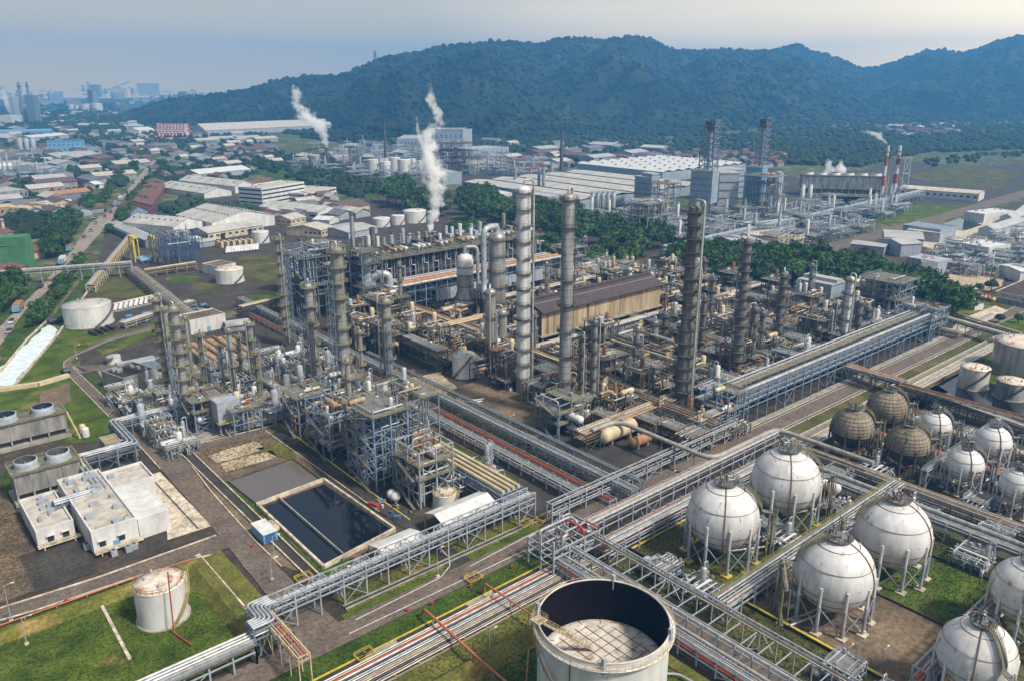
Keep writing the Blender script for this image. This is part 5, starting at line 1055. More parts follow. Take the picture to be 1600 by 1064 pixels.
for i in (2,4,5): part('deck',MB().bx(x-6.5,y-6.5,h*(i+1)/6,x+6.5,y+6.5,h*(i+1)/6+.2),'olive',t); part('railing',MB().rail([(x-6.5,y-6.5,h*(i+1)/6+.2),(x+6.5,y-6.5,h*(i+1)/6+.2),(x+6.5,y+6.5,h*(i+1)/6+.2),(x-6.5,y+6.5,h*(i+1)/6+.2)],1.2,.12,2,True),'dsteel',t)
X,Y=x+9,y-4
part('duct',MB().tube(rnd([(x+3,y,h*.62),(X+2,Y,h*.66),(X+2,Y,h*.3)],6,6),2.1,12),'alu',t); part('duct',MB().tube(rnd([(X+2,Y,h*.40),(X+6,Y-2,h*.40),(X+6,Y-2,h*.08)],5,6),2.1,12),'alu',t); part('duct',MB().tube(rnd([(x-3,y-2,h*.18),(x-8,y-6,h*.18),(x-8,y-6,0)],5,6),2.6,12),'alu',t)
for s in [(557,440,332,6,'colw','chimney'),(739,420,355,7,'cold','chimney')]: pass
for lab,px,py,pt,wp,mt in [('plain grey chimney left of the furnace row',556,455,333,6,'concw'),('brown square-looking chimney amid the rooftop equipment, left of the steam jet',585,432,356,8,'cold'),('second brown chimney nearer the steam jet',616,432,362,8,'cold'),('short steel chimney on the tall dark furnace block',477,470,372,8,'lsteel')]:
    x,y=G(px,py); h=hfor(x,y,pt); r=wp/2*Pj(x,y,h/2)[2]/F; t=thing('chimney',lab,'chimney',(x,y,0)); part('shaft',MB().lathe([(r*1.15,0),(r,h)],x,y,14),mt,t); part('rim',MB().lathe([(r*1.1,h-1.5),(r*1.15,h),(r*.7,h)],x,y,14),'dsteel',t); part('ladder',MB().rail([(x+r+.3,y,2),(x+r+.3,y,h)],.6,.12,3),'dsteel',t)
# compressor house, long brown roof
x0,x1,y0,y1=243,322,262,278; gz=8
p=G(846,548); p2=G(1060,495)
t=thing('compressor_house','long beige rust-streaked compressor house with dark brown roof raised on concrete','building',(p[0],p[1],0)); X0,Y0=p; L_=85; D_=17
for k in range(11): part('wall_panel',MB().bx(X0+L_*k/11+.05,Y0,7,X0+L_*(k+1)/11-.05,Y0+.4,18.5),'beigew',t)
part('end_wall',MB().bx(X0-.2,Y0,7,X0+.05,Y0+D_,19),'rustw',t); part('wall',MB().bx(X0+.1,Y0+.45,7,X0+L_,Y0+D_,18.4),'beigew',t)
r=MB(); ym=Y0+D_/2
for ya_,yb_,za,zb in ((Y0-2.2,ym,18.1,22.2),(ym,Y0+D_+2.2,22.2,18.1)): r.add([(X0-1,ya_,za),(X0+L_+1,ya_,za),(X0+L_+1,yb_,zb),(X0-1,yb_,zb),(X0-1,ya_,za+.4),(X0+L_+1,ya_,za+.4),(X0+L_+1,yb_,zb+.4),(X0-1,yb_,zb+.4)],[(0,1,2,3),(4,5,6,7),(0,1,5,4),(1,2,6,5),(2,3,7,6),(3,0,4,7)])
part('roof',r,'roofbr',t); part('gutter',MB().bx(X0-.8,ym-3.4,21.0,X0+L_+.8,ym-3.0,21.4),'lsteel',t); part('ridge_vent',MB().bx(X0+1,ym-1,22,X0+L_-1,ym+1,23.4),'roofbr',t)
part('slab',MB().bx(X0-1,Y0-1,6.3,X0+L_+1,Y0+D_+1,7),'conc',t)
for k in range(9):
    for yy in (Y0+.6,Y0+D_-.6): part('pillar',MB().box(X0+1+(L_-2)*k/8,yy,3.15,1,1,6.3),'conc',t)
# grey hopper house far right
x,y=G(1243,476); t=thing('hopper_house','grey box house with ridge vent on stilts, far right of the plant','building',(x,y,0)); h=hfor(x,y,437); L_=34
L_=max(20,math.dist(G(1243,476),G(1312,486))*.62)
part('wall',MB().bx(x,y-L_,h*.45,x+16,y,h),'bwall',t); part('roof',MB().bx(x-.5,y-L_-.5,h,x+16.5,y+.5,h+.6).bx(x+5,y-L_,h+.6,x+11,y,h+2.4),'roofg',t)
for k in range(4):
    for a in (1,15): part('stilt',MB().box(x+a,y-2-(L_-4)*k/3,h*.225,.9,.9,h*.45),'lsteel',t)
for i,(a,b) in enumerate([((612,402),(627,406)),((643,398),(656,402))]): B2('f',['left','right'][i]+' of two small white huts behind the furnace tops',a,b,12,0,'white','cream',pyt=a[1]-12,par=.3,floors=1)
rg=random.Random(9)
for i,(x,y) in enumerate(cells(215,340,398,415,7,8,p=.6)): t=thing('stack','short upright exhaust cylinder among the gear behind the furnace row','stack',(x,y,0),'short exhaust cylinders behind the furnaces'); hh=rg.uniform(20,34); part('shaft',MB().cyl(x,y,0,hh,rg.uniform(.8,1.5),12),rg.choice(('white','lsteel','galv','concw')),t); part('cap',MB().ring(x,y,hh-.4,1.5,.2,12,4),'dsteel',t)
# ================================================================ low buildings by the service road & right yard
B2('f','flat cream control building behind the pipe maze, darker roof half',(935,452),(1005,447),38,6,'beigew','roofc',pyt=None,par=.4)
B2('f','long dark-roofed low building with blue strip next to the cream control building',(960,462),(1060,452),20,5,'cream','dirt',par=.5)
t=B2('f','white canopy block with swooping white end',(938,468),(985,480),10,4,'white','white',par=.2)
B2('g','small white hut with cream roof on the asphalt yard',(1105,460),(1122,464),9,4,'white','roofc',rise=1.2)
B2('g','white shed with red roof on the asphalt yard',(1180,472),(1213,478),9,4,'white','tile',rise=1.5,axis='x')
ge('asphalt_yard','asphd',[(1095,440),(1240,462),(1230,490),(1170,500),(1110,475)],-.02,.2)
B2('f','white box cabinet house among pipes behind the dark tapering column',(1086,556),(1107,551),8,5,'white','white',par=.2)
B2('f','long white windowless building above the brown basins',(299,524),(354,512),14,7,'white','dirt',par=.6,doors=1)
B2('g','lean white-roofed shed in front of the windowless building',(357,520),(392,515),10,3,'lsteel','roofm',rise=.8)
# basins
X0,Y0=G(335,598); t=thing('clarifier_basin','three long brown-lidded clarifier basins side by side','basin',(X0,Y0,0))
a=G(300,545); b=G(395,590); Xa,Ya=a[0],b[1]
for k in range(4): part('basin_wall',MB().bx(112+k*8-.5,318,0,112+k*8+.5,372,4),'rust' if k in(1,2) else 'dsteel',t)
for k in range(3): part('basin_floor',MB().bx(112.5+k*8,318.5,0,119.5+k*8,371.5,3),'tan',t); part('baffle',MB().bx(115.6+k*8,320,3,116.4+k*8,370,3.5),'rust',t)
part('end_wall',MB().bx(111.4,317,0,136.6,318,4.2),'dsteel',t)
# wastewater pit machines
t=B2('f','open-topped concrete pit with machinery near the left road',(196,616),(245,600),16,6,'concw','dirtd',par=1,units=5); 
drum0=tower('stout white vertical vessel beside the concrete pit',238,618,592,8,'colw',0,'yel',pipe=False,name='vertical_vessel',cat='vessel',n=16)
B2('f','flat grey-roofed shed beside the concrete pit',(190,588),(250,575),8,4,'steel','lsteel',par=.1)
# white canopies
def canopy(label,x0,y0,x1,y1,h,rise,axis):
    t=thing('canopy',label,'shelter',((x0+x1)/2,(y0+y1)/2,0)); r=MB(); xm,ym=(x0+x1)/2,(y0+y1)/2
    if axis=='x': segs=[((x0,y0,h),(x1,y0,h),(x1,ym,h+rise),(x0,ym,h+rise)),((x0,ym,h+rise),(x1,ym,h+rise),(x1,y1,h),(x0,y1,h))]
    else: segs=[((x0,y0,h),(x0,y1,h),(xm,y1,h+rise),(xm,y0,h+rise)),((xm,y0,h+rise),(xm,y1,h+rise),(x1,y1,h),(x1,y0,h))]
    for s_ in segs: r.add([*s_,*[(a,b,c+.15) for a,b,c in s_]],[(0,1,2,3),(4,5,6,7),(0,1,5,4),(1,2,6,5),(2,3,7,6),(3,0,4,7)])
    part('roof',r,'white',t); m=MB()
    for k in range(4):
        f=k/3
        for s_ in (0,1):
            p=(x0+(x1-x0)*f,(y0,y1)[s_]) if axis=='x' else ((x0,x1)[s_],y0+(y1-y0)*f); m.beam((*p,0),(*p,h),.25)
    part('frame',m,'lsteel',t); return t
x,y=G(683,815,5); x2,y2=G(752,798,5); canopy('white gabled canopy beside the truss rack and small white tank',x,y-3,x+19,y+6,5,1.6,'x')
x,y=G(600,865,3.5); canopy('white canopy at the corner of the dark pond',x-1,y-3,x+12,y+6,3.6,1.2,'x')
x,y=G(645,672,5); canopy('white tunnel-like canopy beside the silver rack',x,y-2,x+6,y+14,5,1.4,'y')
# ================================================================ process skids : copied through the units
def put(label,style,n,seed,spots,group,dims=(13,11),hz=1.,name='process_skid'):
    protos=[]
    for i in range(n):
        protos.append(module(label,ST[style],seed+i,dims[0],dims[1],hz=hz,name=name))
        protos[-1]['group']=group
    used=set(); rg=random.Random(seed)
    for i,(x,y) in enumerate(spots):
        k=i%n; p=protos[k]
        if k not in used: p.location=(x,y,0); used.add(k)
        else: dup(p,(x,y,0),rg.choice([0,PI/2,PI,-PI/2]),None,group)
cp=G(846,548)
sk=[(cp[0]-10,cp[1]-9,cp[0]+92,cp[1]+24),(150,180,192,262),(195,330,215,350),(240,212,262,236),(215,340,345,400)]
put('tan and silver pipework skid in the crowded central process area','tan',7,100,cells(200,404,184,345,11.8,10.6,sk,p=.95),'pipework skids of the central area',(14,12))
put('pale rusty pipework skid behind the furnaces and the cream control building','tan',3,120,cells(335,400,340,372,14,12)+cells(224,330,398,432,15,12),'pipework skids behind the furnaces',(14,12))
put('yellow-railed pipework skid among the left columns','yel',5,140,cells(112,152,264,332,12,12)+cells(128,150,180,264,12,12,[(124,192,140,240)])+cells(74,108,262,330,12,12,[(84,262,106,286)]),'yellow-railed skids of the left unit',(12,11),.95)
put('grey pipework skid between the hopper house and the massive rack','grey',5,160,cells(404,455,180,245,12,11,[(405,205,425,235)])+cells(330,400,176,184,13,12)+cells(244,400,172,183,12.5,12)+cells(400,450,164,176,13,12),'grey skids near the hopper house',(12,11),1.2)
put('low manifold skid at the foot of the gas spheres','grey',4,180,[(143,110),(143,98),(143,62),(143,50),(178,104),(178,96),(208,110),(208,96),(208,80),(209,60),(224,106),(224,80),(224,60),(236,100),(239,72),(261,104),(261,70),(262,50),(140,34),(176,44),(205,30),(236,50),(262,85),(286,108),(286,88),(286,66)],'manifold skids between the spheres',(9,10),.55)
# extra steel decks with vessels through the central area
SP=[structure('two-storey pipe-laden steel frame in the crowded central process area',-6,-5,2,2,6,5,lv,fmm,'grate','dsteel',seed=500+i,npipe=16,gear=9,dens=.7,roofdeck=i%2==0,pm=('tan','alu','rust','galv','cream'),stair=False,gm=('tan','alu','cream','rust','galv')) for i,(lv,fmm) in enumerate([([5,9.5],'dsteel'),([5,10,15],'dsteel'),([6,11],'steel'),([4.5,9,13],'dsteel')])]
rg=random.Random(77); SPc=cells(204,400,186,342,27,26,sk,seed=9,p=.9)+cells(186,200,300,345,12,22)+cells(345,400,262,330,24,24)
for i,(x,y) in enumerate(SPc):
    x+=rg.uniform(-5,5); y+=rg.uniform(-4,4); p=SP[i%4]
    if i<4: p.location=(x,y,0); p['group']='steel frames of the central area'
    else: dup(p,(x,y,0),rg.choice([0,PI/2,PI,-PI/2]),None,'steel frames of the central area')
for i,(lab,x,y,h,r,mt) in enumerate([('slim silver column between the thickest and the ring-top left columns',131,272,34,.9,'col'),('thin tall column beside the crowded yellow-railed structure',126,236,30,.8,'stain'),('short grey column at the back of the yellow-railed unit',118,300,30,1.2,'col'),('slim dark column left of the windowless white building',100,305,28,1.0,'col'),('thin column with rings between the twin pair and the basins',106,290,32,.8,'col'),('slim column beside the white overhead duct column',146,262,30,.9,'stain'),
   ('thin rusty column near the polished column foot',222,246,26,1.0,'cold'),('slim column halfway along the right process unit',288,206,30,1.1,'cold'),('slim column in the right unit near the massive rack',318,200,26,1.0,'col'),('dark slim column in front of the compressor house end',330,232,28,1.2,'cold'),('silver slim column in the pipes beyond the tall grey one',246,208,24,1.1,'stain'),('grey column close to the hopper house stilts',396,216,28,1.2,'col'),('thin stack rising left of the bottle-shaped vessel',212,336,34,.9,'col'),('slim silver column at the far side of the central pipes',296,318,26,1.1,'stain')]):
    tower(lab,0,0,0,0,mt,4,'yel' if x<160 else 'dsteel','grate',loc=(x,y,h,r),plat=1.1,n=14)
put('dense pipework skid at the corner below the massive rack','tan',3,130,cells(208,234,150,174,11,9)+cells(196,208,178,184,12,12),'pipework skids below the massive rack',(12,9))
# long process racks through the central area (world aligned)
for i,(pts,z,w_,ms,lab) in enumerate([([(219,208),(219,148)],7.5,7,('tan','galv','rust','alu'),'brown and grey pipe rack crossing behind the cream drum to the junction'),([(178,174),(232,174)],7,7,('tan','alu','rust','tan','galv'),'tan pipe rack feeding the near end of the massive rack'),([(222,350),(222,182)],8.5,7,('tan','rust','alu','cream'),'rusty pipe rack running away from the dark tapering column'),([(262,258),(262,178)],7.5,6,('alu','tan','cream'),'cream and silver pipe rack right of the dark tapering column'),([(340,340),(340,178)],8,7,('tan','alu','galv'),'pipe rack crossing beyond the end of the long brown roof'),([(224,250),(405,250)],8,6,('tan','alu','orange','galv'),'pipe rack in front of the compressor house'),([(224,214),(405,214)],7,6,('rust','tan','alu','galv'),'rust and tan pipe rack through the middle of the right unit'),([(200,300),(345,300)],9,7,('tan','cream','alu','orange'),'tan pipe rack behind the long brown roof'),([(236,326),(345,326)],8,6,('cream','tan','alu'),'cream-lit pipe rack below the furnaces'),([(300,258),(300,178)],7,5,('galv','alu','tan'),'grey pipe rack dividing the right unit'),([(380,330),(380,178)],7,5,('alu','galv','tan'),'silver pipe rack near the hopper house'),
      ([(190,270),(190,345)],9,6,('tan','alu','galv','rust'),'brown pipe rack past the small white tank'),([(112,258),(158,258)],7,5,('alu','galv'),'silver pipe rack crossing the yellow-railed unit'),([(120,335),(120,262)],6,5,('alu','galv','tan'),'silver pipe rack behind the thick left column')]):
    rack(lab,pts,[z-2.6,z],w_,6.5,'dsteel' if 'tan' in ms else 'steel',mixp(w_,z,6,ms,(.2,.5),seed=200+i)+mixp(w_,z-2.6,5,ms,(.15,.4),seed=220+i),brace=4,walk=(0,z+1.2,1) if i%3==0 else None,walkmat='dsteel')
for i,(a,b,zz,rr,mt) in enumerate([((905,560),(1000,600),9,.8,'tan'),((870,470),(930,455),8,.9,'cream'),((700,455),(850,500),8,.8,'tan'),((1155,600),(1225,560),9,.6,'alu'),((940,530),(1040,560),9,.7,'alu'),((880,420),(985,445),7,1.2,'galv'),((1010,520),(1060,548),9,.8,'rust')]):
    q=snap([G(*a,zz),G(b[0],a[1],zz),G(*b,zz)]); piperun(['thick tan process pipe','cream insulated pipe','long tan header pipe','silver header pipe','silver elbowed pipe','thick grey header','rusty bent header'][i]+[' below the brown roof front',' by the furnaces end',' past the bottle-shaped vessel',' over the right unit',' beside the squat columns',' by the cream control building',' in front of the dark column'][i],[(*p_,zz) for p_ in q],rr,mt,zz,'large_pipe',step=14,n=10,rad=2.5)
# ================================================================ trees
def tree_proto(name,label,seed,h,r,mat,kind='round',nl=520,group=None):
    rg=random.Random(seed); t=thing(name,label,'tree',(0,0,0),group); m=MB(); th=h*.24
    m.tube([(0,0,0),(rg.uniform(-.3,.3),rg.uniform(-.3,.3),th*.6),(0,0,th+r*.3)],[.34,.26,.15],6)
    for k in range(5): a=rg.uniform(0,6.28); m.tube([(0,0,th*rg.uniform(.6,1)),(r*.55*math.cos(a),r*.55*math.sin(a),th+r*.35)],[.15,.06],4)
    part('trunk',m,'bark',t); c=MB(); cen=[]
    for k in range(9):
        a=2*PI*k/9+rg.uniform(-.3,.3); q=r*rg.uniform(.35,.68) if k<7 else r*rg.uniform(0,.25); cen.append((q*math.cos(a),q*math.sin(a),th+r*rg.uniform(.35,.75)+(r*.35 if k>=7 else 0),r*rg.uniform(.36,.52)))
    import mathutils
    for (x,y,z,q) in cen:   # inner leaf mass of every lobe
        n=7; o=len(c.v)
        for i in range(5):
            ph=PI*(i+.5)/5
            for j in range(n): th_=2*PI*j/n; k=q*.8*rg.uniform(.75,1.15); c.v.append((x+k*math.sin(ph)*math.cos(th_),y+k*math.sin(ph)*math.sin(th_),z+k*.8*math.cos(ph)))
        for i in range(4):
            for j in range(n): c.f.append((o+i*n+j,o+(i+1)*n+j,o+(i+1)*n+(j+1)%n,o+i*n+(j+1)%n)); c.sm.append(False)
        c.f.append(tuple(o+j for j in range(n))); c.sm.append(False)
    for _ in range(nl):   # leaf sprays
        x,y,z,q=rg.choice(cen); u=rg.uniform(-.55,1); a=rg.uniform(0,6.28); s=math.sqrt(max(0,1-u*u)); q*=rg.uniform(.85,1.15); p=(x+q*s*math.cos(a),y+q*s*math.sin(a),z+q*.85*u); e=rg.uniform(.35,.8)*r/4.5
        vs=[tuple(p[i]+rg.uniform(-e,e) for i in range(3)) for _ in range(4)]; c.add(vs,[(0,1,2),(0,2,3)])
    part('crown',c,mat,t); return t
TP=[tree_proto('tree','',300+i,h,r,m) for i,(h,r,m) in enumerate([(11,5.2,'leaf'),(12,5.6,'leaf'),(10,4.6,'leafd'),(12.5,5.8,'leafd'),(9,4,'leafo')])]
for t in TP: KIDS[t.name]=[(c,[]) for c in t.children]
usedT=set()
def plant(spots,label,group,ks=(0,1,2,3),s0=.85,s1=1.2,seed=3):
    rg=random.Random(seed)
    for (x,y) in spots:
        q=Pj(x,y,0)
        if inpoly(q[0],q[1],RDP): continue
        k=rg.choice(ks); s=rg.uniform(s0,s1)
        if k not in usedT: usedT.add(k); t=TP[k]; t.location=(x,y,0); t.scale=(s,s,s*rg.uniform(.9,1.1)); t['label']=label; t['group']=group
        else: dup(TP[k],(x,y,0),rg.uniform(0,6.28),label,group,(s,s,s*rg.uniform(.85,1.15)))
plant(scatter([(592,318),(606,300),(650,292),(760,314),(900,345),(1035,385),(1038,400),(960,402),(860,375),(700,340),(610,345)],84,8.5,1),'dark green rounded tree in the long belt behind the steam jet and furnaces','trees of the upper belt',s0=1.5,s1=2.0)
plant(scatter([(698,362),(760,366),(900,398),(1005,408),(1000,418),(890,418),(800,403),(700,380)],42,7,2),'bushy tree in the lower belt behind the tall white column','trees of the lower belt',(0,1,4),1.2,1.5)
plant(scatter([(1056,414),(1090,408),(1240,414),(1330,428),(1450,460),(1488,486),(1494,508),(1448,502),(1395,480),(1320,462),(1240,448),(1150,444),(1060,432)],104,7.2,3),'dark green tree in the dense belt curving round the far right side of the plant','trees of the right belt',s0=1.4,s1=1.8)
plant(scatter([(50,512),(84,462),(122,412),(130,412),(104,455),(68,512)],34,5.5,4),'small tree in the row between the canal and the main road','trees between canal and road',(0,2,4),.7,1.0)
plant(scatter([(70,400),(85,350),(128,356),(120,400),(98,420)],18,7,5)+scatter([(0,480),(25,455),(50,462),(20,505),(0,510)],10,7,6),'leafy tree on the far side of the main road by the green building','trees by the green building',(1,2,3),1.2,1.6)
plant(scatter([(170,372),(250,278),(240,276),(205,306),(160,360)],14,8,7)+scatter([(195,345),(212,340),(246,300),(250,282),(238,285)],14,9,8),'roadside tree along the long straight main road','roadside trees',(0,1,2),.9,1.3)
plant(scatter([(118,388),(150,336),(214,268),(232,246),(222,244),(196,268),(138,326),(100,388)],26,9,71)+scatter([(178,356),(204,320),(240,284),(254,262),(262,266),(248,296),(218,332),(192,360)],20,9,72),'dark roadside tree hugging the verge of the main road towards the town','verge trees of the main road',(1,2,3),1.0,1.4)
plant([G(1548,456),G(1530,455),G(1590,505),G(1560,505),G(455,332),G(300,330)],'lone tree standing apart on open ground','lone trees',(0,4),.5,.9)
for nmW,poly,n,s in [('grove',[(0,372),(0,345),(60,335),(120,340),(70,350),(60,375)],130,20),('grove',[(250,330),(300,305),(330,322),(420,330),(390,335),(300,345)],90,21),('grove',[(240,275),(300,235),(400,232),(560,262),(600,300),(560,310),(480,290),(400,262),(330,262)],520,22),('grove',[(0,215),(120,165),(400,185),(420,225),(240,235),(100,230)],900,23),
    ('far_woodland',[(1180,250),(1190,192),(1400,188),(1640,190),(1640,232),(1440,240),(1340,262),(1220,258)],2600,24),('far_woodland',[(700,222),(900,216),(1180,208),(1190,240),(1000,248),(980,238),(760,240)],700,25),('grove',[(0,330),(0,262),(120,240),(200,250),(150,300)],260,31),('grove',[(240,300),(250,240),(430,228),(440,262),(330,300)],260,32),('grove',[(0,235),(60,190),(240,178),(420,205),(420,228),(120,236)],420,33),('grove',[(740,262),(740,240),(1060,236),(1230,244),(1220,262)],260,34),('grove',[(180,290),(230,250),(240,252),(200,300)],60,27),('grove',[(0,325),(200,255),(230,235),(110,235),(0,265)],150,28),('grove',[(1440,250),(1640,235),(1640,245),(1450,262)],60,29)]:
    plainwood(nmW,poly,n,s,3,6 if s not in(24,25) else 9,'wood')
for o in bpy.data.objects:
    if o.name.startswith(('grove','far_woodland')): o['label']='leafy trees massed between the distant roofs' if o.name[0]=='g' else 'continuous woodland at the foot of the hills'
# ================================================================ ground of the far area
ge('road','roadl',[(-40,560),(0,510),(60,452),(100,408),(140,350),(175,328),(212,281),(238,252),(245,250),(228,276),(190,326),(168,352),(118,408),(78,452),(40,485),(0,540),(-40,585)],.05,.4)
ge('road','asphalt',[(-40,700),(-40,500),(0,505),(-10,540)],.04,.4)
ge('yard','dirt',[(38,300),(60,280),(110,262),(150,300),(140,312),(70,318)],.0,3); ge('parking','asphd',[(158,268),(178,250),(225,244),(228,256),(200,275),(170,278)],.0,2)
ge('parking','asphd',[(240,345),(270,312),(330,322),(420,335),(300,350),(262,352)],.0,2); gp('yard','dirtd',[(170,330),(420,300),(560,320),(600,345),(300,420),(150,430)],-.15)
ge('yard','sand',[(180,220),(215,202),(300,205),(300,215),(220,222)],.0,6); ge('field','sand',[(860,230),(900,222),(1000,222),(990,232),(880,236)],.1,8); ge('field','grassm',[(700,222),(850,215),(980,218),(860,224),(740,230)],.1,8)
ge('lawn','grass',[(1350,343),(1362,332),(1420,320),(1502,321),(1506,327),(1408,357),(1380,350)],.02,2); ge('lawn','grassd',[(390,268),(440,262),(600,298),(590,315),(520,300),(440,285)],.02,3)
gp('yard','asphd',[(1190,262),(1330,240),(1500,262),(1640,255),(1640,300),(1400,345),(1200,300)],-.1); ge('field','grassm',[(1410,275),(1500,258),(1600,270),(1560,295),(1480,290)],.0,6); ge('field','field',[(1200,262),(1330,248),(1380,262),(1250,280)],.0,6)
gp('road','asphalt',[(1225,398),(1440,343),(1640,286),(1640,298),(1440,356),(1262,406)],.06); ge('verge','grass',[(1262,408),(1440,358),(1640,300),(1640,304),(1440,362),(1275,414)],.05,1)
ge('yard','dirtd',[(1270,412),(1440,360),(1640,302),(1640,470),(1490,462),(1400,440)],-.05,1); ge('yard','sand',[(1262,412),(1335,388),(1440,358),(1450,360),(1350,390),(1285,412),(1300,424),(1400,436),(1395,440),(1290,424)],.04,.4)
ge('yard','sand',[(1466,432),(1530,412),(1572,425),(1565,448),(1530,458)],.05,1); ge('yard','concl',[(1440,360),(1520,335),(1560,350),(1600,320),(1620,370),(1500,400),(1440,385)],.02,1); gp('pond_water','wdark',[(1468,352),(1500,342),(1535,352),(1505,362)],.2)
ge('canal_bank','conc',[(1060,430),(1240,468),(1400,505),(1400,510),(1240,475),(1060,436)],.0,.3)
gp('plant_ground','asphd',[(690,300),(800,285),(1100,330),(1360,300),(1380,345),(1200,392),(1040,378),(900,338)],-.1)
gp('plant_ground','asphd',[(440,262),(560,225),(740,225),(860,262),(800,285),(640,290)],-.12)
# ================================================================ left foreground buildings
flat('white control building wing with roof clutter, lower left block',24.8,226,34,248,5,'white','roofc',floors=0,units=9,par=.7)
flat('white control building main block with stained roof and blue doors',35.5,213,47,251,6.6,'white','roofc',units=14,par=.7,doors=1)
flat('white metal-roofed annex joined to the control building',47.3,213.5,55.5,236,6,'white','white',par=.15)
flat('low parapet-roofed block behind the white metal-roofed annex',47.3,237,59,250,5.4,'white','roofc',par=.8,units=1)
# doors, windows, ledge and cabinets of the control building
for (x0,x1,y0,zb) in ((26,33.5,225.95,5),(37,46,212.95,6.6)):
    t=thing('walkway_slab','pale raised slab with yellow rail before the '+('lower wing' if x0<30 else 'main block')+' of the control building','slab',(x0,y0-1.2,0)); part('slab',MB().bx(x0-1.5,y0-1.8,.9,x1+1.5,y0-.1,1.15),'concl',t); part('railing',MB().rail([(x0-1.4,y0-1.7,1.15),(x1+1.4,y0-1.7,1.15)],1,.08,1.4),'yel',t); part('post',MB().box(x0,y0-1.5,.45,.3,.3,.9).box(x1,y0-1.5,.45,.3,.3,.9),'concl',t)
for nm_,(x0,x1,y0,zt) in (('wing',(24.8,34,226,5)),('block',(35.5,47,213,6.6))):
    o=[q for q in bpy.data.objects if q.get('label','').startswith('white control building '+('wing' if nm_=='wing' else 'main'))][0]
    for f_ in ((.35,.75) if nm_=='wing' else (.2,.62)):
        X=x0+(x1-x0)*f_; part('window',MB().bx(X-.8,y0-.12,1.4+(zt-5)*.4,X+.8,y0-.02,3.1+(zt-5)*.4),'dglass',o); part('canopy',MB().bx(X-1.1,y0-.9,3.3+(zt-5)*.4,X+1.1,y0-.12,3.45+(zt-5)*.4),'white',o)
    for k in range(4): part('downpipe',MB().bx(x0-.12,y0+3+k*7,0,x0-.02,y0+3.2+k*7,zt),'lsteel',o)
rg=random.Random(3)
for i,(x,y) in enumerate([(34.8,218),(39.5,210),(43,209.5),(44.6,209.8)]): t=thing('cabinet','grey outdoor cooling cabinet beside the control building wall','cabinet',(x,y,0),'outdoor cabinets of the control building'); part('casing',MB().box(x,y,.8,1.5,1.8,1.6),'lsteel',t); part('fan',MB().cyl(x,y,1.6,1.75,.5,10),'dsteel',t)
def cooling(label,x0,x1,y0,d,h,n,rim,wall):
    t=thing('cooling_tower',label,'cooling tower',((x0+x1)/2,y0,0)); L_=x1-x0
    part('casing',MB().bx(x0,y0,h*.35,x1,y0+d,h),wall,t); part('basin',MB().bx(x0-.8,y0-1,0,x1+.8,y0+d+1,h*.12),'conc',t)
    for k in range(n*2+1): part('pillar',MB().box(x0+.3+(L_-.6)*k/(n*2),y0+.2,h*.235,.5,.5,h*.23),'conc',t); part('rib',MB().bx(x0+(L_-.3)*k/(n*2),y0-.2,h*.35,x0+.3+(L_-.3)*k/(n*2),y0-.003,h),'conc',t)
    part('louvre',MB().bx(x0+.6,y0+1.4,h*.12,x1-.6,y0+1.6,h*.35),'dsteel',t); part('deck',MB().bx(x0-.5,y0-.5,h+.003,x1+.5,y0+d+.5,h+.2),'olive',t)
    part('railing',MB().rail([(x0-.4,y0-.4,h+.2),(x1+.4,y0-.4,h+.2),(x1+.4,y0+d+.4,h+.2),(x0-.4,y0+d+.4,h+.2)],1.1,.09,1.6,True),'yel',t)
    for k in range(n):
        cx,cy=x0+L_*(k+.5)/n,y0+d/2; r=min(d,L_/n)*.37; f=part('fan_stack',MB().lathe([(r*1.08,h+.2),(r*.95,h+1.3),(r*1.0,h+2.6),(r*.9,h+2.6)],cx,cy,28),rim,t); part('fan_duct',MB().lathe([(r*.9,h+2.58),(r*.85,h+.3)],cx,cy,28),'duct' if n>2 else 'dsteel',f)  # inner lining coloured dark to stand for shade inside the stack
        b=MB(); b.cyl(cx,cy,h+1.2,h+1.6,r*.14,10)
        for j in range(8): a=2*PI*j/8; b.beam((cx,cy,h+1.0),(cx+r*.82*math.cos(a),cy+r*.82*math.sin(a),h+1.1),r*.07,.06)
        part('fan',b,'steel',f); part('fan_floor',MB().cyl(cx,cy,h+.25,h+.3,r*.85,20),'blackp',f)
    m=MB(); m.beam((x1+.6,y0+1,h),(x1+2.5,y0-5,0),.9,.15); m.rail([(x1+.2,y0+1,h),(x1+2.1,y0-5,0)],1,.08,1.5); part('stair',m,'yel',t); return t
cooling('long grey cooling tower with blue-rimmed fans, at the left edge',3,49,301,9.5,9,4,'lsteel','concw')
cooling('two-fan concrete cooling tower beside the zigzag pipes',25.4,43,256,9.5,9.5,2,'lsteel','concw')
x,y=G(168,720); flat('small yellow-railed pump house between the zigzag pipes and drain',x,y,x+5,y+7,6,'concw','yel',par=.3)
tower('white dome-topped tank beside the long cooling tower',135,683,667,11,'colw',0,'yel',pipe=False,name='vertical_vessel',cat='vessel',n=18); tower('cream dome-topped tank beside the white one',130,676,662,10,'cream',0,'yel',pipe=False,name='vertical_vessel',cat='vessel',n=18)
# blue container and junk by the drain
x,y=G(414,838); t=thing('container','blue container with white roof racks beside the drain','container',(x,y,0)); part('body',MB().bx(x-2,y-4,.2,x+2,y+4,3),'lblue',t); part('roof',MB().bx(x-2.1,y-4.1,3,x+2.1,y+4.1,3.2),'white',t); part('door',MB().bx(x-1.5,y-4.06,.4,x+1.5,y-4.0,2.8),'blue',t)
x,y=G(428,828); drum('rust-cream horizontal tank beside the blue container',x,y,1.4,4,1,'y','cream')
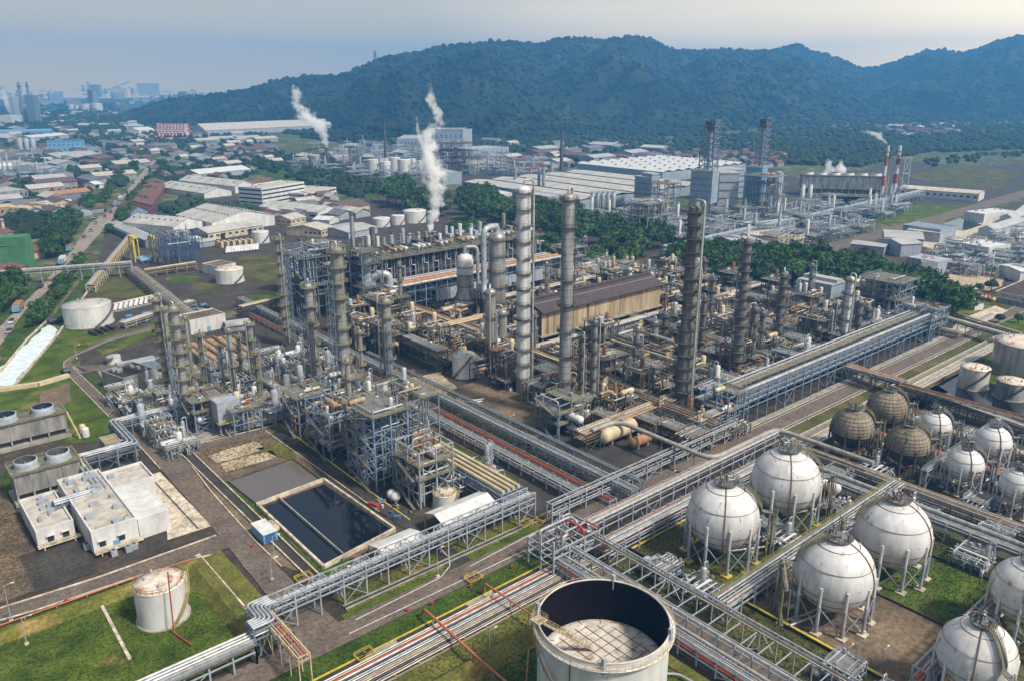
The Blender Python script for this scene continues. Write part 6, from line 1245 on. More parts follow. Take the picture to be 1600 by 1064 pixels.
# lamp posts
def lamp(label,px,py,pyt,d=(1,0)):
    x,y=G(px,py); h=min(14,hfor(x,y,pyt)); t=thing('street_lamp',label,'lamp',(x,y,0)); part('pole',MB().tube([(x,y,0),(x,y,h)],[.14,.08],6),'lsteel',t); part('arm',MB().beam((x,y,h),(x+d[0]*1.6,y+d[1]*1.6,h+.15),.09),'lsteel',t); part('lamp_head',MB().box(x+d[0]*1.8,y+d[1]*1.8,h+.12,.7,.35,.18),'white',t); part('base',MB().box(x,y,.2,.8,.8,.4),'concl',t)
for s in [('lamp post at the left road edge by the dirt plot',18,970,915),('lamp post on the bright green compound grass',42,1006,966),('lamp post at the road corner by the stepped pipes',425,905,874),('lamp post beside the blue container',429,871,838),('double-armed lamp in front of the brown sphere plot',1322,1040,1012),('lamp post inside the brown sphere plot',1338,1036,993),('lamp post outside the yellow kerb by the grass',1375,1055,1015),('lamp post beside the drain by the red valves',188,735,690),('lamp post at the road turn by the low tank',120,560,540),('lamp post by the concrete apron edge',293,825,800),('lamp post at the truss rack drain corner',684,900,858),('lamp post beside the asphalt plot kerb',1048,760,738),('lamp post on the grass near the open-top tank',765,1023,985),('lamp post by the road near the dark spheres',1262,655,618),('lamp post along the service road mid way',797,680,650)]: lamp(*s)
# palms right
def palm(label,px,py,h=9):
    x,y=G(px,py); t=thing('palm_tree',label,'palm',(x,y,0)); part('trunk',MB().tube([(x,y,0),(x+.3,y,h*.5),(x,y,h)],[.3,.22,.2],6),'bark',t); rg=random.Random(px); m=MB()
    for k in range(16):
        a=2*PI*k/16+rg.uniform(-.2,.2); u=rg.uniform(-.1,.8); pr=None
        for j in range(5):
            d=j*.95; p=(x+d*math.cos(a),y+d*math.sin(a),h+u*d-.16*d*d)
            if pr: n=(-math.sin(a)*.5,math.cos(a)*.5); m.add([(pr[0]-n[0],pr[1]-n[1],pr[2]-.25),(pr[0],pr[1],pr[2]),(p[0],p[1],p[2]),(p[0]-n[0],p[1]-n[1],p[2]-.25),(pr[0]+n[0],pr[1]+n[1],pr[2]-.25),(p[0]+n[0],p[1]+n[1],p[2]-.25)],[(0,1,2,3),(1,4,5,2)])
            pr=p
    part('crown',m,'leaf',t)
palm('tall palm at the sandy yard far right',1545,452,13); palm('shorter palm beside the hut and the path on the right',1462,502,8)
# ================================================================ mid left : warehouses, office, sheds
def dd(a,b): return math.dist(G(*a),G(*b))
W=[('g','cream-vented pale warehouse closest to the blue steel frames',(273,374),(318,364),dd((273,374),(245,359)),8,'white','roofm',dict(rise=5,axis='y',vents=8,pyt=355,wins=0,doors=2)),
('g','largest pale warehouse roof dotted with dark vents',(333,366),(430,352),dd((333,366),(300,350)),10,'white','roofm',dict(rise=7,axis='y',vents=12,pyt=349)),
('g','long low warehouse with ribbed roof and window row in front of the largest one',(326,377),(412,363),26,6,'concl','roofm',dict(rise=3,axis='x',wins=9,doors=2)),
('g','pale vented warehouse behind the car park trees, left one',(320,311),(362,306),dd((320,311),(290,296)),8,'white','roofm',dict(rise=5,axis='y',vents=6,pyt=303)),
('g','pale vented warehouse next to the striped office, right one',(368,303),(398,299),dd((368,303),(340,288)),8,'white','roofm',dict(rise=5,axis='y',vents=5)),
('g','maroon long roof behind the striped office',(392,296),(430,290),14,6,'tile','tile',dict(rise=3,axis='x')),
('g','wide white roof far beyond the car park',(312,280),(392,272),40,6,'lsteel','white',dict(rise=4,axis='x',vents=0)),
('f','white office block with four dark window bands',(411,322),(477,310),32,0,'white','roofc',dict(pyt=296,floors=4,bandw=True,par=.8,units=6)),
('f','low wing with window band beside the striped office',(477,316),(526,305),40,8,'white','roofc',dict(floors=2,bandw=True,par=.6,units=3)),
('g','white-roofed open shed right of the largest warehouse',(428,341),(460,335),18,6,'lsteel','roofm',dict(rise=2,axis='x')),
('g','ridged white-roofed shed beside the low dark house roofs',(497,345),(532,338),dd((497,345),(462,328)),7,'white','roofm',dict(rise=4,axis='y',wins=2)),
('g','grey tiled-roof hall with small windows left of the far tanks',(503,372),(523,366),34,6,'cream','roofc',dict(rise=3,axis='x',wins=4)),
('g','long low grey roof running to the far white tanks',(545,374),(590,365),36,5,'lsteel','roofg',dict(rise=2,axis='x',wins=0)),
('g','dark purple-brown hipped house roof beyond the sheds',(540,336),(578,328),30,5,'cream','tiled',dict(rise=5,axis='x')),
('g','grey house roof in front of the dark hipped one',(455,353),(478,348),22,5,'cream','roofc',dict(rise=3,axis='x',wins=3)),
('g','small white twin roof near the steam wisps',(515,352),(530,347),16,4,'white','white',dict(rise=2,axis='y')),
('g','long maroon roof hall beside the main road trees',(238,333),(263,294),30,7,'tile','tile',dict(rise=5,axis='x')),
('g','blue-black gable shed by the main road',(205,344),(232,340),24,6,'bsteel','tiled',dict(rise=5,axis='y')),
('g','long pale open shed beside the canal frames, outer one',(228,388),(244,384),95,6,'steel','roofg',dict(rise=2,axis='y',ang=0)),
('g','long pale open shed beside the canal frames, inner one',(210,380),(222,378),80,5,'steel','roofm',dict(rise=2,axis='y',ang=0)),
('g','small white shelter roof under the steam puff',(296,383),(314,380),10,4,'white','white',dict(rise=.6,axis='x')),
('g','pale flat shelter roof beside the row of cream pumps',(312,388),(336,384),12,4,'lsteel','roofm',dict(rise=.6,axis='x')),
('f','cream flat electrical house in front of the rusty-roofed tank',(317,427),(342,432),14,6,'white','dirt',dict(par=.4)),
('g','tall green corrugated hall at the left picture edge',(-12,428),(46,424),24,0,'green','green',dict(rise=5,axis='x',pyt=386)),
('f','narrow green tower block joined to the green hall',(46,425),(57,419),14,0,'green','green',dict(pyt=372,par=.3)),
('g','red-brown low roof shed in front of the green hall',(-14,440),(46,424),14,4,'cream','tile',dict(rise=3,axis='x')),
('g','red-brown roof house behind the green hall',(46,408),(70,402),22,5,'cream','tile',dict(rise=3,axis='x')),
('g','green-walled arched shed cut by the left picture edge',(-14,460),(45,440),26,5,'green','tile',dict(rise=4,axis='x')),
('g','red-roofed small house by the grey chimney',(0,378),(24,372),26,5,'cream','tile',dict(rise=4,axis='x')),
('g','long orange-tan roofed shed at the brown yard',(80,315),(143,308),20,6,'steel','orange',dict(rise=3,axis='x')),
('g','short tan-orange roof left of the long tan shed',(62,306),(80,303),20,6,'cream','orange',dict(rise=2,axis='x')),
('f','long tan flat-roofed building at the left edge',(-10,340),(30,336),24,8,'tan','cream',dict(par=.5,floors=1)),
('f','large flat factory roof with columns at the left edge',(-10,318),(46,312),45,10,'concw','roofg',dict(par=.6,floors=1)),
('f','beige block house among trees, left',(45,340),(66,336),22,8,'cream','cream',dict(par=.5,floors=2)),
('f','beige twin block with flat roof by the brown yard',(75,334),(105,329),24,8,'cream','roofc',dict(par=.5,floors=2)),
('g','small red roof beside the beige twin block',(90,322),(103,320),16,6,'tile','tile',dict(rise=2,axis='x')),
('f','long blue factory block behind the silos',(76,240),(134,238),60,0,'lblue','blue',dict(pyt=224,floors=2,par=.8)),
('f','lower blue annex of the long blue factory',(134,239),(152,237),50,8,'lblue','lblue',dict(par=.5)),
('g','wide grey roof works with raised roof monitor',(95,256),(163,251),90,8,'lsteel','roofg',dict(rise=5,axis='x')),
('g','black-roofed hangar beside the lorry park',(155,258),(180,254),40,8,'dsteel','tiled',dict(rise=5,axis='x')),
('g','white tunnel tent nearer the main road trees',(150,296),(162,294),16,5,'white','white',dict(rise=3,axis='x')),
('g','long white tent beside the brown yard',(135,286),(166,283),18,5,'white','white',dict(rise=3,axis='x')),
('g','middle white tent between the two others',(142,291),(160,289),16,5,'white','white',dict(rise=3,axis='x')),
('g','long thin white roof across the left distance',(50,222),(108,217),40,8,'lsteel','white',dict(rise=4,axis='x')),
('g','long blue roof hall at the far left',(-10,213),(80,211),60,8,'lblue','lblue',dict(rise=4,axis='x')),
('f','dark blue-grey windowless hall below the conveyor',(28,278),(57,274),40,0,'steel','steel',dict(pyt=266,par=.4)),
('g','white long barrel roof by the sand yard',(218,210),(242,208),40,8,'white','white',dict(rise=6,axis='x')),
('f','big blue-grey factory block with white edge, far centre',(664,236),(724,236),130,0,'bwall','roofm',dict(pyt=207,par=1,floors=2)),
('f','lower blue-grey block left of the far factory block',(620,236),(664,236),110,0,'bwall','roofg',dict(pyt=218,par=1,floors=1)),
('f','tall narrow grey end tower of the far factory block',(724,236),(738,234),60,0,'lsteel','roofg',dict(pyt=204,par=1)),
('f','long cyan-grey building with pale edge beyond the rust tower',(735,250),(795,244),50,0,'bwall','roofg',dict(pyt=236,par=1,floors=1)),
('g','bright cream flat shed roof right of the rust structure',(742,264),(774,260),40,6,'cream','concl',dict(rise=2,axis='x')),
('f','blue-grey windowless block before the white factory roof',(692,290),(722,288),50,0,'bwall','roofg',dict(pyt=272,par=1)),
('f','white cabinet row at the edge of the big white roof',(760,312),(785,318),14,9,'white','white',dict(par=.5,floors=1)),
('f','blue-grey low hall under the dark silo pair',(800,318),(856,328),20,12,'bwall','roofg',dict(par=.5,floors=1)),
('f','pale low service building at the foot of the blue towers',(1150,398),(1200,396),30,8,'lsteel','roofm',dict(par=.5,floors=1)),
('f','L-shaped cream service building before the road, right one',(1200,392),(1255,384),26,9,'cream','concl',dict(par=.5,floors=1)),
('f','white gatehouse block at the end of the tree belt',(1198,400),(1218,398),18,7,'white','white',dict(par=.5,floors=1)),
('f','white flat building with pale roof right of the green lawn, rear',(1414,374),(1467,380),30,0,'lsteel','concl',dict(pyt=360,par=.5)),
('f','blue block joined behind the pale-roofed right building',(1467,378),(1492,372),30,9,'bwall','bwall',dict(par=.5)),
('g','grey twin-slope shed with white base on the right estate',(1380,392),(1440,396),34,10,'lsteel','roofg',dict(rise=2,axis='x')),
('g','small grey shed in front of the twin-slope one',(1406,402),(1438,400),22,9,'lsteel','roofg',dict(rise=2,axis='x')),
('g','long low white and grey shed near the curved sandy road',(1328,394),(1380,400),16,6,'lsteel','roofg',dict(rise=1,axis='x')),
('f','white house block with black roof boxes on the right estate',(1437,430),(1462,432),24,0,'white','roofc',dict(pyt=410,par=.5,units=8,floors=1)),
('f','grey lean block attached to the white house block',(1462,432),(1484,426),20,9,'lsteel','roofg',dict(par=.3)),
('f','white building with dark roof openings, far right',(1542,408),(1576,402),20,9,'white','white',dict(par=.5,units=7)),
('f','white pentagonal-looking block at the upper right',(1536,350),(1582,344),18,8,'white','white',dict(par=.5,units=4)),
('g','row of grey factory roofs at the right picture edge',(1552,372),(1600,356),12,6,'lsteel','roofg',dict(rise=3,axis='x')),
('g','second grey factory roof above the first at the right edge',(1580,352),(1640,334),10,6,'lsteel','roofg',dict(rise=3,axis='x')),
('f','flat brown-roofed building in the lower right of the estate',(1552,470),(1640,486),46,5,'concl','dirtd',dict(par=.5)),
('g','white and blue low building right edge under pipes',(1592,442),(1640,440),20,7,'white','white',dict(rise=1,axis='x')),
('g','long white single-storey barrack row with bright roof',(1404,306),(1528,316),30,8,'white','concl',dict(rise=2,axis='x',wins=12)),
('f','blue-roofed hut on the green by the pipe bridge',(1522,486),(1536,484),6,3,'white','blue',dict(par=.2)),
]
for (k,lab,a,b,d,h,wm,rm,kw) in W: B2(k,lab,a,b,d,h,wm,rm,name='warehouse' if k=='g' else 'building',cat='warehouse' if k=='g' else 'building',**kw)
for i in range(5):
    a=(300+i*23,211-i*1.2); b=(322+i*23,213-i*1.2); B2('g',['first','second','third','fourth','fifth'][i]+' brown-roofed bay of the long ridged warehouse below the hills, counted from the town side',a,b,230,12,'lsteel','roofc',rise=14,axis='y')
B2('g','low pale roofs in front of the ridged warehouse',(330,222),(375,220),40,6,'lsteel','roofm',rise=3,axis='x'); B2('g','second low pale roof in front of the ridged warehouse',(375,221),(410,219),40,6,'lsteel','roofm',rise=3,axis='x')
# big white factory roofs, axis aligned
t=thing('factory','huge low factory with pale ribbed roof crossed by dark valleys','factory',(680,640,0)); part('wall',MB().bx(557,553,0,760,742,10),'bwall',t)
for k in range(5): x0=557+k*40.5; part('roof',MB().add([(x0,552,10.4),(x0,743,10.4),(x0+20,743,12.4),(x0+20,552,12.4),(x0+40,743,10.4),(x0+40,552,10.4)],[(0,1,2,3),(3,2,4,5)]),'roofm',t); part('valley',MB().bx(x0-.8,552,10.2,x0+.8,743,11.2),'tiled',t)
t=thing('factory','brighter factory roof with dotted vents behind the huge ribbed one','factory',(900,700,0)); part('wall',MB().bx(800,650,0,980,800,12),'bwall',t)
for k in range(9):
    x0=800+k*20; part('roof',MB().add([(x0,649,12.4),(x0,801,12.4),(x0+10,801,14.5),(x0+10,649,14.5),(x0+20,801,12.4),(x0+20,649,12.4)],[(0,1,2,3),(3,2,4,5)]),'white',t)
    for q in range(6): part('roof_vent',MB().box(x0+10,662+q*25,15.2,2,3,1.2),'roofg',t)
# ================================================================ tanks, silos, stacks beyond
for s in [('white tank beside the pump rows behind the left columns',408,379,12,13,362),('small white tank, left of the three behind the furnaces',596,354,10,13.5,341),('middle white tank of the three behind the furnaces',622,351,10,10.5,337),('largest white tank behind the furnaces',648,347,12,18,329),('white tank half hidden by the steam jet',676,346,11,9,331)]:
    tank(s[0],s[1],s[2],s[3],s[4],'white','white','dsteel',4.4,pyt=s[5])
for i,s in enumerate([(583,271,250,9),(602,275,253,9.5),(617,268,247,9),(632,273,250,10.5),(644,268,249,7),(657,274,252,5)]): tank(['first','second','third','fourth','fifth','sixth'][i]+' white tank from the left in the far cluster beside the steam plume',s[0],s[1],15,s[3],'white','white','dsteel',4.4,pyt=s[2],manh=False)
tank('olive-grey tank at the foot of the smoking far plant',492,262,12,9,'concw','concl','dsteel',4.4,pyt=243,manh=False)
for i,(px,py,pt,rr) in enumerate([(112,173,164,4),(121,173,165,3.6),(135,173,163,8),(152,173,162,8.5)]): tank(['leftmost','second','third','rightmost'][i]+' white tank of the far row below the hazy steelworks',px,py,20,rr,'white','white','white',4.4,pyt=pt,manh=False)
tank('grey round tank at the right estate, bigger one',1293+170,384,14,10,'lsteel','roofg','dsteel',3,pyt=372) if False else None
tank('big grey cylindrical tank on the right estate',1491,391,12,11,'lsteel','roofg','dsteel',3,pyt=374); tank('second grey tank lower on the right estate',1517,402,10,9.5,'lsteel','roofg','dsteel',3,pyt=386)
def silo(label,px,py,pyt,w,mat,grp=None):
    x,y=G(px,py); h=hfor(x,y,pyt); r=w/2*Pj(x,y,h/2)[2]/F; t=thing('silo',label,'silo',(x,y,0),grp); part('shell',MB().lathe([(r,h*.12),(r,h*.93),(r*.35,h),(.02,h)],x,y,16),mat,t); part('cone',MB().lathe([(r*.3,0),(r,h*.12)],x,y,16),'lsteel',t); part('top_rail',MB().rail([(x+r*math.cos(k),y+r*math.sin(k),h*.95) for k in range(6)],1.2,.2,3,True),'lsteel',t)
for i in range(5): silo('grey silo in the row of five before the white factory roof',926+8*i,327+i*.4,301-i*.3,7,'galv','row of five grey silos')
for i in range(3): silo('pale silo in the trio beside the long blue factory',34+10*i,238,216,7.5,'lsteel','three pale silos'); silo('white silo in the trio above the left works',3+7.5*i,276,254,6.5,'white','three white silos')
silo('dark tall silo, left of the pair at the tree belt',842,306,262,5,'steel'); silo('dark tall silo, right of the pair at the tree belt',849,307,262,5,'steel'); silo('dark silo standing alone left of the pair',805,297,262,5,'steel')
silo('white slim vessel at the right of the far plant',1253,313,289,6,'white'); silo('second white slim vessel beside the far cooling tower',1265,312,289,6,'white'); silo('white bulbous vessel high on the far plant frame',1212,330,268,13,'lsteel')
silo('white cylinder on the small cream hut',1239,392,376,3,'white')
def chimney(label,px,py,pyt,w,mat,bands=0,m2='red',lat=False):
    x,y=G(px,py); h=hfor(x,y,pyt); r=w/2*Pj(x,y,h/2)[2]/F; t=thing('chimney',label,'chimney',(x,y,0))
    n=bands or 1
    for i in range(n): a,b=h*i/n,h*(i+1)/n; part('shaft',MB().lathe([(r*(1.25-.4*i/n),a),(r*(1.25-.4*(i+1)/n),b)],x,y,12),mat if i%2 else (m2 if bands else mat),t)
    part('rim',MB().ring(x,y,h*.9,r*1.5,r*.25,12,4),'dsteel',t)
chimney('red and white banded chimney trailing smoke, left of the far pair',1375,322,228,5,'white',6,'red'); chimney('red and white lattice-clad chimney, right of the far pair',1394,316,228,6,'white',6,'red')
structure('pale scaffold lattice around the right banded chimney',*[a-8 for a in G(1398,316)],1,1,14,14,[15,30,45],'white','grate','white',seed=90,npipe=0,gear=0,dens=.3,stair=False,name='lattice_tower',cat='lattice tower')
for s in [('dark slim stack left of the far white tank cluster',603,258,193,4,'dsteel'),('thin rust mast-like stack by the far plant',548,258,232,3,'rust'),('dark slim stack above the big white factory roof',877,268,207,5,'dsteel'),('pale stub stack beside the dark slim one',862,268,253,4,'lsteel'),('tall hazy stack at the far left, right of two',52,190,107,4,'bsteel'),('tall hazy banded stack at the far left, left of two',40,194,113,5,'bsteel'),('distant stack above the hazy steelworks',139,140,108,3,'bsteel'),('grey slim chimney beside the green hall',8,372,342,5,'concl'),('short dark smoking stack at the far plant',512,262,232,3,'dsteel')]: chimney(*s)
# far blue plant
def bigbox(label,a,b,depth,base,pyt,wall='bwall',lat=None):
    p,q=G(*a),G(*b); L_=math.dist(p,q); an=math.atan2(q[1]-p[1],q[0]-p[0]); h=hfor(p[0],p[1],pyt); t=thing('reactor_tower',label,'tower',(0,0,0))
    part('casing',MB().bx(0,0,base,L_,depth,h),wall,t); part('roof',MB().bx(-.5,-.5,h+.003,L_+.5,depth+.5,h+1),'roofg',t); m=MB()
    for i in (0,1,2):
        for j in (0,1): m.beam((L_*i/2,depth*j,0),(L_*i/2,depth*j,base+.01),1.2)
    for k in range(5): m.beam((-.3,-.3,base+(h-base)*k/5),(L_+.3,-.3,base+(h-base)*k/5),.6)
    part('frame',m,'steel',t)
    if lat:
        u0,u1,pt=lat; h2=hfor(p[0],p[1],pt); m=MB(); nL=9
        for i in range(nL+1):
            z=h+(h2-h)*i/nL; c=[(u0*L_,0),(u1*L_,0),(u1*L_,depth*.8),(u0*L_,depth*.8)]
            for a_,b_ in zip(c,c[1:]+c[:1]):
                m.beam((*a_,z),(*b_,z),.6)
                if i<nL: m.beam((*a_,z),(*a_,z+(h2-h)/nL),.8); m.beam((*a_,z),(*b_,z+(h2-h)/nL),.4)
        part('lattice',m,'steel',t); part('flue',MB().cyl((u0+u1)/2*L_,depth*.4,h,h2-2,1.9,10),'lsteel',t); part('head',MB().lathe([(3,h2-9),(5,h2-4),(5,h2-1)],(u0+u1)/2*L_,depth*.4,12),'dsteel',t)
    t.location=(*p,0); t.rotation_euler=(0,0,an); return t
bigbox('blue-grey clad tower with tall lattice stack, left of the far two',(1075,345),(1108,348),18,16,268,lat=(.35,.95,188)); bigbox('dark blue clad tower with flue and caged head, right of the far two',(1160,332),(1185,334),20,10,262,'lblue',lat=(.5,1.0,185))
bigbox('blue clad box tower between the silos and the lattice tower',(990,325),(1015,328),16,4,277); bigbox('narrow blue-grey block joined to the box tower',(1016,328),(1027,327),16,4,274); bigbox('low blue-grey block beneath the box tower',(980,338),(1010,340),18,0,316)
bigbox('brown-grey clad reactor block between the two far towers',(1120,338),(1150,338),18,2,272,'lsteel'); bigbox('blue box annex behind the brown-grey reactor block',(1122,315),(1160,312),22,2,268)
structure('rusty open steel tower beside the far factory block',*G(708,274),3,3,14,14,[10,20,30,40],'rust','dsteel','dsteel',seed=91,npipe=16,gear=10,gm=('rust','galv','dsteel'),stair=False)
structure('grey open steel unit under the leaning steam plume',*G(490,258),3,2,14,14,[10,20,30],'steel','grate','lsteel',seed=92,npipe=12,gear=8,stair=False)
structure('steel frame stacked with pipes beside the right far tower',*G(1198,345),3,3,9,9,[10,20,30,38],'steel','grate','lsteel',seed=93,npipe=24,gear=12,stair=False)
structure('dense pipe tower in front of the left far tower',*G(1010,382),4,3,8,8,[10,20,30],'lsteel','grate','lsteel',seed=94,npipe=40,gear=14,stair=False)
structure('brown-topped pipe tower beside the blue box tower',*G(1040,350),2,2,9,9,[12,24,34],'steel','rust','lsteel',seed=95,npipe=14,gear=8,stair=False)
structure('blue steel gantry frames in a row by the canal',*G(262,420),5,5,5,6,[9,14,20],'dblue','grate','dblue',seed=96,npipe=6,gear=2,dens=.0,stair=False,roofdeck=False)
structure('pipe-filled frame between the steam jet and the tall columns',345,352,2,2,8,7,[7,14,20],'steel','grate','lsteel',seed=97,npipe=24,gear=8)
t=cooling('long far cooling tower steaming at two points',0,85,0,20,22,6,'white','concw'); p=G(1252,306); q=G(1333,308); an=math.atan2(q[1]-p[1],q[0]-p[0]); t.location=(p[0]+42*math.cos(an),p[1]+42*math.sin(an),0); t.rotation_euler=(0,0,an)
FK=0
put('grey-blue pipework block of the neighbouring far plant','grey',5,400,[tuple(p) for p in scatter([(905,335),(1010,345),(1100,345),(1240,322),(1400,322),(1398,335),(1350,350),(1355,368),(1200,390),(1045,378)],150,17,11)],'pipework of the neighbouring plant',(20,17),1.7,'pipework_block')
put('small grey pipework block of the hazy distant works','blue',3,420,[tuple(p) for p in scatter([(445,262),(560,228),(700,240),(850,262),(800,280),(640,288),(500,275)],70,26,12)]+[tuple(p) for p in scatter([(0,285),(20,262),(60,245),(75,268),(50,290)],12,20,13)],'pipework of the distant works',(26,20),1.8,'works_block')
put('pipework and machinery block of the right estate','grey',3,440,[tuple(p) for p in scatter([(1440,398),(1600,368),(1620,440),(1480,428)],34,13,14)],'machinery of the right estate',(12,10),1.1,'machinery_block')
for i,(pts,z,w_,lab) in enumerate([([G(1040,388,8),G(1440,300,8)],9,8,'long silver pipe rack of the neighbouring plant crossing to the right'),([G(860,322,8),G(1150,372,8)],8,7,'pipe rack running along the tree belt below the silos'),([G(1155,352,8),G(1420,318,8)],8,6,'pipe rack past the feet of the banded chimneys'),([G(1250,320,8),G(1330,345,8)],7,5,'short pipe rack behind the L-shaped service building')]):
    rack(lab,[tuple(p) for p in pts],[z-3,z],w_,10,'lsteel',mixp(w_,z,6,('galv','steel','lsteel'),(.2,.4),seed=300+i)+mixp(w_,z-3,5,('galv','steel'),(.3,.5),seed=310+i),brace=4,postw=.6)
for i,(pts,z,w_,fm,lab) in enumerate([([G(0,425,9),G(205,410,9)],9,5,'lsteel','pipe bridge crossing the canal and main road'),([G(205,412,7),G(310,495,7)],4,9,'dsteel','brown and silver pipe rack from the canal bridge towards the basins'),([G(375,480,6),G(490,452,6)],6,5,'dsteel','long grey pipe bridge passing the rusty-roofed tank'),([G(190,505,3),G(300,470,3)],3,5,'galv','white pump and pipe row behind the tall canal tank'),([G(175,475,3),G(265,455,3)],2.4,4,'tan','brown box-topped pipe row at the edge of the rough grass'),([G(225,420,6),G(305,408,6)],5,3,'tan','tan pipe bridge under the yellow gantries'),([G(140,440,7),G(205,362,7)],5,5,'cream','cream edged frame over the canal upper reach'),([G(1325,565,6),G(1640,675,6)],5,4,'dsteel','dark brown pipe rack behind the sphere field to the picture edge'),([G(1475,495,6),G(1600,530,6)],6,4,'lsteel','grey pipe bridge past the right belt end'),([G(1440,455,10),G(1600,500,10)],3,3,'galv','low silver pipe line by the orange tanks'),([G(1060,425,3),G(1500,520,3)],3,5,'conc','long covered pipe trench wall along the right tree belt'),([G(960,420,8),G(1050,450,8)],6,5,'lsteel','covered pipe bridge stepping across the tree belt'),([G(780,385,8),G(915,370,8)],8,4,'lsteel','goal-post pipe bridge entering the tree belt')]):
    rack(lab,[tuple(p) for p in pts],[max(.8,z-1.6),z],w_,7,fm,mixp(w_,z,6,('alu','tan','galv','cream'),(.2,.4),seed=330+i)+mixp(w_,max(.8,z-1.6),4,('galv','dsteel','tan'),(.2,.3),seed=350+i),brace=5)
for i,(px,py) in enumerate([(212,410),(243,410)]):
    x,y=G(px,py); t=thing('gantry',['yellow gantry frame nearer the canal bridge','yellow gantry frame beside the blue steel frames'][i],'gantry',(x,y,0)); m=MB()
    for a in (0,9): m.beam((x,y+a,0),(x,y+a,17),.8); m.beam((x+3,y+a,0),(x+3,y+a,17),.8)
    part('leg',m,'yelb',t); part('girder',MB().beam((x+1.5,y-1,17),(x+1.5,y+10,17),3.4,1.2),'yelb',t)
for i,(px,py) in enumerate([(222,408),(227,411),(232,407),(240,405)]): x,y=G(px,py); drum('blue horizontal tank in the group under the yellow gantries',x,y,2,6,1.5,'x','lblue','blue tanks under the gantries')
for i in range(12):
    x,y=G(342+i*4.6,386+(i%2)*1.5-i*.4); t=thing('pump_unit','cream pump block in the row before the long low warehouse','pump',(x,y,0),'cream pump blocks in a row'); part('motor',MB().box(x,y,2.2,2,4,4.4),'cream',t); part('flange',MB().box(x-1.6,y,1,1.2,2,2),'rust',t)
for i in range(11):
    x,y=G(356+i*4.7,396-i*.5); t=thing('pump_unit','white slanted pump unit in the row beside the rough lawn','pump',(x,y,0),'white pump units in a row'); part('motor',MB().beam((x-1.5,y-2,.5),(x+1.2,y+2,4),1.8,1.4),'white',t); part('base',MB().box(x,y,.4,5,5,.8),'dsteel',t)
for i in range(9):
    x,y=G(182+i*8,487-i*1.8); t=thing('pump_unit','white slanted pump unit in the row behind the canal tank','pump',(x,y,0),'white pump units behind the canal tank'); part('motor',MB().beam((x-1.2,y-1.6,1),(x+1,y+1.6,3.4),1.5,1),'white',t); part('base',MB().box(x,y,.4,4,3,.8),'galv',t)
for i,(px,py) in enumerate([(202,500),(216,503),(228,495),(290,487),(300,490),(318,482)]):
    x,y=G(px,py); t=thing('pump_unit','blue motor pump on a yellow-kerbed slab behind the twin columns','pump',(x,y,0),'blue motor pumps on yellow-kerbed slabs'); part('motor',drumM(MB(),(x-1.6,y,1.8),(x+1.6,y,1.8),1.2,10),'blue',t); part('slab',MB().box(x,y,.15,7,6,.3),'yel',t); part('discharge',MB().tube([(x,y,1),(x+2,y-4,1)],.7,8),'blackp',t)
for i in range(4): x,y=G(140+9*i,522-3*i); piperun('thick black pipe stub at the foot of the tall canal tank',[(x,y,1.2),(x+2,y-6,1.0)],.9,'blackp',1.2,'large_pipe',group='four black pipe stubs',step=90)
piperun('fat black pipe from the tall tank into the canal',[G(112,500),G(76,508)],1.6,'blackp',1.6,'large_pipe',step=90,n=12)
for i,(px,py,mt) in enumerate([(1500,470,'yelb'),(1506,472,'yelb'),(1513,471,'yelb'),(1519,473,'yelb'),(1512,463,'red'),(1533,468,'orange'),(1539,469,'yelb'),(1545,470,'redor'),(1551,472,'yelb')]): x,y=G(px,py); drum('painted yellow, orange or red drum in the row by the yard wall',x,y,1.4,2.2,1.2,'x',mt,'coloured drums by the yard wall')
wall('long grey yard wall behind the coloured drums',[(1480,455),(1640,490)],.5,3,'concw')
wall('cream pier-like footbridge wall over the canal outlet',[(0,610),(60,602),(108,588)],2.2,1.4,'cream','footbridge','bridge')
# houses : small kampung roofs
HP=[]
for i,(wm,rm) in enumerate([('wallg','tile'),('wallg','tiled'),('lsteel','roofd'),('cream','tile'),('lsteel','roofm'),('wallg','roofd'),('wallg','roofc')]):
    HP.append(gable('',-6,-4.5,6,4.5,4.2,2.6,wm,rm,'x','house','house',group='small houses in the town'))
for t in HP: KIDS[t.name]=[(c,[]) for c in t.children]
hs=[]
for poly,n,md,s in [([(0,300),(0,240),(60,200),(230,190),(260,240),(200,290),(120,262),(60,262)],70,30,1),([(240,262),(300,230),(420,222),(440,255),(330,285),(250,285)],42,30,2),([(900,250),(1080,240),(1240,240),(1230,262),(1000,262)],50,24,3),([(1360,200),(1480,196),(1500,210),(1420,216)],30,40,4),([(500,300),(540,322),(600,335),(520,345),(440,345),(420,345)],14,14,5),([(150,340),(60,340),(30,325),(140,322)],10,14,6),([(740,250),(870,240),(890,262),(800,272)],26,26,7),([(60,200),(220,160),(330,175),(260,200)],38,60,8)]:
    hs+=[(p,s) for p in scatter(poly,n,md,s)]
hs+=[(p,8) for p in scatter([(0,205),(0,172),(150,165),(190,178),(200,196),(100,205)],50,60,58)]
wh={1:'small house roof in the crowded left town',2:'small house roof between the town trees below the ridged warehouse',3:'small house roof in the village beyond the white factory roofs',4:'tiny house roof in the hamlet at the foot of the right hills',5:'small shed roof among the sheds by the office',6:'small house roof beside the brown yard',7:'small shed roof beyond the cream shed',8:'faint house roof in the hazy distance on the left'}
rg=random.Random(8); used=set()
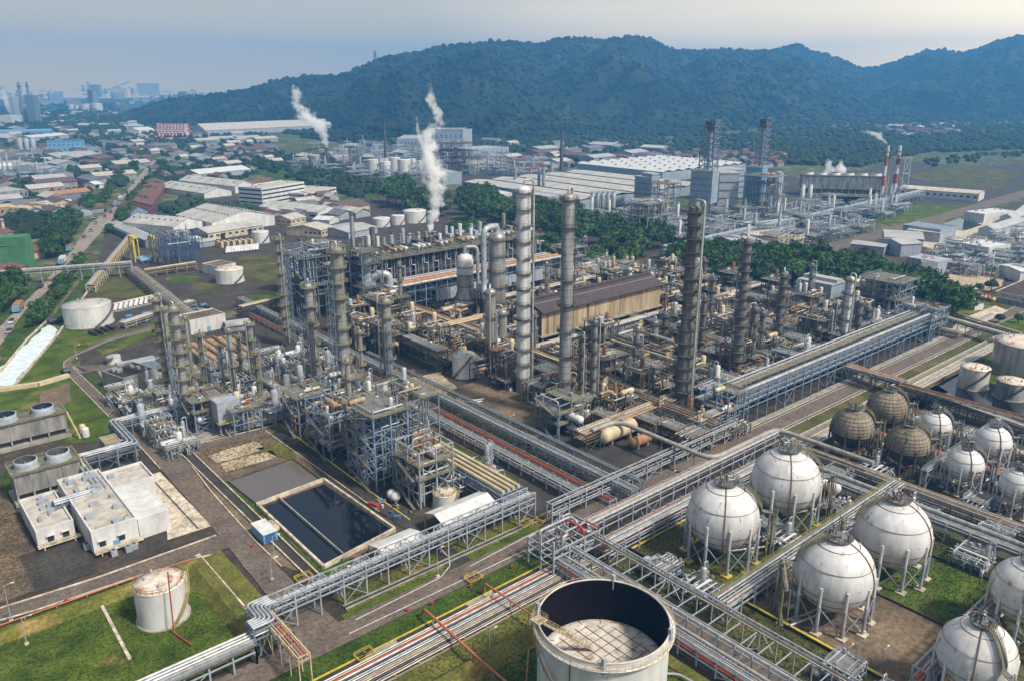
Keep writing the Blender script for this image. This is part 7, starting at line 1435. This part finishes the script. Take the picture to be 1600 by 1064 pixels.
for (x,y),s in hs:
    k=rg.randrange(len(HP)) if s!=3 else rg.choice((0,0,3,2,1)); sc=rg.uniform(1,2.2)*(1.5 if s in(8,4) else 1); rz=R(rg.choice([0,90,15,100]))
    if k not in used: used.add(k); t=HP[k]; t.location=(x,y,0); t.rotation_euler=(0,0,rz); t.scale=(sc,sc,1.2); t['label']=wh[s]; t['group']='houses, area %d'%s if False else wh[s]+'s'
    else: dup(HP[k],(x,y,0),rz,wh[s],wh[s]+'s',(sc,sc,1.2))
# larger sheds between the houses of the industrial town
SH=[gable('',-16,-10,16,10,7,3,wm,rm,'x','shed','shed') for wm,rm in (('wallg','roofd'),('wallg','roofc'),('bwall','roofg'),('concw','tiled'))]
for t in SH: KIDS[t.name]=[(c,[]) for c in t.children]
for i,(x,y) in enumerate(scatter([(0,330),(0,200),(70,180),(230,185),(420,215),(430,240),(240,262),(150,300),(140,330)],64,44,51)+scatter([(440,270),(520,225),(700,215),(880,225),(1060,240),(1060,262),(860,262),(740,268),(600,262)],34,46,52)):
    sc=rg.uniform(.7,1.7); lab='low industrial shed between the houses of the left town' if i<64 else 'low shed scattered around the distant plant before the hills'; p=SH[i%4]; an=R(rg.choice([8,98,4,94]))
    if i<4: p.location=(x,y,0); p.rotation_euler=(0,0,an); p.scale=(sc,sc,1.1); p['label']=lab; p['group']=lab+'s'
    else: dup(p,(x,y,0),an,lab,lab+'s',(sc,sc*rg.uniform(.7,1.3),1.1))
# big vague works in the haze
plainwood('grove',[(0,205),(0,165),(170,160),(200,190),(170,205)],900,35,5,12)
for i,(a,b,pt,w_,m_,lab) in enumerate([((216,150),(250,150),131,60,'lsteel','broad dim works hall on the hazy skyline beside the conveyor'),((142,152),(156,152),133,50,'steel','blocky dim works hall at the foot of the hazy conveyor'),((172,152),(200,152),139,60,'cream','pale cream works hall below the hazy conveyor'),((272,165),(278,165),148,40,'lsteel','dusty grey tower block at the tail of the hill'),((281,165),(290,165),144,40,'steel','taller dusty block at the tail of the hill'),((20,190),(26,190),152,30,'lsteel','narrow grey block behind the far steam puff'),((46,195),(58,195),150,30,'steel','dark tall block beside the two hazy stacks'),((0,196),(20,196),182,60,'white','low white block under the far steam puff')]):
    B2('f',lab,a,b,w_,0,m_,m_,pyt=pt,par=1)
rq=random.Random(12)
WB=[flat('faint works block in the far haze',-20,-15,20,15,9+5*i,m_,'steel',par=1,name='works_hall',cat='building',group='faint works blocks in the haze') for i,m_ in enumerate(('steel','lsteel','bwall','concw'))]
for t in WB: KIDS[t.name]=[(c,[]) for c in t.children]
for i,(x,y) in enumerate(scatter([(0,160),(0,146),(140,139),(330,141),(330,158),(200,166),(60,170)],90,70,61)):
    k=i%4; sc=(rq.uniform(.5,2.2),rq.uniform(.5,1.6),rq.uniform(.5,1.7) if rq.random()<.85 else 3)
    if i<4: WB[k].location=(x,y,0); WB[k].scale=sc
    else: dup(WB[k],(x,y,0),R(rq.choice([5,95])),None,'faint works blocks in the haze',sc)
x,y=G(150,152); x2,y2=G(205,146); t=thing('conveyor','sloping conveyor gallery in the far haze','conveyor',(x,y,0)); part('gallery',MB().beam((x,y,20),(x2,y2,hfor(x2,y2,124)),10,8),'steel',t)
# containers red-white
rg=random.Random(4)
for j in range(6):
    for i in range(9):
        px,py=246+i*5.2+j*.6*(1 if j>2 else -1)+(5-j)*1.2,215-j*3.0; x,y=G(px,py); t=thing('container','red container with white side in the stacked yard below the ridged warehouse','container',(x,y,0),'stacked red and white containers'); part('body',MB().box(x,y,5,16,9,10),'red',t); part('white_panel',MB().box(x-1,y-4.6,5.5,9,.3,6).box(x,y,10.1,9,8,.3),'white',t)
# vehicles
def car_proto(name,label,body,L_=4.4,W_=1.8,truck=False):
    t=thing(name,label,name,(0,0,0)); m=MB()
    if truck: m.bx(-L_/2,-W_/2,.8,L_/2-2.2,W_/2,3.2)
    else: m.add([(-L_/2,-W_/2,.35),(L_/2,-W_/2,.35),(L_/2,W_/2,.35),(-L_/2,W_/2,.35),(-L_/2,-W_/2,.95),(L_/2,-W_/2,.8),(L_/2,W_/2,.8),(-L_/2,W_/2,.95)],[(3,2,1,0),(4,5,6,7),(0,1,5,4),(1,2,6,5),(2,3,7,6),(3,0,4,7)])
    part('cargo_box' if truck else 'body',m,body,t); m=MB()
    if truck: m.bx(L_/2-2,-W_/2,.6,L_/2,W_/2,2.6)
    else: m.add([(-L_*.35,-W_*.46,.93),(L_*.22,-W_*.46,.87),(L_*.22,W_*.46,.87),(-L_*.35,W_*.46,.93),(-L_*.25,-W_*.38,1.45),(L_*.08,-W_*.38,1.45),(L_*.08,W_*.38,1.45),(-L_*.25,W_*.38,1.45)],[(4,5,6,7),(0,1,5,4),(1,2,6,5),(2,3,7,6),(3,0,4,7)])
    part('cab' if truck else 'windows','' or m,'lblue' if truck else 'dglass',t)
    for a in (-.32,.32):
        for b in (-1,1): part('wheel',MB().tube([(L_*a,b*(W_/2-.2),.33),(L_*a,b*(W_/2+.02),.33)],.33 if not truck else .5,9),'tyre',t)
    return t
CP=[car_proto('car','',m) for m in ('white','galv','blackp','red')]+[car_proto('truck','',m,9,2.5,True) for m in ('orange','white')]
for t in CP: KIDS[t.name]=[(c,[]) for c in t.children]
ln=[(30,486),(60,450),(96,412),(112,392),(128,372),(140,362),(152,350),(160,340),(172,333),(182,322),(190,314),(200,302),(210,288),(222,274),(232,262),(118,402),(20,505),(10,520),(146,342),(165,330)]; used=set(); rg=random.Random(5)
for i,(px,py) in enumerate(ln):
    k=rg.randrange(6); x,y=G(px+rg.uniform(-3,5),py); rz=math.atan2(G(100,408)[1]-G(212,281)[1],G(100,408)[0]-G(212,281)[0]); nm_='truck' if k>3 else 'car'; lab={'car':'car driving on the long straight main road','truck':'truck driving on the long straight main road'}[nm_]; g=nm_+'s on the main road'
    if k not in used: used.add(k); t=CP[k]; t.location=(x,y,.1); t.rotation_euler=(0,0,rz); t['label']=lab; t['group']=g; t.scale=(1.4,1.4,1.4)
    else: dup(CP[k],(x,y,.1),rz,lab,g,1.4)
for i,(x,y) in enumerate(scatter([(268,338),(300,325),(400,338),(330,348)],26,7,31)+scatter([(165,270),(180,254),(222,248),(205,268)],30,12,32)):
    lab='car parked under trees in the lot by the warehouses' if i<26 else 'lorry-park vehicle beside the black-roofed hangar'; dup(CP[rg.randrange(4) if i<26 else 4+i%2],(x,y,.1),rg.choice([0,PI/2]),lab,'vehicles parked '+('by the warehouses' if i<26 else 'beside the hangar'),1.2)
x,y=G(103,582); t=dup(CP[2],(x,y,.1),PI/2,'dark car parked by the gate at the canal road bend','parked car'); del t['group']
for t in CP+HP+TP:
    if 'label' not in t or not t['label']:
        for c in list(t.children): bpy.data.objects.remove(c)
        bpy.data.objects.remove(t)
# pylons on the ridge
for lab,px,py,pt,dist in [('lattice pylon on the hill crest left of the peak',588,98,80,2700),('faint lattice pylon on the saddle of the ridge',1153,86,79,4200)]:
    b_=math.atan((px-CX)/F*math.cos(P)); th=AZ-b_; x,y=dist*math.cos(th),dist*math.sin(th); v0,v1=hfor_=0,0
    lo=lambda yy:120+dist*(-(math.sin(P)+(yy-CY)/F*math.cos(P))/math.hypot(math.cos(P)-(yy-CY)/F*math.sin(P),(px-CX)/F)); z0,z1=lo(py)-8,lo(pt); t=thing('pylon',lab,'pylon',(x,y,z0)); m=MB(); k=(z1-z0)*.1
    for a,b in ((-1,-1),(1,-1),(1,1),(-1,1)): m.beam((x+a*k,y+b*k,z0),(x+a*k*.2,y+b*k*.2,z1),1.0)
    part('mast',m,'dsteel',t)
    for f in (.6,.75,.9): part('arm',MB().beam((x-k*1.3,y+k*1.3,z0+(z1-z0)*f),(x+k*1.3,y-k*1.3,z0+(z1-z0)*f),.9),'dsteel',t)
for o in bpy.data.objects:
    if o.name.startswith('grove') and not o.get('label'): o['label']='leafy trees massed between the distant roofs'
# ================================================================ steam and smoke : volumes with a bent core line
def plume(label,pts,dens=.6,ns=.12,col=(1,1,1),thr=.42,wisp=.3,name='steam_plume'):
    """pts: (x,y,z,r) from the mouth upwards"""
    z0,z1=pts[0][2],pts[-1][2]; m=MB(); m.tube([(p[0],p[1],p[2]) for p in pts],[p[3]*1.25+.3 for p in pts],12)
    t=part(name,m,'white',loc=(pts[0][0],pts[0][1],z0)); tag(t,label,'smoke' if 'smoke' in name else 'steam')
    mt=bpy.data.materials.new(name); mt.use_nodes=True; nt=mt.node_tree; nt.nodes.clear(); L=nt.links; N=nt.nodes.new
    g=N('ShaderNodeNewGeometry'); sx=N('ShaderNodeSeparateXYZ'); L.new(g.outputs['Position'],sx.inputs[0])
    def mth(op,a,b=None,c=None):
        n=N('ShaderNodeMath'); n.operation=op
        for i,v in enumerate((a,b,c)):
            if v is None: continue
            if isinstance(v,(int,float)): n.inputs[i].default_value=v
            else: L.new(v,n.inputs[i])
        return n.outputs[0]
    p0,p1=pts[0],pts[-1]; ch=[p1[k]-p0[k] for k in range(3)]; L2=sum(k*k for k in ch); vd=N('ShaderNodeVectorMath'); vd.operation='DOT_PRODUCT'; vd.inputs[1].default_value=ch; L.new(g.outputs['Position'],vd.inputs[0])
    f=mth('DIVIDE',mth('SUBTRACT',vd.outputs['Value'],sum(p0[k]*ch[k] for k in range(3))),L2); FP=[sum((p[k]-p0[k])*ch[k] for k in range(3))/L2 for p in pts]
    def curve(vals):
        lo,hi=min(vals),max(vals); hi=hi if hi>lo+1e-3 else lo+1; c=N('ShaderNodeFloatCurve'); cu=c.mapping.curves[0]; P_=sorted((min(1,max(0,a)),(v-lo)/(hi-lo)) for a,v in zip(FP,vals))
        while len(cu.points)<len(P_): cu.points.new(.5,.5)
        for k,(a,b) in zip(cu.points,P_): k.location=(a,b); k.handle_type='VECTOR'
        c.mapping.update(); L.new(f,c.inputs['Value']); return mth('MULTIPLY_ADD',c.outputs[0],hi-lo,lo)
    cx,cy,cz,cr=(curve([p[k] for p in pts]) for k in range(4))
    dx,dy,dz=(mth('SUBTRACT',sx.outputs[a],b) for a,b in zip('XYZ',(cx,cy,cz))); d=mth('DIVIDE',mth('SQRT',mth('ADD',mth('ADD',mth('MULTIPLY',dx,dx),mth('MULTIPLY',dy,dy)),mth('MULTIPLY',dz,dz))),cr)
    nz=N('ShaderNodeTexNoise'); nz.inputs['Scale'].default_value=ns; nz.inputs['Detail'].default_value=6; nz.inputs['Roughness'].default_value=.68; L.new(g.outputs['Position'],nz.inputs['Vector'])
    e=mth('SUBTRACT',mth('MULTIPLY_ADD',nz.outputs['Fac'],3.0,-.95),mth('MULTIPLY',d,.75)); e=mth('SUBTRACT',e,mth('MULTIPLY',f,wisp)); e=mth('MAXIMUM',e,0.); e=mth('MINIMUM',mth('MULTIPLY',e,1.4),1.)
    pv=N('ShaderNodeVolumePrincipled'); pv.inputs['Color'].default_value=(*col,1); pv.inputs['Anisotropy'].default_value=.2; L.new(mth('MULTIPLY',e,dens),pv.inputs['Density'])
    o=N('ShaderNodeOutputMaterial'); L.new(pv.outputs[0],o.inputs['Volume']); t.data.materials[0]=mt; return t
def pl(base,pxs,dist=None):
    """core points from picture columns at the plume's own distance"""
    x0,y0=base; out=[]
    a0=x0*math.cos(AZ)+y0*math.sin(AZ)
    for px,py,w_ in pxs:
        u=(px-CX)/F; v=(py-CY)/F; hf=math.cos(P)-v*math.sin(P); d=math.sin(P)+v*math.cos(P); t=a0/hf; b=u*t; out.append((a0*math.cos(AZ)+b*math.sin(AZ),a0*math.sin(AZ)-b*math.cos(AZ),H-d*t,w_/2*math.hypot(1,0)*t/F))
    return out
b=G(672,372,36); plume('tall billowing white steam jet rising from the furnace row',pl(b,[(672,366,6),(675,345,16),(680,315,29),(679,290,38),(673,265,48),(669,240,42),(668,215,38),(680,200,26),(686,180,20),(674,160,18),(672,130,16)]),3.0,.16,thr=.4,wisp=.12)
x,y=b; t=thing('steam_vent','slim dark vent pipe at the foot of the tall steam jet','vent',(x,y,30)); part('pipe',MB().cyl(x,y,30,36.5,.9,10),'dsteel',t)
b=G(655,262,30); plume('thin second wisp of steam left of the tall jet',pl((b[0],b[1]),[(662,235,8),(655,215,12),(652,200,8),(650,180,6)]),.4,.1,wisp=.2)
b=G(512,240,20); plume('leaning white steam plume from the far plant, before the hill',pl(b,[(512,232,6),(508,215,16),(498,198,26),(482,185,36),(466,172,26),(464,155,20),(460,140,22),(456,130,8)]),.7,.08,wisp=.15)
b=G(1386,300,40); b=G(1375,322); plume('white smoke trail blowing left from the banded chimney',pl(b,[(1386,226,4),(1380,219,9),(1374,213,13),(1362,209,11),(1350,206,6),(1343,205,2)]),.5,.09,wisp=.3,name='smoke_plume')
for i,(px,py) in enumerate([(1293,284),(1315,284)]): b=G(px,300); plume(['left','right'][i]+' steam column above the far cooling tower',pl(b,[(px,py,20),(px,272,20),(px-1,260,17),(px,248,12)]),.8,.07,wisp=.1)
b=G(18,190); plume('white steam puff trail at the far left works, larger',pl(b,[(20,184,4),(12,168,10),(6,150,12),(2,135,12)]),.5,.03,wisp=.1)
b=G(30,188); plume('small round steam puff beside the far left stacks',pl(b,[(29,176,5),(35,170,12),(38,163,10)]),.5,.03,wisp=.0)
b=G(295,395); plume('low white steam puff by the blue gantry frames',pl(b,[(281,377,5),(285,373,12),(292,368,12),(300,363,8)]),.3,.2,wisp=.1)
# ================================================================ haze : the air itself
hb=MB().bx(-6600,-6600,-1.3,6900,6900,430); hm=bpy.data.materials.new('haze'); hm.use_nodes=True; nt=hm.node_tree; nt.nodes.clear()
o_=nt.nodes.new('ShaderNodeOutputMaterial'); pv=nt.nodes.new('ShaderNodeVolumePrincipled'); pv.inputs['Color'].default_value=(.14,.45,.92,1); pv.inputs['Density'].default_value=.00021; pv.inputs['Anisotropy'].default_value=.15
nt.links.new(pv.outputs[0],o_.inputs['Volume']); MATS['haze']=hm
if HAZE: struct('haze',hb,'haze','stuff')
